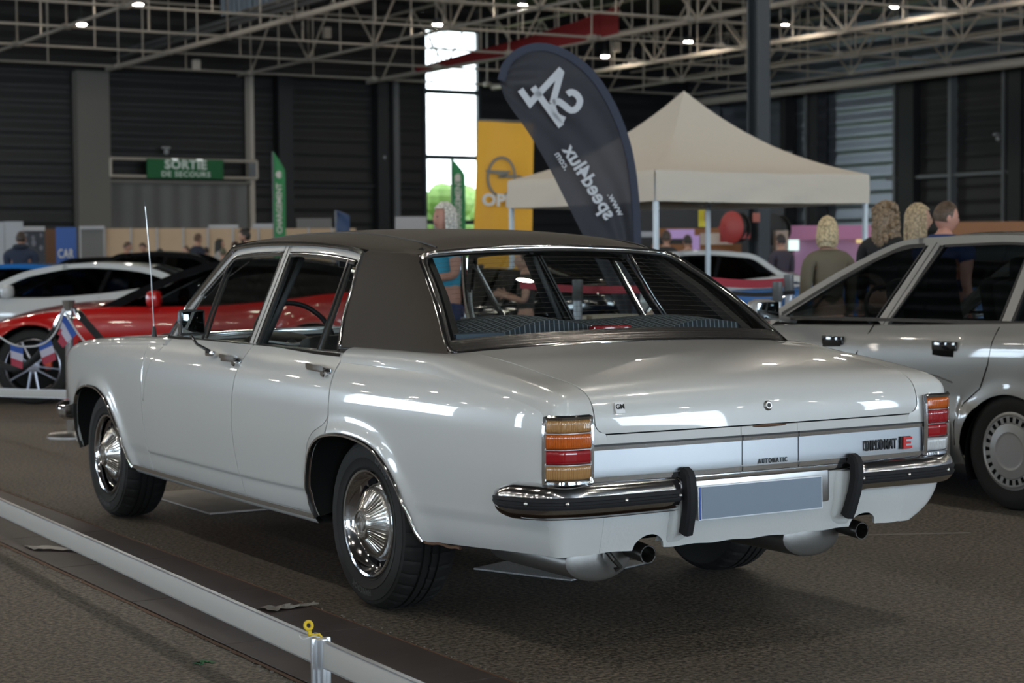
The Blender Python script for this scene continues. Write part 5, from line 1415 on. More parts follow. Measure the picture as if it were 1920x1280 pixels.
for nm, x0, x1, tp, bt, m_ in (('panel_infill', 152, 194, 430, 0, 'door_grey'), ('frame_left', 149, 153, 428, 0, 'post_white'), ('frame_right', 192, 196, 428, 0, 'post_white')):
    a = at(x0, tp, 51.9); c = at(x1, tp, 51.9); o = MB().box(((a.x + c.x) / 2, (a.y + c.y) / 2, a.z / 2), ((c - a).length, .06, a.z), rot=(0, 0, math.atan2(c.y - a.y, c.x - a.x))).build(nm, M[m_], t, 0)
a = at(149, 427, 51.8); c = at(196, 426, 51.8); MB().box(tuple((a + c) / 2), ((c - a).length, .07, .09), rot=(0, 0, math.atan2(c.y - a.y, c.x - a.x))).build('frame_top', M['post_white'], t, 0)
stand_panel('white_panel', -40, 8, 416, 40, P('white_panel', (.36, .38, .41), .6), 'white stand wall at the far left edge', 'panel')
stand_panel('white_panel', 9, 43, 415, 40, bpy.data.materials['white_panel'], 'white stand wall behind the person in the navy hooded jacket', 'panel')
p_ = stand_panel('poster_wall', 43, 84, 428, 42, P('dark_poster', (.035, .04, .052), .5), 'dark poster wall with pale droplet shapes, right of the white stand wall', 'poster')
b = MB()
for x, y, w in ((49, 440, 2.6), (62, 446, 3.2), (63, 456, 4.5), (77, 441, 3), (77, 465, 3.5), (50, 458, 3)):
    q = at(x, y, 41.8) ; k = 41.8 / 3431; b.add([q + Rv * w * k * math.cos(a_) + Vector((0, 0, 1)) * w * k * (1.3 if math.sin(a_) < 0 else 1.6) * math.sin(a_) for a_ in lin(0, 2 * PI, 13)[:-1]], [tuple(range(12))])
o = b.build('droplet_print', P('pale_print', (.16, .16, .19), .6), None, 0); o.parent = p_; o.matrix_parent_inverse = Matrix.Rotation(-p_.rotation_euler.z, 4, 'Z') @ Matrix.Translation(-p_.location)
q = at(43, 429, 41.7); c = at(84, 428, 41.7); o = MB().box(tuple((q + c) / 2), ((c - q).length, .06, .10), rot=(0, 0, math.atan2(c.y - q.y, c.x - q.x))).build('poster_top_rail', M['post_white'], None, 0); o.parent = p_; o.matrix_parent_inverse = Matrix.Rotation(-p_.rotation_euler.z, 4, 'Z') @ Matrix.Translation(-p_.location)
stand_panel('brown_panel', 84, 105, 429, 43, P('brown_panel', (.105, .042, .012), .6), 'brown stand panel between dark poster wall and blue banner', 'panel')
bb_ = stand_panel('blue_banner', 105, 143, 426, 38, P('blue_banner', (.03, .09, .31), .6), 'blue banner with the white letters CAR', 'banner')
a = at(123, 476, 37.9); o = text('banner_lettering', 'CAR', .26, a, Rv, (0, 0, 1), M['white_print'], None, .004, .002, .60, 1.1); o.parent = bb_; o.matrix_parent_inverse = Matrix.Rotation(-bb_.rotation_euler.z, 4, 'Z') @ Matrix.Translation(-bb_.location)
for x0, x1, tp, lab in ((391, 447, 421, 'long pale fascia box on the plywood wall, above the dark ponytail'), (474, 529, 419, 'pale fascia box on the plywood wall beneath the green feather flag'), (741, 800, 406, 'white stand wall at the foot of the tall window'), (556, 622, 409, 'grey stand box above the brown roof')):
    stand_panel('fascia_box', x0, x1, tp, 52 if tp > 408 else 50, M['post_white'] if tp < 409 or tp > 415 else M['door_grey'], lab, 'panel', bottom=2.13 if tp > 408 else 0)

# ------------------------------------------------------------------ bar and booth at right
def blk(name, x0, y0, x1, y1, dp, mat, label, cat, thick=.3, bottom=None):
    """box seen between two pixel rows at a depth, facing the camera direction"""
    a = at(x0, y0, dp); c = at(x1, y1, dp); z0 = c.z if bottom is None else bottom; w = abs((c - a).dot(Rv))
    m = (a + c) / 2; o = tag(MB().box((0, 0, (a.z + z0) / 2), (w, thick, abs(a.z - z0))).build(name, mat, None, 0), label, cat); o.location = (m.x + Fv.x * thick / 2, m.y + Fv.y * thick / 2, 0); o.rotation_euler = (0, 0, -yaw_); return o
M['orange_wood'] = P('orange_wood', (.26, .10, .028), .55); M['lilac'] = P('lilac_sign', (.52, .34, .66), .5, emis=(.55, .30, .75), estr=.12); M['pink'] = P('pink_booth', (.45, .17, .30), .55, emis=(.7, .2, .45), estr=.08)
blk('bar_fascia', 1776, 416, 1990, 440, 36, M['orange_wood'], 'orange-brown bar fascia at the right edge', 'counter', bottom=1.5)
blk('bar_wall', 1776, 441, 1990, 470, 37, M['clad_brown'], 'dark bar back wall below the orange fascia', 'wall panel', bottom=0)
blk('booth_fascia', 1470, 423, 1640, 441, 33, M['pink'], 'pink lit fascia of the booth behind the women', 'booth', bottom=1.55)
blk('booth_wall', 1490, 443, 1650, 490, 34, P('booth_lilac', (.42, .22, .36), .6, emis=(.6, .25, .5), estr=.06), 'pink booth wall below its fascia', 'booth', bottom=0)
blk('stand_pillar', 1455, 432, 1478, 475, 32, P('beige_booth', (.36, .27, .22), .6), 'beige booth post beside the steel column', 'booth', bottom=0)
w3 = blk('lit_display', 1479, 447, 1498, 469, 33.85, EM('lit_display', (.75, 1, .93), 2.6), 'bright white lit display in the pink booth', 'screen', .05)
blk('lit_lamp', 1606, 443, 1618, 455, 33.85, EM('warm_display', (1, .75, .35), 1.6), 'small warm lit panel in the pink booth', 'lamp', .05)
blk('orange_counter', 1235, 428, 1480, 440, 34, M['orange_wood'], 'orange-brown fascia under the tent, behind the cars', 'counter', bottom=1.62)
blk('orange_counter', 1225, 458, 1390, 472, 33, M['orange_wood'], 'orange-brown counter behind the white car under the tent', 'counter', bottom=0)
blk('lilac_sign', 1250, 430, 1302, 447, 32, M['lilac'], 'lilac sign board under the tent canopy', 'sign', .08)
blk('lilac_sign', 1200, 434, 1224, 444, 32.5, P('grey_white_sign', (.42, .45, .5), .5), 'pale sign just right of the dark feather flag', 'sign', .08)
blk('lilac_post', 1298, 441, 1312, 463, 32, M['lilac'], 'lilac post below the lilac sign board', 'post', .08, bottom=0)
blk('cream_sign', 1314, 437, 1374, 458, 32.5, P('cream_sign', (.55, .48, .42), .5, emis=(.8, .7, .6), estr=.1), 'cream menu board under the tent', 'sign', .08)
blk('dark_back', 1200, 380, 1470, 430, 38, M['clad_black'], 'dark stand wall behind the tent', 'wall panel', bottom=0)
ys_ = blk('yellow_sign', 1310, 391, 1328, 425, 26, P('yellow_sign', (.62, .52, .03), .5), 'small yellow sign hanging behind the tent leg', 'sign', .04)
o = blk('sign_print', 1321, 396, 1327, 414, 25.9, P('sign_red', (.25, .05, .02), .5), None, None, .02); o.parent = ys_; o.matrix_parent_inverse = (Matrix.Translation(ys_.location) @ Matrix.Rotation(-yaw_, 4, 'Z')).inverted(); 
# fire hose reels on the charcoal column
M['hose_red'] = P('hose_reel_red', (.36, .035, .03), .45); M['hose_black'] = P('hose_black', (.012, .012, .013), .6)
def reel(px, py, dp, label, yaw=.55, dm='hose_red'):
    t = empty('hose_reel', tuple(at(px, py, dp)), yaw, label, 'hose reel')
    MB().lathe([(0, .0), (.05, .02), (.09, .0), (.26, .0), (.28, -.015), (.26, -.03), (0, -.03)], 30).build('disc', M[dm], t, 40)
    MB().lathe([(0, .20), (.25, .20), (.26, .19), (.25, .18), (.10, .18), (.10, .02), (0, .02)], 30).build('back_disc', M['hose_black'], t, 40)
    MB().lathe([(.10, .03), (.20, .03), (.22, .06), (.20, .09), (.22, .12), (.20, .15), (.10, .17)], 30).build('hose', M['hose_black'], t, 60)
    MB().box((.1, .18, .0), (.30, .04, .05)).box((.25, .38, -.1), (.16, .16, .30), bev=.01).box((.12, .30, .0), (.05, .25, .05)).build('bracket', M['hose_red'], t)
    return t
reel(1373, 426, 31.6, 'red fire hose reel left of the charcoal steel column', PI / 2 - yaw_ - .87)
reel(1450, 430, 32.9, 'fire hose reel right of the charcoal steel column', PI / 2 - yaw_ - .9, 'hose_black')
blk('fire_notice', 1411, 399, 1425, 416, 31.7, P('notice_red', (.40, .12, .09), .6), 'small red fire notice on the charcoal column', 'sign', .02)
blk('red_box', 1388, 429, 1407, 447, 31.6, M['hose_red'], 'small red valve box beside the left hose reel', 'box', .12)

# ------------------------------------------------------------------ stanchions, belts, ropes, bunting
def belt_post(x, y, h, label, lab_cat='post', chrome=True):
    t = empty('barrier_post', (x, y, 0), 0, label, lab_cat)
    MB().lathe([(0, 0), (.17, 0), (.17, .012), (.15, .03), (.035, .045), (.032, .05)], 24, Matrix.Rotation(-PI / 2, 4, 'Y')).build('base', M['chrome_dull'] if chrome else M['black'], t, 40)
    MB().lathe([(.030, .04), (.030, h - .14)], 20, Matrix.Rotation(-PI / 2, 4, 'Y')).build('tube', M['chrome'] if chrome else P('grey_tube', (.35, .37, .4), .35, .6), t, 60)
    MB().lathe([(.030, h - .14), (.042, h - .13), (.034, h - .10), (.034, h - .06), (.044, h - .02), (.046, h), (0, h)] if chrome else [(.03, h - .14), (.036, h - .13), (.036, h), (0, h)], 20, Matrix.Rotation(-PI / 2, 4, 'Y')).build('head', M['chrome'] if chrome else M['steel_grey'], t, 40)
    return t
def belt(a, b_, z, w, mat, label, sag=.02, name='barrier_belt'):
    a = Vector(a); b_ = Vector(b_); rows = []
    for t in lin(0, 1, 20):
        q = a.lerp(b_, t); zz = z - sag * math.sin(PI * t); rows.append([(q.x, q.y, zz - w / 2), (q.x, q.y, zz + w / 2)])
    b = MB(); b.grid(rows); d = (b_ - a).normalized(); n = Vector((-d.y, d.x, 0)) * .003
    b.grid([[tuple(Vector(p) + n) for p in r] for r in rows]); return tag(b.build(name, mat, None, 0), label, 'belt')
M['belt_red'] = P('red_belt', (.42, .03, .055), .7); M['belt_black'] = P('black_belt', (.012, .012, .014), .7)
# chrome post with black ropes in front of the red coupe
pp = on(129, 745, 2, 0); pp = at(129, 590, 13.2); sp_ = belt_post(pp.x, pp.y, at(129, 563, 13.2).z, 'chrome rope post in front of the red sports car, at left')
M['velvet'] = P('black_rope', (.010, .010, .012), .9)
def rope(p0, p1, sag, label, r=.022):
    pts = [Vector(p0).lerp(Vector(p1), t) - Vector((0, 0, sag * 4 * t * (1 - t))) for t in lin(0, 1, 24)]
    t = empty('barrier_rope', (0, 0, 0), 0, label, 'rope'); MB().tube([tuple(p) for p in pts[1:-1]], r, 10).build('cord', M['velvet'], t)
    for a, c in ((pts[0], pts[2]), (pts[-1], pts[-3])): MB().tube([tuple(a), tuple(a.lerp(c, .5)), tuple(c)], [.010, r * 1.15, r * 1.15], 10).build('end_cap', M['chrome'], t)
h1 = at(122, 578, 13.2); h2 = at(139, 578, 13.2)
rope(h1, at(-60, 600, 13.9), .40, 'black rope hanging left from the chrome post', .026)
rope(h2, at(330, 775, 12.6), .03, 'black rope hanging right from the chrome post', .026)
# pennant string
pts = [at(-20, 618, 13.0)] + [at(x, y, 13.0) for x, y in ((20, 644), (50, 650), (80, 645), (100, 628), (114, 600), (118, 578))]
pts2 = [at(x, y, 13.0) for x, y in ((118, 578), (130, 600), (146, 625), (158, 640))]
bs = empty('bunting', (0, 0, 0), 0, 'string of small blue white and red flags hanging by the chrome post', 'bunting')
MB().tube([tuple(p) for p in smooth_cr([tuple(p) for p in pts], 40)], .007, 5).tube([tuple(p) for p in pts2], .007, 5).build('string', P('white_cord', (.5, .5, .52), .7), bs)
cb, cw, cr_ = P('bunting_blue', (.03, .09, .36), .7), P('bunting_white', (.50, .48, .58), .7), P('bunting_red', (.38, .04, .07), .7)
for quad in ([(19, 643), (44, 650), (42, 692), (21, 684)], [(71, 645), (95, 634), (106, 674), (81, 684)], [(127, 592), (144, 626), (118, 652), (108, 640)] , [(119, 590), (127, 600), (120, 634), (109, 628)]):
    A, B_, C_, D_ = [at(x, y, 13.0 + .01 * i) for i, (x, y) in enumerate(quad)]
    pn = MB()
    b = MB(); mats = [cb, cw, cr_]
    for k in range(3):
        b.cur = k; rows = [[tuple(A.lerp(B_, u).lerp(D_.lerp(C_, u), v)) for u in lin(0, 1, 4)] for v in (k / 3, (k + 1) / 3)]; b.grid(rows)
    b.build('pennant', mats, bs, 0, merge=False, recalc=False)
# belts behind the saloon (seen through its windows and to its right)
a = at(975, 534, 13.5); c = at(1240, 540, 11.6); belt((a.x, a.y, 0), (c.x, c.y, 0), at(1110, 537, 12.5).z, .05, M['belt_red'], 'red belt seen through the rear window of the saloon')
q = at(1083, 530, 12.4); belt_post(q.x, q.y, at(1083, 530, 12.4).z + .02, 'grey belt post seen through the rear window of the saloon', chrome=False)
a = at(1330, 522, 13.8); c = at(1485, 526, 13.2); belt((a.x, a.y, 0), (c.x, c.y, 0), at(1400, 527, 13.5).z, .06, M['belt_red'], 'red belt in front of the blue car right of the saloon')
q = at(1479, 520, 13.2); belt_post(q.x, q.y, at(1479, 520, 13.2).z + .02, 'belt post at the right end of the red belt', chrome=False)
a = at(1345, 546, 13.2); c = at(1490, 548, 12.8); belt((a.x, a.y, 0), (c.x, c.y, 0), at(1420, 547, 13.0).z, .03, M['belt_black'], 'black belt below the red one, right of the saloon')
q = at(1458, 530, 12.8); belt_post(q.x, q.y, at(1458, 528, 12.8).z, 'grey belt post left of the silver hatchback', chrome=False)
# low barrier in front of the red car
a = at(-60, 728, 15.2); c = at(132, 723, 14.2)
barrier((at(-60, 700, 15.2).x, at(-60, 700, 15.2).y, 0), (at(200, 700, 14.6).x, at(200, 700, 14.6).y, 0), .165, .228, [.15], 'low white barrier rail in front of the red sports car')
# ================================================================== PEOPLE
M['skin'] = P('skin', (.46, .26, .19), .55); M['skin2'] = P('skin_ruddy', (.50, .25, .19), .55)
M['eye'] = P('eye', (.02, .015, .012), .3); M['lip'] = P('lip', (.32, .12, .10), .5)
_mats = {}
def cm(col, rough=.8):
    k = tuple(col)
    if k not in _mats: _mats[k] = P('cloth_%d' % len(_mats), col, rough)
    return _mats[k]
def hm(col):
    k = ('h',) + tuple(col)
    if k not in _mats: _mats[k] = P('hair_%d' % len(_mats), tuple(c * .6 for c in col), .5, var=(60, tuple(min(1, c * 1.35) for c in col), .12))
    return _mats[k]
def skin_mesh(verts, edges, sub=1):
    me = bpy.data.meshes.new('sk'); me.from_pydata([v[0] for v in verts], edges, []); o = bpy.data.objects.new('sk', me); COL.objects.link(o)
    o.modifiers.new('s', 'SKIN'); o.modifiers.new('b', 'SUBSURF').levels = sub
    sl = me.skin_vertices[0].data
    for i, v in enumerate(verts):
        r = v[1]; sl[i].radius = (r, r) if not isinstance(r, tuple) else r
    sl[0].use_root = True
    dg = bpy.context.evaluated_depsgraph_get(); dg.update(); m2 = bpy.data.meshes.new_from_object(o.evaluated_get(dg))
    vs = [v.co.copy() for v in m2.vertices]; fs = [tuple(p.vertices) for p in m2.polygons]
    bpy.data.objects.remove(o); bpy.data.meshes.remove(me); bpy.data.meshes.remove(m2)
    return vs, fs
def person(loc, rz, h, label, shirt, pants, hair, style='short', sleeves=2, skin='skin', arms='down', lean=0, turn=0, wide=1.0, nod=0, extra=None, beard=None):
    k = h / 1.75; t = empty('person', (loc[0], loc[1], 0), rz, label, 'person')
    A = {'down': [((.20, .0, 1.16), (.22, .06, .92)), ((-.20, .0, 1.16), (-.22, .06, .92))],
         'phone': [((.22, .02, 1.16), (.10, .22, 1.24)), ((-.22, .02, 1.16), (-.06, .24, 1.22))],
         'chin': [((.22, .06, 1.18), (.08, .20, 1.42)), ((-.21, .02, 1.16), (-.06, .20, 1.12))],
         'hold': [((.23, .0, 1.15), (.20, .25, 1.10)), ((-.23, .0, 1.15), (-.16, .25, 1.12))]}[arms]
    w = wide
    V = [((0, 0, .95), (.135 * w, .10 * w)), ((0, .0, 1.08), (.128 * w, .098 * w)), ((0, .0, 1.27), (.15 * w, .105 * w)), ((0, -.005, 1.42), (.085 * w, .07)), ((0, 0, 1.50), .052), ((0, .012, 1.57), .05)]
    E_ = [(0, 1), (1, 2), (2, 3), (3, 4), (4, 5)]
    hands = []
    for sd, (el, wr) in zip((1, -1), A):
        b = len(V); V += [((sd * .12 * w, -.01, 1.395), .062 * w), ((sd * .185 * w, -.01, 1.37), .056 * w), (el, .044), (wr, .028)]; E_ += [(3, b), (b, b + 1), (b + 1, b + 2), (b + 2, b + 3)]
        d = (Vector(wr) - Vector(el)).normalized(); side = d.cross(Vector((0, 1, 0)) if abs(d.y) < .8 else Vector((1, 0, 0))).normalized(); side2 = d.cross(side)
        pm = Vector(wr) + d * .05; n0 = len(V); V.append((tuple(pm), .022)); E_.append((b + 3, n0))
        for q, (off, ln) in enumerate(((-.026, .075), (-.009, .085), (.009, .08), (.025, .062))):
            a1 = pm + side * off + d * .035; a2 = a1 + d * ln * .55 + side2 * .008 * (1 if sd > 0 else -1); a3 = a2 + d * ln * .4 + side2 * .02 * (1 if sd > 0 else -1)
            n1 = len(V); V += [(tuple(a1), .0095), (tuple(a2), .0085), (tuple(a3), .007)]; E_ += [(n0, n1), (n1, n1 + 1), (n1 + 1, n1 + 2)]
        th = pm - side * .035 - d * .01; n1 = len(V); V += [(tuple(th), .011), (tuple(th - side * .02 + d * .035), .009)]; E_ += [(n0, n1), (n1, n1 + 1)]
    for sd in (1, -1):
        b = len(V); V += [((sd * .09, 0, .90), .092), ((sd * .10, .015, .50), .058), ((sd * .105, -.01, .10), .040), ((sd * .115, .13, .035), .034)]; E_ += [(0, b), (b, b + 1), (b + 1, b + 2), (b + 2, b + 3)]
    vs, fs = skin_mesh(V, E_, 1)
    B = MB(); T = Matrix.Diagonal((k, k, k, 1)) ; 
    if lean: T = Matrix.Translation((0, 0, .95 * k)) @ Matrix.Rotation(-lean, 4, 'X') @ Matrix.Translation((0, 0, -.95 * k)) @ T
    def bend(v):
        return T @ Vector(v) if v[2] > .9 or not lean else Vector(v) * k
    B.add([bend(v) for v in vs], fs)
    # head
    HT = Matrix.Translation((0, .02, 1.625)) @ Matrix.Rotation(turn, 4, 'Z') @ Matrix.Rotation(-nod, 4, 'X')
    def headp(th, ph, s=1.0):
        x = math.sin(th) * math.sin(ph); y = math.sin(th) * math.cos(ph); z = math.cos(th)
        wx = .074 * (1 - .28 * max(0, -z) ** 1.3); wy = .096 * (1 - .12 * max(0, -z))
        p = Vector((x * wx * s, y * wy * s + (.012 if z < 0 else 0) * -z, z * .118 * s))
        return p
    rows = []
    for th in lin(0, PI, 17):
        row = []
        for j in range(24):
            ph = 2 * PI * j / 24; p = headp(th, ph)
            f = math.exp(-((p.x) / .014) ** 2) * math.exp(-((p.z + .012) / .022) ** 2) if p.y > 0 else 0
            p.y += .022 * f; br = math.exp(-((p.z - .026) / .010) ** 2) * math.exp(-(p.x / .05) ** 2) if p.y > 0 else 0; p.y += .004 * br
            row.append(T @ (HT @ p))
        rows.append(row)
    B.grid(rows, closev=True)
    for sd in (1, -1): B.ball((0, 0, 0), (.008, .018, .030), 8, 6, T @ HT @ Matrix.Translation((sd * .076, -.005, -.012)))
    body = B.build('body', M[skin], t, 60)
    f = MB()
    for sd in (1, -1): f.ball((0, 0, 0), (.011, .006, .006), 8, 6, T @ HT @ Matrix.Translation((sd * .030, .088, .012)))
    f.build('eyes', M['eye'], t); MB().ball((0, 0, 0), (.022, .006, .006), 8, 6, T @ HT @ Matrix.Translation((0, .088, -.052))).build('mouth', M['lip'], t)
    # hair
    hb = MB(); rnd = random.Random(int(h * 1000) + len(label))
    zc = {'short': -.03, 'bob': -.09, 'long': -.22, 'curly': -.24, 'bun': -.02, 'bald': 2}[style]
    if style in ('short', 'bob', 'long', 'bun', 'curly'):
        rows = []
        for th in lin(0, PI * .72, 13):
            row = []
            for j in range(28):
                ph = 2 * PI * j / 28; front = math.cos(ph)
                lim = PI * (.30 if front > .45 else (.30 + .42 * min(1, (.45 - front) / .6)))
                if style == 'short': lim = min(lim, PI * .60)
                th2 = min(th, lim) if th > lim else th
                p = headp(th2, ph, 1.13 if style != 'short' else 1.08)
                if style in ('bob', 'long', 'curly') and th > PI * .5 and front < .3: p.z += (zc * (th - PI * .5) / (PI * .22)) * .75; p.x *= 1.12; 
                if style in ('bob', 'long'): p.x *= 1 + .05 * math.sin(ph * 8 + th * 3); p.y *= 1 + .05 * math.sin(ph * 8 + th * 3)
                if style == 'curly': p += Vector((rnd.gauss(0, .007), rnd.gauss(0, .007), rnd.gauss(0, .006)))
                row.append(T @ (HT @ p))
            rows.append(row)
        hb.grid(rows, closev=True)
        if style == 'bun': hb.ball((0, 0, 0), (.045, .045, .04), 12, 8, T @ HT @ Matrix.Translation((0, -.085, .085)))
        if style == 'curly':
            for _ in range(90):
                a = rnd.uniform(0, 2 * PI); fr = math.cos(a)
                if fr > .35: continue
                zz = rnd.uniform(-.22, .10); hb.ball((0, 0, 0), (.024, .024, .03), 6, 4, T @ HT @ Matrix.Translation((math.sin(a) * .100, fr * .105, zz)))
        if style in ('bob', 'long', 'curly'):
            ln = {'bob': .10, 'long': .24, 'curly': .22}[style]
            for _ in range(110 if style != 'curly' else 130):
                a = rnd.uniform(1.2, 2 * PI - 1.2); a0 = a + rnd.gauss(0, .15); pts = []; wv = rnd.uniform(0, 6)
                for q in range(9):
                    u = q / 8; th = lerp(.25, PI * .55, min(1, u * 1.9)); pp = headp(th, lerp(a0, a, u), 1.16)
                    if u > .5: pp.z -= (u - .5) * 2 * ln * rnd.uniform(.9, 1.05); pp.x *= 1.1 - (.12 if style == 'bob' else 0) * (u - .5) * 2; pp.y *= 1.06
                    if style == 'curly': pp += Vector((math.sin(wv + u * 16), math.cos(wv + u * 14), 0)) * .016
                    pts.append(T @ (HT @ pp))
                hb.tube(pts, [.007] * 7 + [.005, .002], 5)
        hb.build('hair', hm(hair), t, 60)
    if beard: MB().ball((0, 0, 0), (.058, .05, .045), 12, 8, T @ HT @ Matrix.Translation((0, .045, -.075))).build('beard', cm(beard), t, 60)
    # shirt
    g = .016; V2 = [(V[0][0], (.142 * w, .108 * w)), (V[1][0], (.14 * w, .11 * w)), (V[2][0], (.165 * w, .12 * w)), (V[3][0], (.10 * w, .082)), ((0, -.004, 1.485 if wide < 1.2 else 1.50), .060 if wide < 1.2 else .085)]; E2 = [(0, 1), (1, 2), (2, 3), (3, 4)]
    for sd, (el, wr) in zip((1, -1), A):
        b = len(V2); V2 += [((sd * .12 * w, -.01, 1.395), .078 * w), ((sd * .185 * w, -.01, 1.37), .070 * w)]; E2 += [(3, b), (b, b + 1)]
        if sleeves == 1: V2.append((tuple(Vector((sd * .185 * w, -.01, 1.37)).lerp(Vector(el), .6)), .062)); E2.append((b + 1, b + 2))
        if sleeves == 2: V2 += [(el, .058), (tuple(Vector(el).lerp(Vector(wr), .92)), .042)]; E2 += [(b + 1, b + 2), (b + 2, b + 3)]
    vs, fs = skin_mesh(V2, E2, 1); MB().add([bend(v) for v in vs], fs).build('jacket' if sleeves == 2 else 'shirt', cm(shirt), t, 60)
    V3 = [((0, 0, .98), (.138 * w, .105 * w))]; E3 = []
    for sd in (1, -1): b = len(V3); V3 += [((sd * .09, 0, .88), .105), ((sd * .10, .015, .50), .074), ((sd * .105, -.01, .12), .058)]; E3 += [(0, b), (b, b + 1), (b + 1, b + 2)]
    vs, fs = skin_mesh(V3, E3, 1); MB().add([Vector(v) * k for v in vs], fs).build('trousers', cm(pants), t, 60)
    sh = MB()
    for sd in (1, -1): sh.ball((sd * .112, .05, .045), (.048, .14, .045), 12, 8, Matrix.Diagonal((k, k, k, 1)))
    sh.build('shoes', M['black'], t)
    if extra: extra(t, T, HT, k)
    return t
def pat(px, top_y, h):
    """floor spot for a person of height h whose head top is seen at a pixel"""
    d = ray(px, top_y); tt_ = (h - CP.z) / d.z; p = CP + d * tt_; return (p.x, p.y)
def pd(px, depth): p = at(px, 500, depth); return (p.x, p.y)
VIEW = -yaw_   # heading away from the camera along the view
def hood(t, T, HT, k):
    b = MB(); b.grid([[T @ Vector(((.10 + .035 * math.cos(q)) * math.sin(a), (.085 + .035 * math.cos(q)) * math.cos(a) - .02, 1.485 + .045 * math.sin(q) - .02 * math.cos(a))) for q in lin(0, 2 * PI, 9)] for a in lin(0, 2 * PI, 21)]); b.build('hood', cm((.012, .018, .034)), t, 60)
person(pd(40, 29), VIEW + .1, 1.74, 'person from behind in a navy hooded jacket, at far left', (.016, .026, .055), (.02, .02, .03), (.035, .02, .015), 'short', wide=1.25, extra=hood)
person(pd(238, 42), VIEW - 1.4, 1.69, 'person with short brown hair bending forward, hand at chin, behind the cars at left', (.05, .045, .05), (.02, .02, .03), (.09, .055, .035), 'short', 1, arms='chin', nod=.3)
person(pd(270, 41), VIEW + 2.6, 1.66, 'person in a black sweater looking down, left of the aerial', (.012, .013, .018), (.02, .02, .03), (.06, .035, .022), 'short', 2, nod=.5, wide=1.1)
person(pd(300, 43), VIEW - .8, 1.52, 'dark-haired person in a pale top, right of the aerial', (.30, .29, .30), (.03, .03, .04), (.012, .01, .010), 'long', 1)
person(pd(351, 39), VIEW + 2.2, 1.56, 'person with short brown hair and dark glasses, in front of the tall one in navy', (.014, .016, .028), (.02, .02, .03), (.10, .065, .045), 'short', 2)
person(pd(371, 42), VIEW - .7, 1.87, 'tall person in a navy T-shirt with arms bare, before the plywood panels', (.014, .018, .036), (.02, .02, .03), (.10, .055, .03), 'short', 1)
person(pd(387, 46), VIEW, 1.58, 'small figure in black between the navy T-shirt and the dark ponytail', (.015, .015, .018), (.02, .02, .03), (.02, .015, .012), 'short', 2)
person(pd(411, 40), VIEW - 1.2, 1.71, 'person with a long dark ponytail and white top, before the plywood panels', (.38, .37, .36), (.05, .05, .06), (.018, .018, .014), 'long', 1, turn=-.4)
person(pd(419, 36), VIEW + .4, 1.50, 'person in an olive cap near the windscreen pillar of the saloon', (.16, .15, .12), (.03, .03, .03), (.09, .085, .05), 'short', 2)
person(pd(443, 41.3), VIEW + 1.0, 1.66, 'person with long dark red-brown hair just left of the bearded one', (.02, .015, .018), (.02, .02, .02), (.035, .012, .010), 'long', 2)
person(pd(462, 33), VIEW + 1.5, 1.82, 'bearded person with a dark hair bun, at the front corner of the brown roof', (.05, .05, .055), (.02, .02, .02), (.012, .011, .011), 'bun', 2, beard=(.015, .012, .012), nod=.3)
person(pd(838, 14.9), VIEW + 1.9, 1.72, 'white-haired person in a turquoise T-shirt, head showing above the brown roof', (.05, .36, .55), (.02, .03, .10), (.60, .58, .53), 'bob', 1, arms='hold', skin='skin2', wide=1.1, turn=.3)
def bag(t, T, HT, k):
    MB().tube([T @ Vector((.14, .09, 1.40)), T @ Vector((.0, -.15, 1.2)), T @ Vector((-.2, -.12, .95))], .010, 6).box(tuple(T @ Vector((-.24, -.02, .90))), (.08, .26, .22), bev=.02).build('shoulder_bag', M['black'], t)
def dark_back(t, T, HT, k): pass
person(pd(1553, 13.75), VIEW + .2, 1.56, 'blonde person in an olive jacket, behind the nose of the silver-grey car', (.135, .115, .08), (.03, .03, .035), (.52, .42, .26), 'bob', 2, turn=-.5, nod=.35, extra=bag)
person(pd(1660, 14.5), VIEW - .5, 1.69, 'person with long curly sandy hair, dressed in black, above the silver-grey car', (.010, .010, .012), (.02, .02, .02), (.24, .165, .10), 'curly', 2, turn=-.2)
person(pd(1718, 13.9), VIEW - 1.3, 1.655, 'person with straight blonde hair, between the curly-haired one and the one in blue', (.010, .010, .012), (.02, .02, .02), (.42, .32, .20), 'long', 2, turn=-.3)
person(pd(1770, 13.3), VIEW - .9, 1.66, 'person with short brown hair in a royal blue T-shirt, rightmost of the three', (.012, .035, .13), (.02, .02, .03), (.075, .045, .028), 'short', 1, wide=1.25, turn=-.5, nod=.15, skin='skin2')
# seen through the saloon's glass
person(pd(985, 16.2), VIEW + 1.6, 1.34, 'person in dark clothes with a bare forearm seen through the rear window of the saloon', (.03, .028, .026), (.02, .02, .02), (.05, .03, .02), 'short', 1, arms='phone')
person(pd(1290, 30), VIEW + .3, 1.62, 'distant person in a pale top below the lilac sign', (.35, .33, .30), (.03, .03, .03), (.03, .02, .02), 'short', 2)
person(pd(1249, 29), VIEW - .4, 1.68, 'distant person in black beside the near tent leg', (.02, .02, .02), (.03, .03, .03), (.06, .04, .03), 'short', 2)
person(pd(1465, 28), VIEW + .4, 1.60, 'distant person in dark clothes right of the charcoal column', (.05, .04, .06), (.03, .03, .03), (.03, .02, .02), 'short', 2)
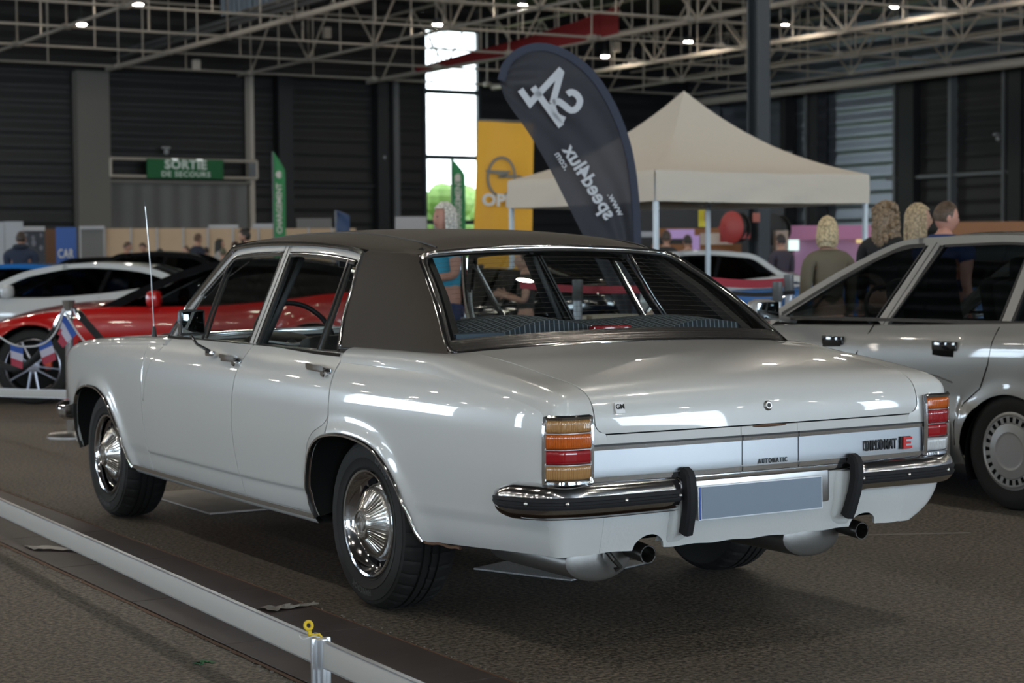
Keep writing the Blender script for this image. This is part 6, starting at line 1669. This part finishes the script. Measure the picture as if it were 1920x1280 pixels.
# ================================================================== OTHER CARS
M['blackgloss'] = P('black_gloss', (.008, .008, .009), .08, coat=1)
M['dark_int'] = P('dark_interior', (.010, .010, .011), .8)
def mk_wheel(parent, s, x, y, R_, rr, kind, rimmat, w=.20):
    T = Matrix(((s, 0, 0, s * x), (0, 1, 0, y), (0, 0, 1, R_), (0, 0, 0, 1)))
    AX = Matrix(((0, 0, 1, 0), (1, 0, 0, 0), (0, 1, 0, 0), (0, 0, 0, 1)))
    wl = MB().lathe([(rr - .02, -w), (rr - .005, -.02), (rr + .004, .0), (rr - .006, .004), (rr - .014, -.004), (rr - .02, -.05), (rr - .03, -w * .8)], 48, T).build('wheel', rimmat, parent, 40)
    MB().lathe([(rr - .01, -w), (R_ * .86, -w - .005), (R_ - .012, -w + .005), (R_, -w + .03), (R_, -.03), (R_ - .012, -.006), (R_ * .87, .010), (R_ * .78, .012), (rr + .004, .002)], 48, T).build('tyre', M['tyre'], wl, 30)
    MB().lathe([(0, -.08), (rr - .03, -.08)], 32, T).build('brake_disc', M['underbody'], wl, 30)
    b = MB()
    if kind == 'spoke':
        for q in range(10):
            a = 2 * PI * q / 10 + (.10 if q % 2 else -.10); c0 = a + (.10 if q % 2 else -.10) * -1.2
            for dx in (0,):
                p0 = T @ (AX @ Vector((.05 * math.cos(c0), .05 * math.sin(c0), -.012))); p1 = T @ (AX @ Vector(((rr - .01) * math.cos(a), (rr - .01) * math.sin(a), -.006))); b.tube([p0, p1], [.014, .011], 6)
        b.lathe([(0, 0), (.055, -.004), (.06, -.02), (.05, -.04)], 20, T); b.build('spokes', rimmat, wl, 40)
        if parent.get('caliper'): MB().box(T @ Vector((-.05, -.13, .05)), (.05, .06, .16), bev=.01).build('brake_caliper', P('orange_caliper', (.55, .06, .02), .4), wl)
    else:   # smooth cover with a ring of slots
        b.lathe([(rr - .004, .002), (rr - .012, .010), (rr - .018, .004), (rr - .05, .004), (rr - .055, .010), (.095, .016), (.088, .012), (.08, .012), (0, .015)], 60, T); b.build('wheel_cover', rimmat, wl, 35)
        b = MB()
        for q in range(24):
            a = 2 * PI * q / 24; d = .055; r0, r1 = rr - .048, rr - .022
            b.prism([(r0 * math.cos(a - d), r0 * math.sin(a - d)), (r1 * math.cos(a - d * 1.1), r1 * math.sin(a - d * 1.1)), (r1 * math.cos(a + d * 1.1), r1 * math.sin(a + d * 1.1)), (r0 * math.cos(a + d), r0 * math.sin(a + d))], .003, .0062, T @ AX)
        b.build('cover_slots', M['dark'], wl, 0)

def mk_car(name, label, loc, rz, D, parent_kind='car'):
    t = empty(name, (loc[0], loc[1], 0), rz, label, 'car')
    if D.get('caliper'): t['caliper'] = 1
    paint = D['paint']; Wf = pch(*zip(*D['W'])); Tf = pch(*zip(*D['top'])); zb = D.get('zb', .22); sh = D.get('sh', [(0, -.05), (.25, -.01), (.5, 0), (.8, -.02), (1, -.06)])
    shf = pch(*zip(*sh)); arches = D['arches']; ra = D['ra']; zr = D.get('za', D['R'])
    y0, y1 = D['W'][0][0], D['W'][-1][0]
    def side_x(y, z):
        zt = Tf(y); u = (z - zb) / max(.1, zt - zb); x = Wf(y) + shf(max(0, min(1, u)))
        for ya in arches:
            d = abs(((y - ya) ** 2 + (z - zr) ** 2) ** .5 - ra); x += D.get('flare', .02) * math.exp(-(d / .05) ** 2)
        return x
    b = MB()
    ys = lin(y0, y1, 90)
    for ya in arches: ys += [ya + ra * math.cos(a) for a in lin(0, PI, 31)]
    ys = sorted(set(round(y, 4) for y in ys))
    def bot(y):
        for ya in arches:
            d = ra ** 2 - (y - ya) ** 2
            if d > 0: return max(zb, zr + d ** .5)
        return zb + D.get('bump_up', 0) * max(0, (abs(y - (y0 + y1) / 2) / ((y1 - y0) / 2)) ** 8)
    for s in (-1, 1):
        rows = []
        for y in ys:
            zt = Tf(y) ; z0 = min(bot(y), zt - .05); rows.append([(s * side_x(y, z), y, z) for z in lin(z0, zt - .03, 16)] + [(s * (side_x(y, zt - .03) - .012), y, zt - .008), (s * (side_x(y, zt - .03) - .04), y, zt)])
        b.grid(rows)
    rows = []
    cut0, cut1 = D['cabin']
    for seg in ([y for y in ys if y <= cut0], [y for y in ys if y >= cut1]):
        if len(seg) < 2: continue
        b.grid([[(u * (side_x(y, Tf(y) - .03) - .04), y, Tf(y) + D.get('crown', .03) * (1 - u * u)) for u in lin(-1, 1, 17)] for y in seg])
    for ye, inward in ((ys[0], 1), (ys[-1], -1)):
        b.grid([[(u * side_x(ye, z), ye, z) for u in lin(-1, 1, 9)] for z in lin(zb, Tf(ye), 6)])
    b.build('body', paint, t, 35)
    MB().box((0, (y0 + y1) / 2, zb + .10), (1.5, (y1 - y0) * .93, .12)).build('floor_pan', M['dark'], t, 0)
    for ya in arches:
        for xa, xc in ((-Wf(ya) + .04, -.45), (.45, Wf(ya) - .04)): MB().grid([[(x, ya + (ra - .004) * math.cos(a), zr + (ra - .004) * math.sin(a)) for x in (xa, xc)] for a in lin(-.4, PI + .4, 20)]).build('wheel_housing', M['dark'], t)
    MB().box((0, (cut0 + cut1) / 2, Tf((cut0 + cut1) / 2) - .28), (1.35, (cut1 - cut0) * .8, .4), bev=.03).build('interior', M['dark_int'], t)
    b = MB()
    for yy in D.get('seats', []):
        for s in (-1, 1): b.box((s * .36, yy, D['belt'] - .08), (.46, .14, .62), rot=(-.2, 0, 0), bev=.05).box((s * .36, yy - .06, D['belt'] + .25), (.24, .10, .18), bev=.04)
    if b.v: b.build('seats', M['dark_int'], t)
    # cabin side plane
    xb = D['xb']; k_ = D.get('lean', .42)
    def gx(z): return xb - (z - D['belt']) * k_
    def cp(s, y, z, off=0): return (s * (gx(z) + off), y, z)
    rf = D['roof']; rfun = pch([p[0] for p in rf], [p[1] for p in rf]); r0, r1 = D['header']   # rear and front header y
    rail = D['rail']; railf = pch([p[0] for p in rail], [p[1] for p in rail])
    rm = D.get('roofmat', paint)
    rows = []
    for y in lin(r0, r1, 30):
        zr_ = railf(y); zc = rfun(y); xr = gx(zr_); rows.append([(xr * math.sin(u * PI / 2), y, zr_ + (zc - zr_) * (1 - abs(math.sin(u * PI / 2)) ** 2.6)) for u in lin(-1, 1, 25)])
    MB().grid(rows).build('roof', rm, t, 50)
    def strip(nm, s, path, w, mat, off=.004, th=.03, n=30):
        pp = smooth_cr([(a, c, 0) for a, c in path], n) if len(path) > 2 else [Vector((*path[0], 0)).lerp(Vector((*path[1], 0)), q) for q in lin(0, 1, 5)]
        rows = []; ww = w if isinstance(w, (list, tuple)) else (w, w)
        for i, p in enumerate(pp):
            tt = (pp[min(i + 1, len(pp) - 1)] - pp[max(i - 1, 0)]).normalized(); nn = Vector((-tt.y, tt.x, 0)); wi = lerp(ww[0], ww[1], i / (len(pp) - 1)); a = p + nn * wi / 2; c = p - nn * wi / 2
            rows.append([cp(s, a.x, a.y, off - th), cp(s, a.x, a.y, off), cp(s, c.x, c.y, off), cp(s, c.x, c.y, off - th)])
        MB().grid(rows, closev=True).build(nm, mat, t, 40)
    for s in (-1, 1):
        for nm, path, w, mt, off in D['strips']: strip(nm, s, path, w, mt, off)
        for poly_ in D['panes']: MB().add([cp(s, a, c, -.004) for a, c in poly_], [tuple(range(len(poly_)))]).build('side_window', D.get('glass', M['glass_dark']), t, 0)
        for nm, poly_, mt in D.get('panels', []): MB().add([cp(s, a, c, .0) for a, c in poly_], [tuple(range(len(poly_)))]).build(nm, mt, t, 0)
    # screens
    for nm, yb, zb2, yh in (('windscreen', D['ws'][0], D['ws'][1], r1), ('rear_screen', D['rs'][0], D['rs'][1], r0)):
        rows = []
        for v in lin(0, 1, 8):
            z = lerp(zb2, railf(yh), v); rows.append([(u * gx(z) * 1.0, lerp(yb, yh, v) + (.10 if nm == 'windscreen' else -.08) * (1 - u * u) * (1 - v), lerp(zb2, lerp(railf(yh), rfun(yh), 1 - abs(u) ** 2.6), v) + .03 * (1 - v) * (1 - u * u)) for u in lin(-1, 1, 13)])
        MB().grid(rows).build(nm, D.get('glass', M['glass_dark']) if nm == 'windscreen' or not D.get('rsmat') else D['rsmat'], t, 50)
    for ya in arches:
        for s in (-1, 1): mk_wheel(t, s, Wf(ya) - .035, ya, D['R'], D['rr'], D['wheel'], D['rim'])
    for (ym, zm, mt, sz) in D.get('mirror', []):
        for s in (-1, 1):
            x = gx(zm) + D.get('mout', .10)
            mo = MB().box((s * x, ym, zm), (sz[0] * 2, sz[1] * 2, sz[2] * 2), rot=(0, 0, s * .15), bev=min(sz) * .9).tube([(s * (x - .03), ym, zm - .03), (s * (gx(zm) - .02), ym + .03, zm - .07)], .018).build('door_mirror', mt, t, 60)
    if D['wheel'] == 'spoke':
        for s in (-1, 1):
            yh = D['W'][-3][0] + .12; MB().ball((0, 0, 0), (.05, .20, .045), 14, 8, Matrix.Translation((s * (Wf(yh) - .05), yh, Tf(yh) - .07)) @ Matrix.Rotation(s * -.5, 4, 'Z')).build('headlamp', M['lens_clear'], t)
            MB().box((s * .62, y0 - .005, Tf(y0) - .10), (.36, .03, .07), bev=.01).build('tail_lamp', M['lens_red'], t)
    for nm, pts, r, mt in D.get('seams', []):
        for s in (-1, 1): MB().tube([(s * (side_x(y, z) + .0005), y, z) for y, z in pts], r, 5).build(nm, mt, t)
    t['_'] = 0; del t['_']
    return t, side_x, cp
# --- silver-grey hatch/saloon on the right, parked parallel to the white one
M['silver'] = P('silver_paint', (.30, .295, .285), .30, .25, coat=1)
M['trim_grey'] = P('grey_trim', (.13, .125, .12), .5)
arF = 2.66
D = dict(paint=M['silver'], W=[(-.95, .70), (-.88, .79), (-.6, .835), (0, .85), (1, .86), (2, .855), (2.66, .83), (3.2, .79), (3.35, .72)], sh=[(0, -.07), (.12, -.02), (.35, 0), (.40, 0), (.42, -.014), (.7, -.012), (.85, -.02), (1, -.075)],
         top=[(-.95, .92), (-.6, .955), (0, .935), (1, .90), (1.9, .875), (2.4, .86), (3.0, .80), (3.3, .70), (3.35, .6)], arches=(0, 2.66), ra=.330, R=.298, rr=.192, zb=.20, cabin=(-.42, 1.95), belt=.92, xb=.755, lean=.42,
         seats=[.25, 1.05], roof=[(-.55, 1.30), (-.2, 1.355), (.3, 1.395), (.8, 1.40), (1.05, 1.375), (1.3, 1.32)], header=(-.42, 1.08), rail=[(-.5, 1.27), (-.2, 1.325), (.2, 1.352), (.7, 1.345), (1.05, 1.30)],
         strips=[('a_pillar', [(1.93, .90), (1.62, 1.07), (1.33, 1.21), (1.06, 1.315), (.86, 1.345)], (.075, .05), M['silver'], .006), ('roof_rail', [(.90, 1.344), (.45, 1.353), (.1, 1.345), (-.2, 1.322), (-.48, 1.272)], .045, M['silver'], .006),
                 ('b_pillar', [(.985, .90), (.76, 1.34)], (.085, .075), M['silver'], .008), ('pillar_seal', [(1.045, .92), (.83, 1.325)], .012, M['black'], .009), ('pillar_seal', [(.93, .92), (.70, 1.32)], .016, M['black'], .009), ('pillar_seal', [(.97, .90), (.755, 1.34)], .005, M['black'], .0095),
                 ('c_pillar', [(.10, .92), (.045, 1.335)], (.06, .065), M['silver'], .008), ('pillar_seal', [(.14, .93), (.085, 1.32)], .014, M['black'], .009), ('rear_pillar', [(-.62, .93), (-.36, 1.29)], (.26, .10), M['silver'], .006), ('pillar_seal', [(.055, .93), (.012, 1.30)], .016, M['black'], .009), ('pillar_seal', [(-.40, .93), (-.14, 1.285), (-.02, 1.305)], .022, M['black'], .0085), ('window_seal', [(.69, 1.322), (.3, 1.331), (.10, 1.325)], .014, M['black'], .0085),
                 ('window_seal', [(1.84, .935), (1.55, 1.085), (1.27, 1.215), (1.08, 1.29), (.98, 1.318), (.84, 1.325)], .022, M['black'], .0085), ('belt_seal', [(1.86, .915), (1.0, .925), (.3, .93), (-.45, .935)], .018, M['black'], .012)],
         panes=[[(1.86, .92), (1.55, 1.085), (1.27, 1.215), (1.06, 1.30), (.82, 1.33), (1.03, .92)], [(.94, .92), (.71, 1.33), (.3, 1.335), (.08, 1.33), (.12, .92)], [(.06, .92), (.015, 1.315), (-.13, 1.29), (-.42, .92)]], mout=.25, flare=.010, za=.25, glass=glassmat('smoked_glass', (.38, .41, .41)),
         ws=(1.98, .88), rs=(-.95, .93), mirror=[(1.74, .965, M['silver'], (.085, .045, .062))], wheel='cover', rim=P('cover_silver', (.36, .36, .355), .35, .3),
         seams=[('door_seam', [(1.02, .905), (1.035, .86), (1.10, .74), (1.12, .6), (1.08, .45), (1.05, .30)], .0035, M['dark']), ('door_seam', [(.11, .91), (.12, .84), (.14, .72), (.19, .60), (.30, .52), (.355, .42), (.36, .3)], .0035, M['dark']), ('side_moulding', [(2.28, .50), (1.2, .50), (.42, .50)], .009, M['trim_grey']), ('side_moulding', [(-.33, .50), (-.6, .50), (-.9, .50)], .009, M['trim_grey']), ('body_groove', [(2.3, .655), (1.0, .655), (.5, .65), (.38, .62)], .004, M['trim_grey'])])
sc_, sxf, cpf = mk_car('hatchback', 'silver-grey car with dark side windows, parked at right beside the white saloon', (3.80, .517), 0, D)
for s in (-1, 1):
    MB().grid([[(s * (sxf(y, .3) + o), y, z) for o, z in ((.004, .43), (.016, .42), (.018, .25), (.0, .20), (-.1, .20))] for y in lin(.38, 2.3, 16)]).build('sill_skirt', P('skirt_grey', (.20, .195, .19), .45), sc_, 40)
    MB().grid([[(s * (sxf(y, .3) + o), y, z) for o, z in ((.004, .43), (.016, .42), (.018, .25), (.0, .20), (-.1, .20))] for y in lin(-.9, -.36, 8)]).build('sill_skirt', M['trim_grey'], sc_, 40)
for s in (-1,):
    for yy in (1.30, .44):
        x = s * (sxf(yy, .80) + .002); h_ = MB().box((x, yy, .805), (.02, .17, .048), bev=.006).box((x, yy + .01, .775), (.006, .15, .05)).build('door_handle', M['blackgloss'], sc_)
for s in (-1, 1): MB().box((s * .56, -.955, .78), (.30, .03, .15), bev=.01).build('tail_lamp', M['lens_red'], sc_)
MB().box((0, -.97, .44), (1.58, .14, .26), bev=.04).build('rear_bumper', M['trim_grey'], sc_)
MB().box((0, -.96, .78), (.52, .02, .12), bev=.004).build('number_plate', M['plate'], sc_)
MB().box((-.978, 1.692, .965), (.14, .006, .095), rot=(0, 0, -.15), bev=.002).build('mirror_glass', M['mirror_glass'] if 'mirror_glass' in M else P('mirror_dark', (.2, .22, .23), .05, 1), sc_)
T = Matrix.Translation((-.33, 1.38, .93)) @ Euler((-.45, 0, 0)).to_matrix().to_4x4()
b = MB(); b.grid([[T @ Vector(((.18 + .014 * math.cos(q)) * math.cos(a), .014 * math.sin(q), (.18 + .014 * math.cos(q)) * math.sin(a))) for q in lin(0, 2 * PI, 9)] for a in lin(0, 2 * PI, 31)]); b.tube([T @ Vector((-.17, 0, 0)), T @ Vector((.17, 0, 0))], .02, 6); b.build('steering_wheel', M['black'], sc_)
# script lettering on its front side window
yg = P('window_lettering', (.14, .17, .04), .7)
for w_, yy, zz, sz in (('200', 1.27, 1.11, .07), ('Cosworth', 1.30, 1.04, .065)):
    pass

HEAD_L = PI / 2 - yaw_ - 0   # nose to the left, side parallel to the picture plane
# --- red sports car
M['red_paint'] = P('red_paint', (.42, .006, .006), .25, coat=1)
M['white_car'] = P('pearl_white_paint', (.52, .54, .55), .28, coat=1)
M['blue_paint'] = P('blue_paint', (.010, .13, .42), .3, coat=1)
M['black_rim'] = P('dark_alloy', (.30, .30, .34), .25, 1)
def sporty(paint, roofmat, H=1.29, belt=.86):
    return dict(paint=paint, roofmat=roofmat, W=[(-.95, .70), (-.85, .84), (-.5, .91), (0, .93), (.7, .88), (1.4, .87), (2.1, .89), (2.5, .905), (2.9, .88), (3.2, .78), (3.32, .62)], sh=[(0, -.05), (.15, -.01), (.35, -.03), (.7, 0), (.9, -.02), (1, -.07)],
         top=[(-.95, .90), (-.7, 1.0), (-.2, .97), (.4, .90), (1.1, .86), (1.8, .86), (2.2, .84), (2.5, .80), (2.9, .70), (3.2, .55), (3.32, .45)], arches=(0, 2.50), ra=.375, R=.335, rr=.245, zb=.16, cabin=(-.35, 1.72), belt=belt, xb=.78, lean=.52, crown=.05,
         seats=[.65], roof=[(-.3, 1.20), (.1, H - .02), (.5, H), (.8, H - .02), (1.05, H - .07)], header=(-.15, 1.0), rail=[(-.15, H - .10), (.2, H - .055), (.6, H - .05), (1.0, H - .10)],
         strips=[('a_pillar', [(1.88, .83), (1.55, .99), (1.28, 1.11), (1.02, H - .09), (.8, H - .052)], (.08, .06), roofmat, .006), ('roof_rail', [(.85, H - .055), (.5, H - .045), (.1, H - .07), (-.18, H - .12), (-.5, 1.02), (-.75, .95)], (.05, .08), roofmat, .006), ('b_pillar', [(.42, .86), (.30, H - .08)], .05, M['blackgloss'], .005)],
         panes=[[(1.70, .86), (1.45, .99), (1.2, 1.10), (.98, H - .11), (.7, H - .075), (.4, H - .07), (.1, H - .09), (-.15, H - .14), (-.42, 1.0), (-.5, .90), (.3, .86)]], ws=(1.95, .82), rs=(-.75, .96), mirror=[(1.42, .93, paint, (.10, .055, .075))], wheel='spoke', rim=M['black_rim'],
         seams=[('door_seam', [(1.50, .84), (1.56, .6), (1.50, .3)], .004, M['dark']), ('door_seam', [(.38, .86), (.30, .6), (.42, .3)], .004, M['dark'])])
def put_by_front_wheel(px, py_floor, depth, wb):
    p = at(px, py_floor, depth); d = Vector((math.sin(-HL), math.cos(-HL), 0)); return (p.x - d.x * wb, p.y - d.y * wb)
# heading: local +Y must point to picture left (-Rv)
HL = math.atan2(Rv.x, -Rv.y); 
def fwd(rz): return Vector((-math.sin(rz), math.cos(rz), 0))
rzL = math.atan2(Rv.x, -Rv.y)   # rotation taking +Y to -Rv
def place_left(px, depth, wb, rz, half=.90):
    """rear-axle spot so that the near front wheel stands at a pixel column"""
    c = at(px, 500, depth + half); f = fwd(rz); return (c.x - f.x * wb, c.y - f.y * wb)
D1 = sporty(M['red_paint'], M['blackgloss']); D1['caliper'] = 1
mk_car('sports_car', 'red sports coupe with black roof, nose to the left, behind the chrome rope post', place_left(100, 16.2, 2.5, rzL + .02), rzL + .02, D1)
D2 = sporty(M['white_car'], M['white_car'], 1.26)
mk_car('sports_car', 'white sports coupe with dark side glass, parked behind the red one at left', place_left(-120, 20.5, 2.5, rzL - .02), rzL - .02, D2)
D3 = sporty(M['blackgloss'], M['blackgloss'], 1.40); mk_car('parked_car', 'black car with glass hatch behind the white coupe at left', place_left(40, 25.6, 2.5, rzL), rzL, D3)
D4 = sporty(M['blue_paint'], M['blue_paint'], 1.25); mk_car('parked_car', 'bright blue car at the far left edge behind the white coupe', place_left(-230, 23.1, 2.5, rzL), rzL, D4)
D5 = sporty(P('yellow_paint', (.55, .40, .02), .3, coat=1), M['blackgloss'], 1.34); mk_car('parked_car', 'yellow car far back at left, only a strip of its roof visible', place_left(-20, 31, 2.5, rzL), rzL, D5)
# --- right, behind: white hatch, black coupe, blue low car
D6 = sporty(M['white_car'], M['white_car'], 1.36, .90)
rzR = rzL
mk_car('parked_car', 'white hatchback with dark windows behind the tent leg, right of the saloon roof', place_left(1045, 24.6, 2.5, rzL), rzL, D6)
D7 = sporty(M['blackgloss'], M['blackgloss'], 1.22)
mk_car('parked_car', 'black coupe behind the red belt, left of the silver car', place_left(1400, 17.0, 2.5, rzL), rzL, D7)
D8 = sporty(M['blue_paint'], M['blue_paint'], 1.0, .78); D8['roof'] = [(-.3, .96), (.1, .99), (.5, 1.0), (.8, .98), (1.05, .95)]; D8['rail'] = [(-.15, .93), (.2, .95), (.6, .955), (1.0, .92)]
D8['top'] = [(-.95, .76), (-.7, .84), (-.2, .82), (.4, 1.0), (1.1, 1.0), (1.8, 1.0), (2.2, .99), (2.5, .97), (2.9, .86), (3.2, .52), (3.32, .42)]; D8['strips'] = [('roof_rail', [(1.7, .80), (1.0, .93), (.5, .955), (0, .94), (-.6, .82)], .04, M['blue_paint'], .006)]; D8['panes'] = [[(1.65, .79), (1.0, .92), (.5, .94), (0, .92), (-.55, .80)]]; D8['ws'] = (1.75, .78); D8['rs'] = (-.75, .80)
mk_car('parked_car', 'low bright blue car behind the belts, between the saloon and the silver car', place_left(1325, 15.0, 2.5, rzL, .9), rzL, D8)
# dark car seen through the saloon
D9 = sporty(M['blackgloss'], M['blackgloss'], 1.18); mk_car('parked_car', 'dark car seen through the windows of the saloon', place_left(560, 18.4, 2.5, rzL), rzL, D9)
# cream chair seen through the rear window
q = at(1170, 600, 13.0); ch = empty('chair', (q.x, q.y, 0), -.6, 'cream tub chair seen through the rear window of the saloon', 'chair')
cc = P('cream_upholstery', (.45, .40, .33), .7)
rows = [[((.30 + .02 * math.sin(v * PI)) * math.cos(a), (.28) * math.sin(a), lerp(.40, .86, v)) for v in lin(0, 1, 8)] for a in lin(-.5, PI + .5, 20)]
b = MB(); b.grid(rows); b.grid([[(p[0] * .84, p[1] * .84, p[2]) for p in r] for r in rows]); b.build('backrest', cc, ch, 50)
MB().box((0, .0, .43), (.52, .50, .12), bev=.04).build('seat', cc, ch)
for x, y in ((-.2, -.2), (.2, -.2), (-.2, .2), (.2, .2)): MB().tube([(x, y, 0), (x, y, .4)], .015).build('leg', M['black'], ch)
# ================================================================== DAYLIGHT
w = bpy.data.worlds.new('overcast_sky'); SC.world = w; w.use_nodes = True
bg = w.node_tree.nodes['Background']; bg.inputs[0].default_value = (.86, .94, 1.0, 1); bg.inputs[1].default_value = 11
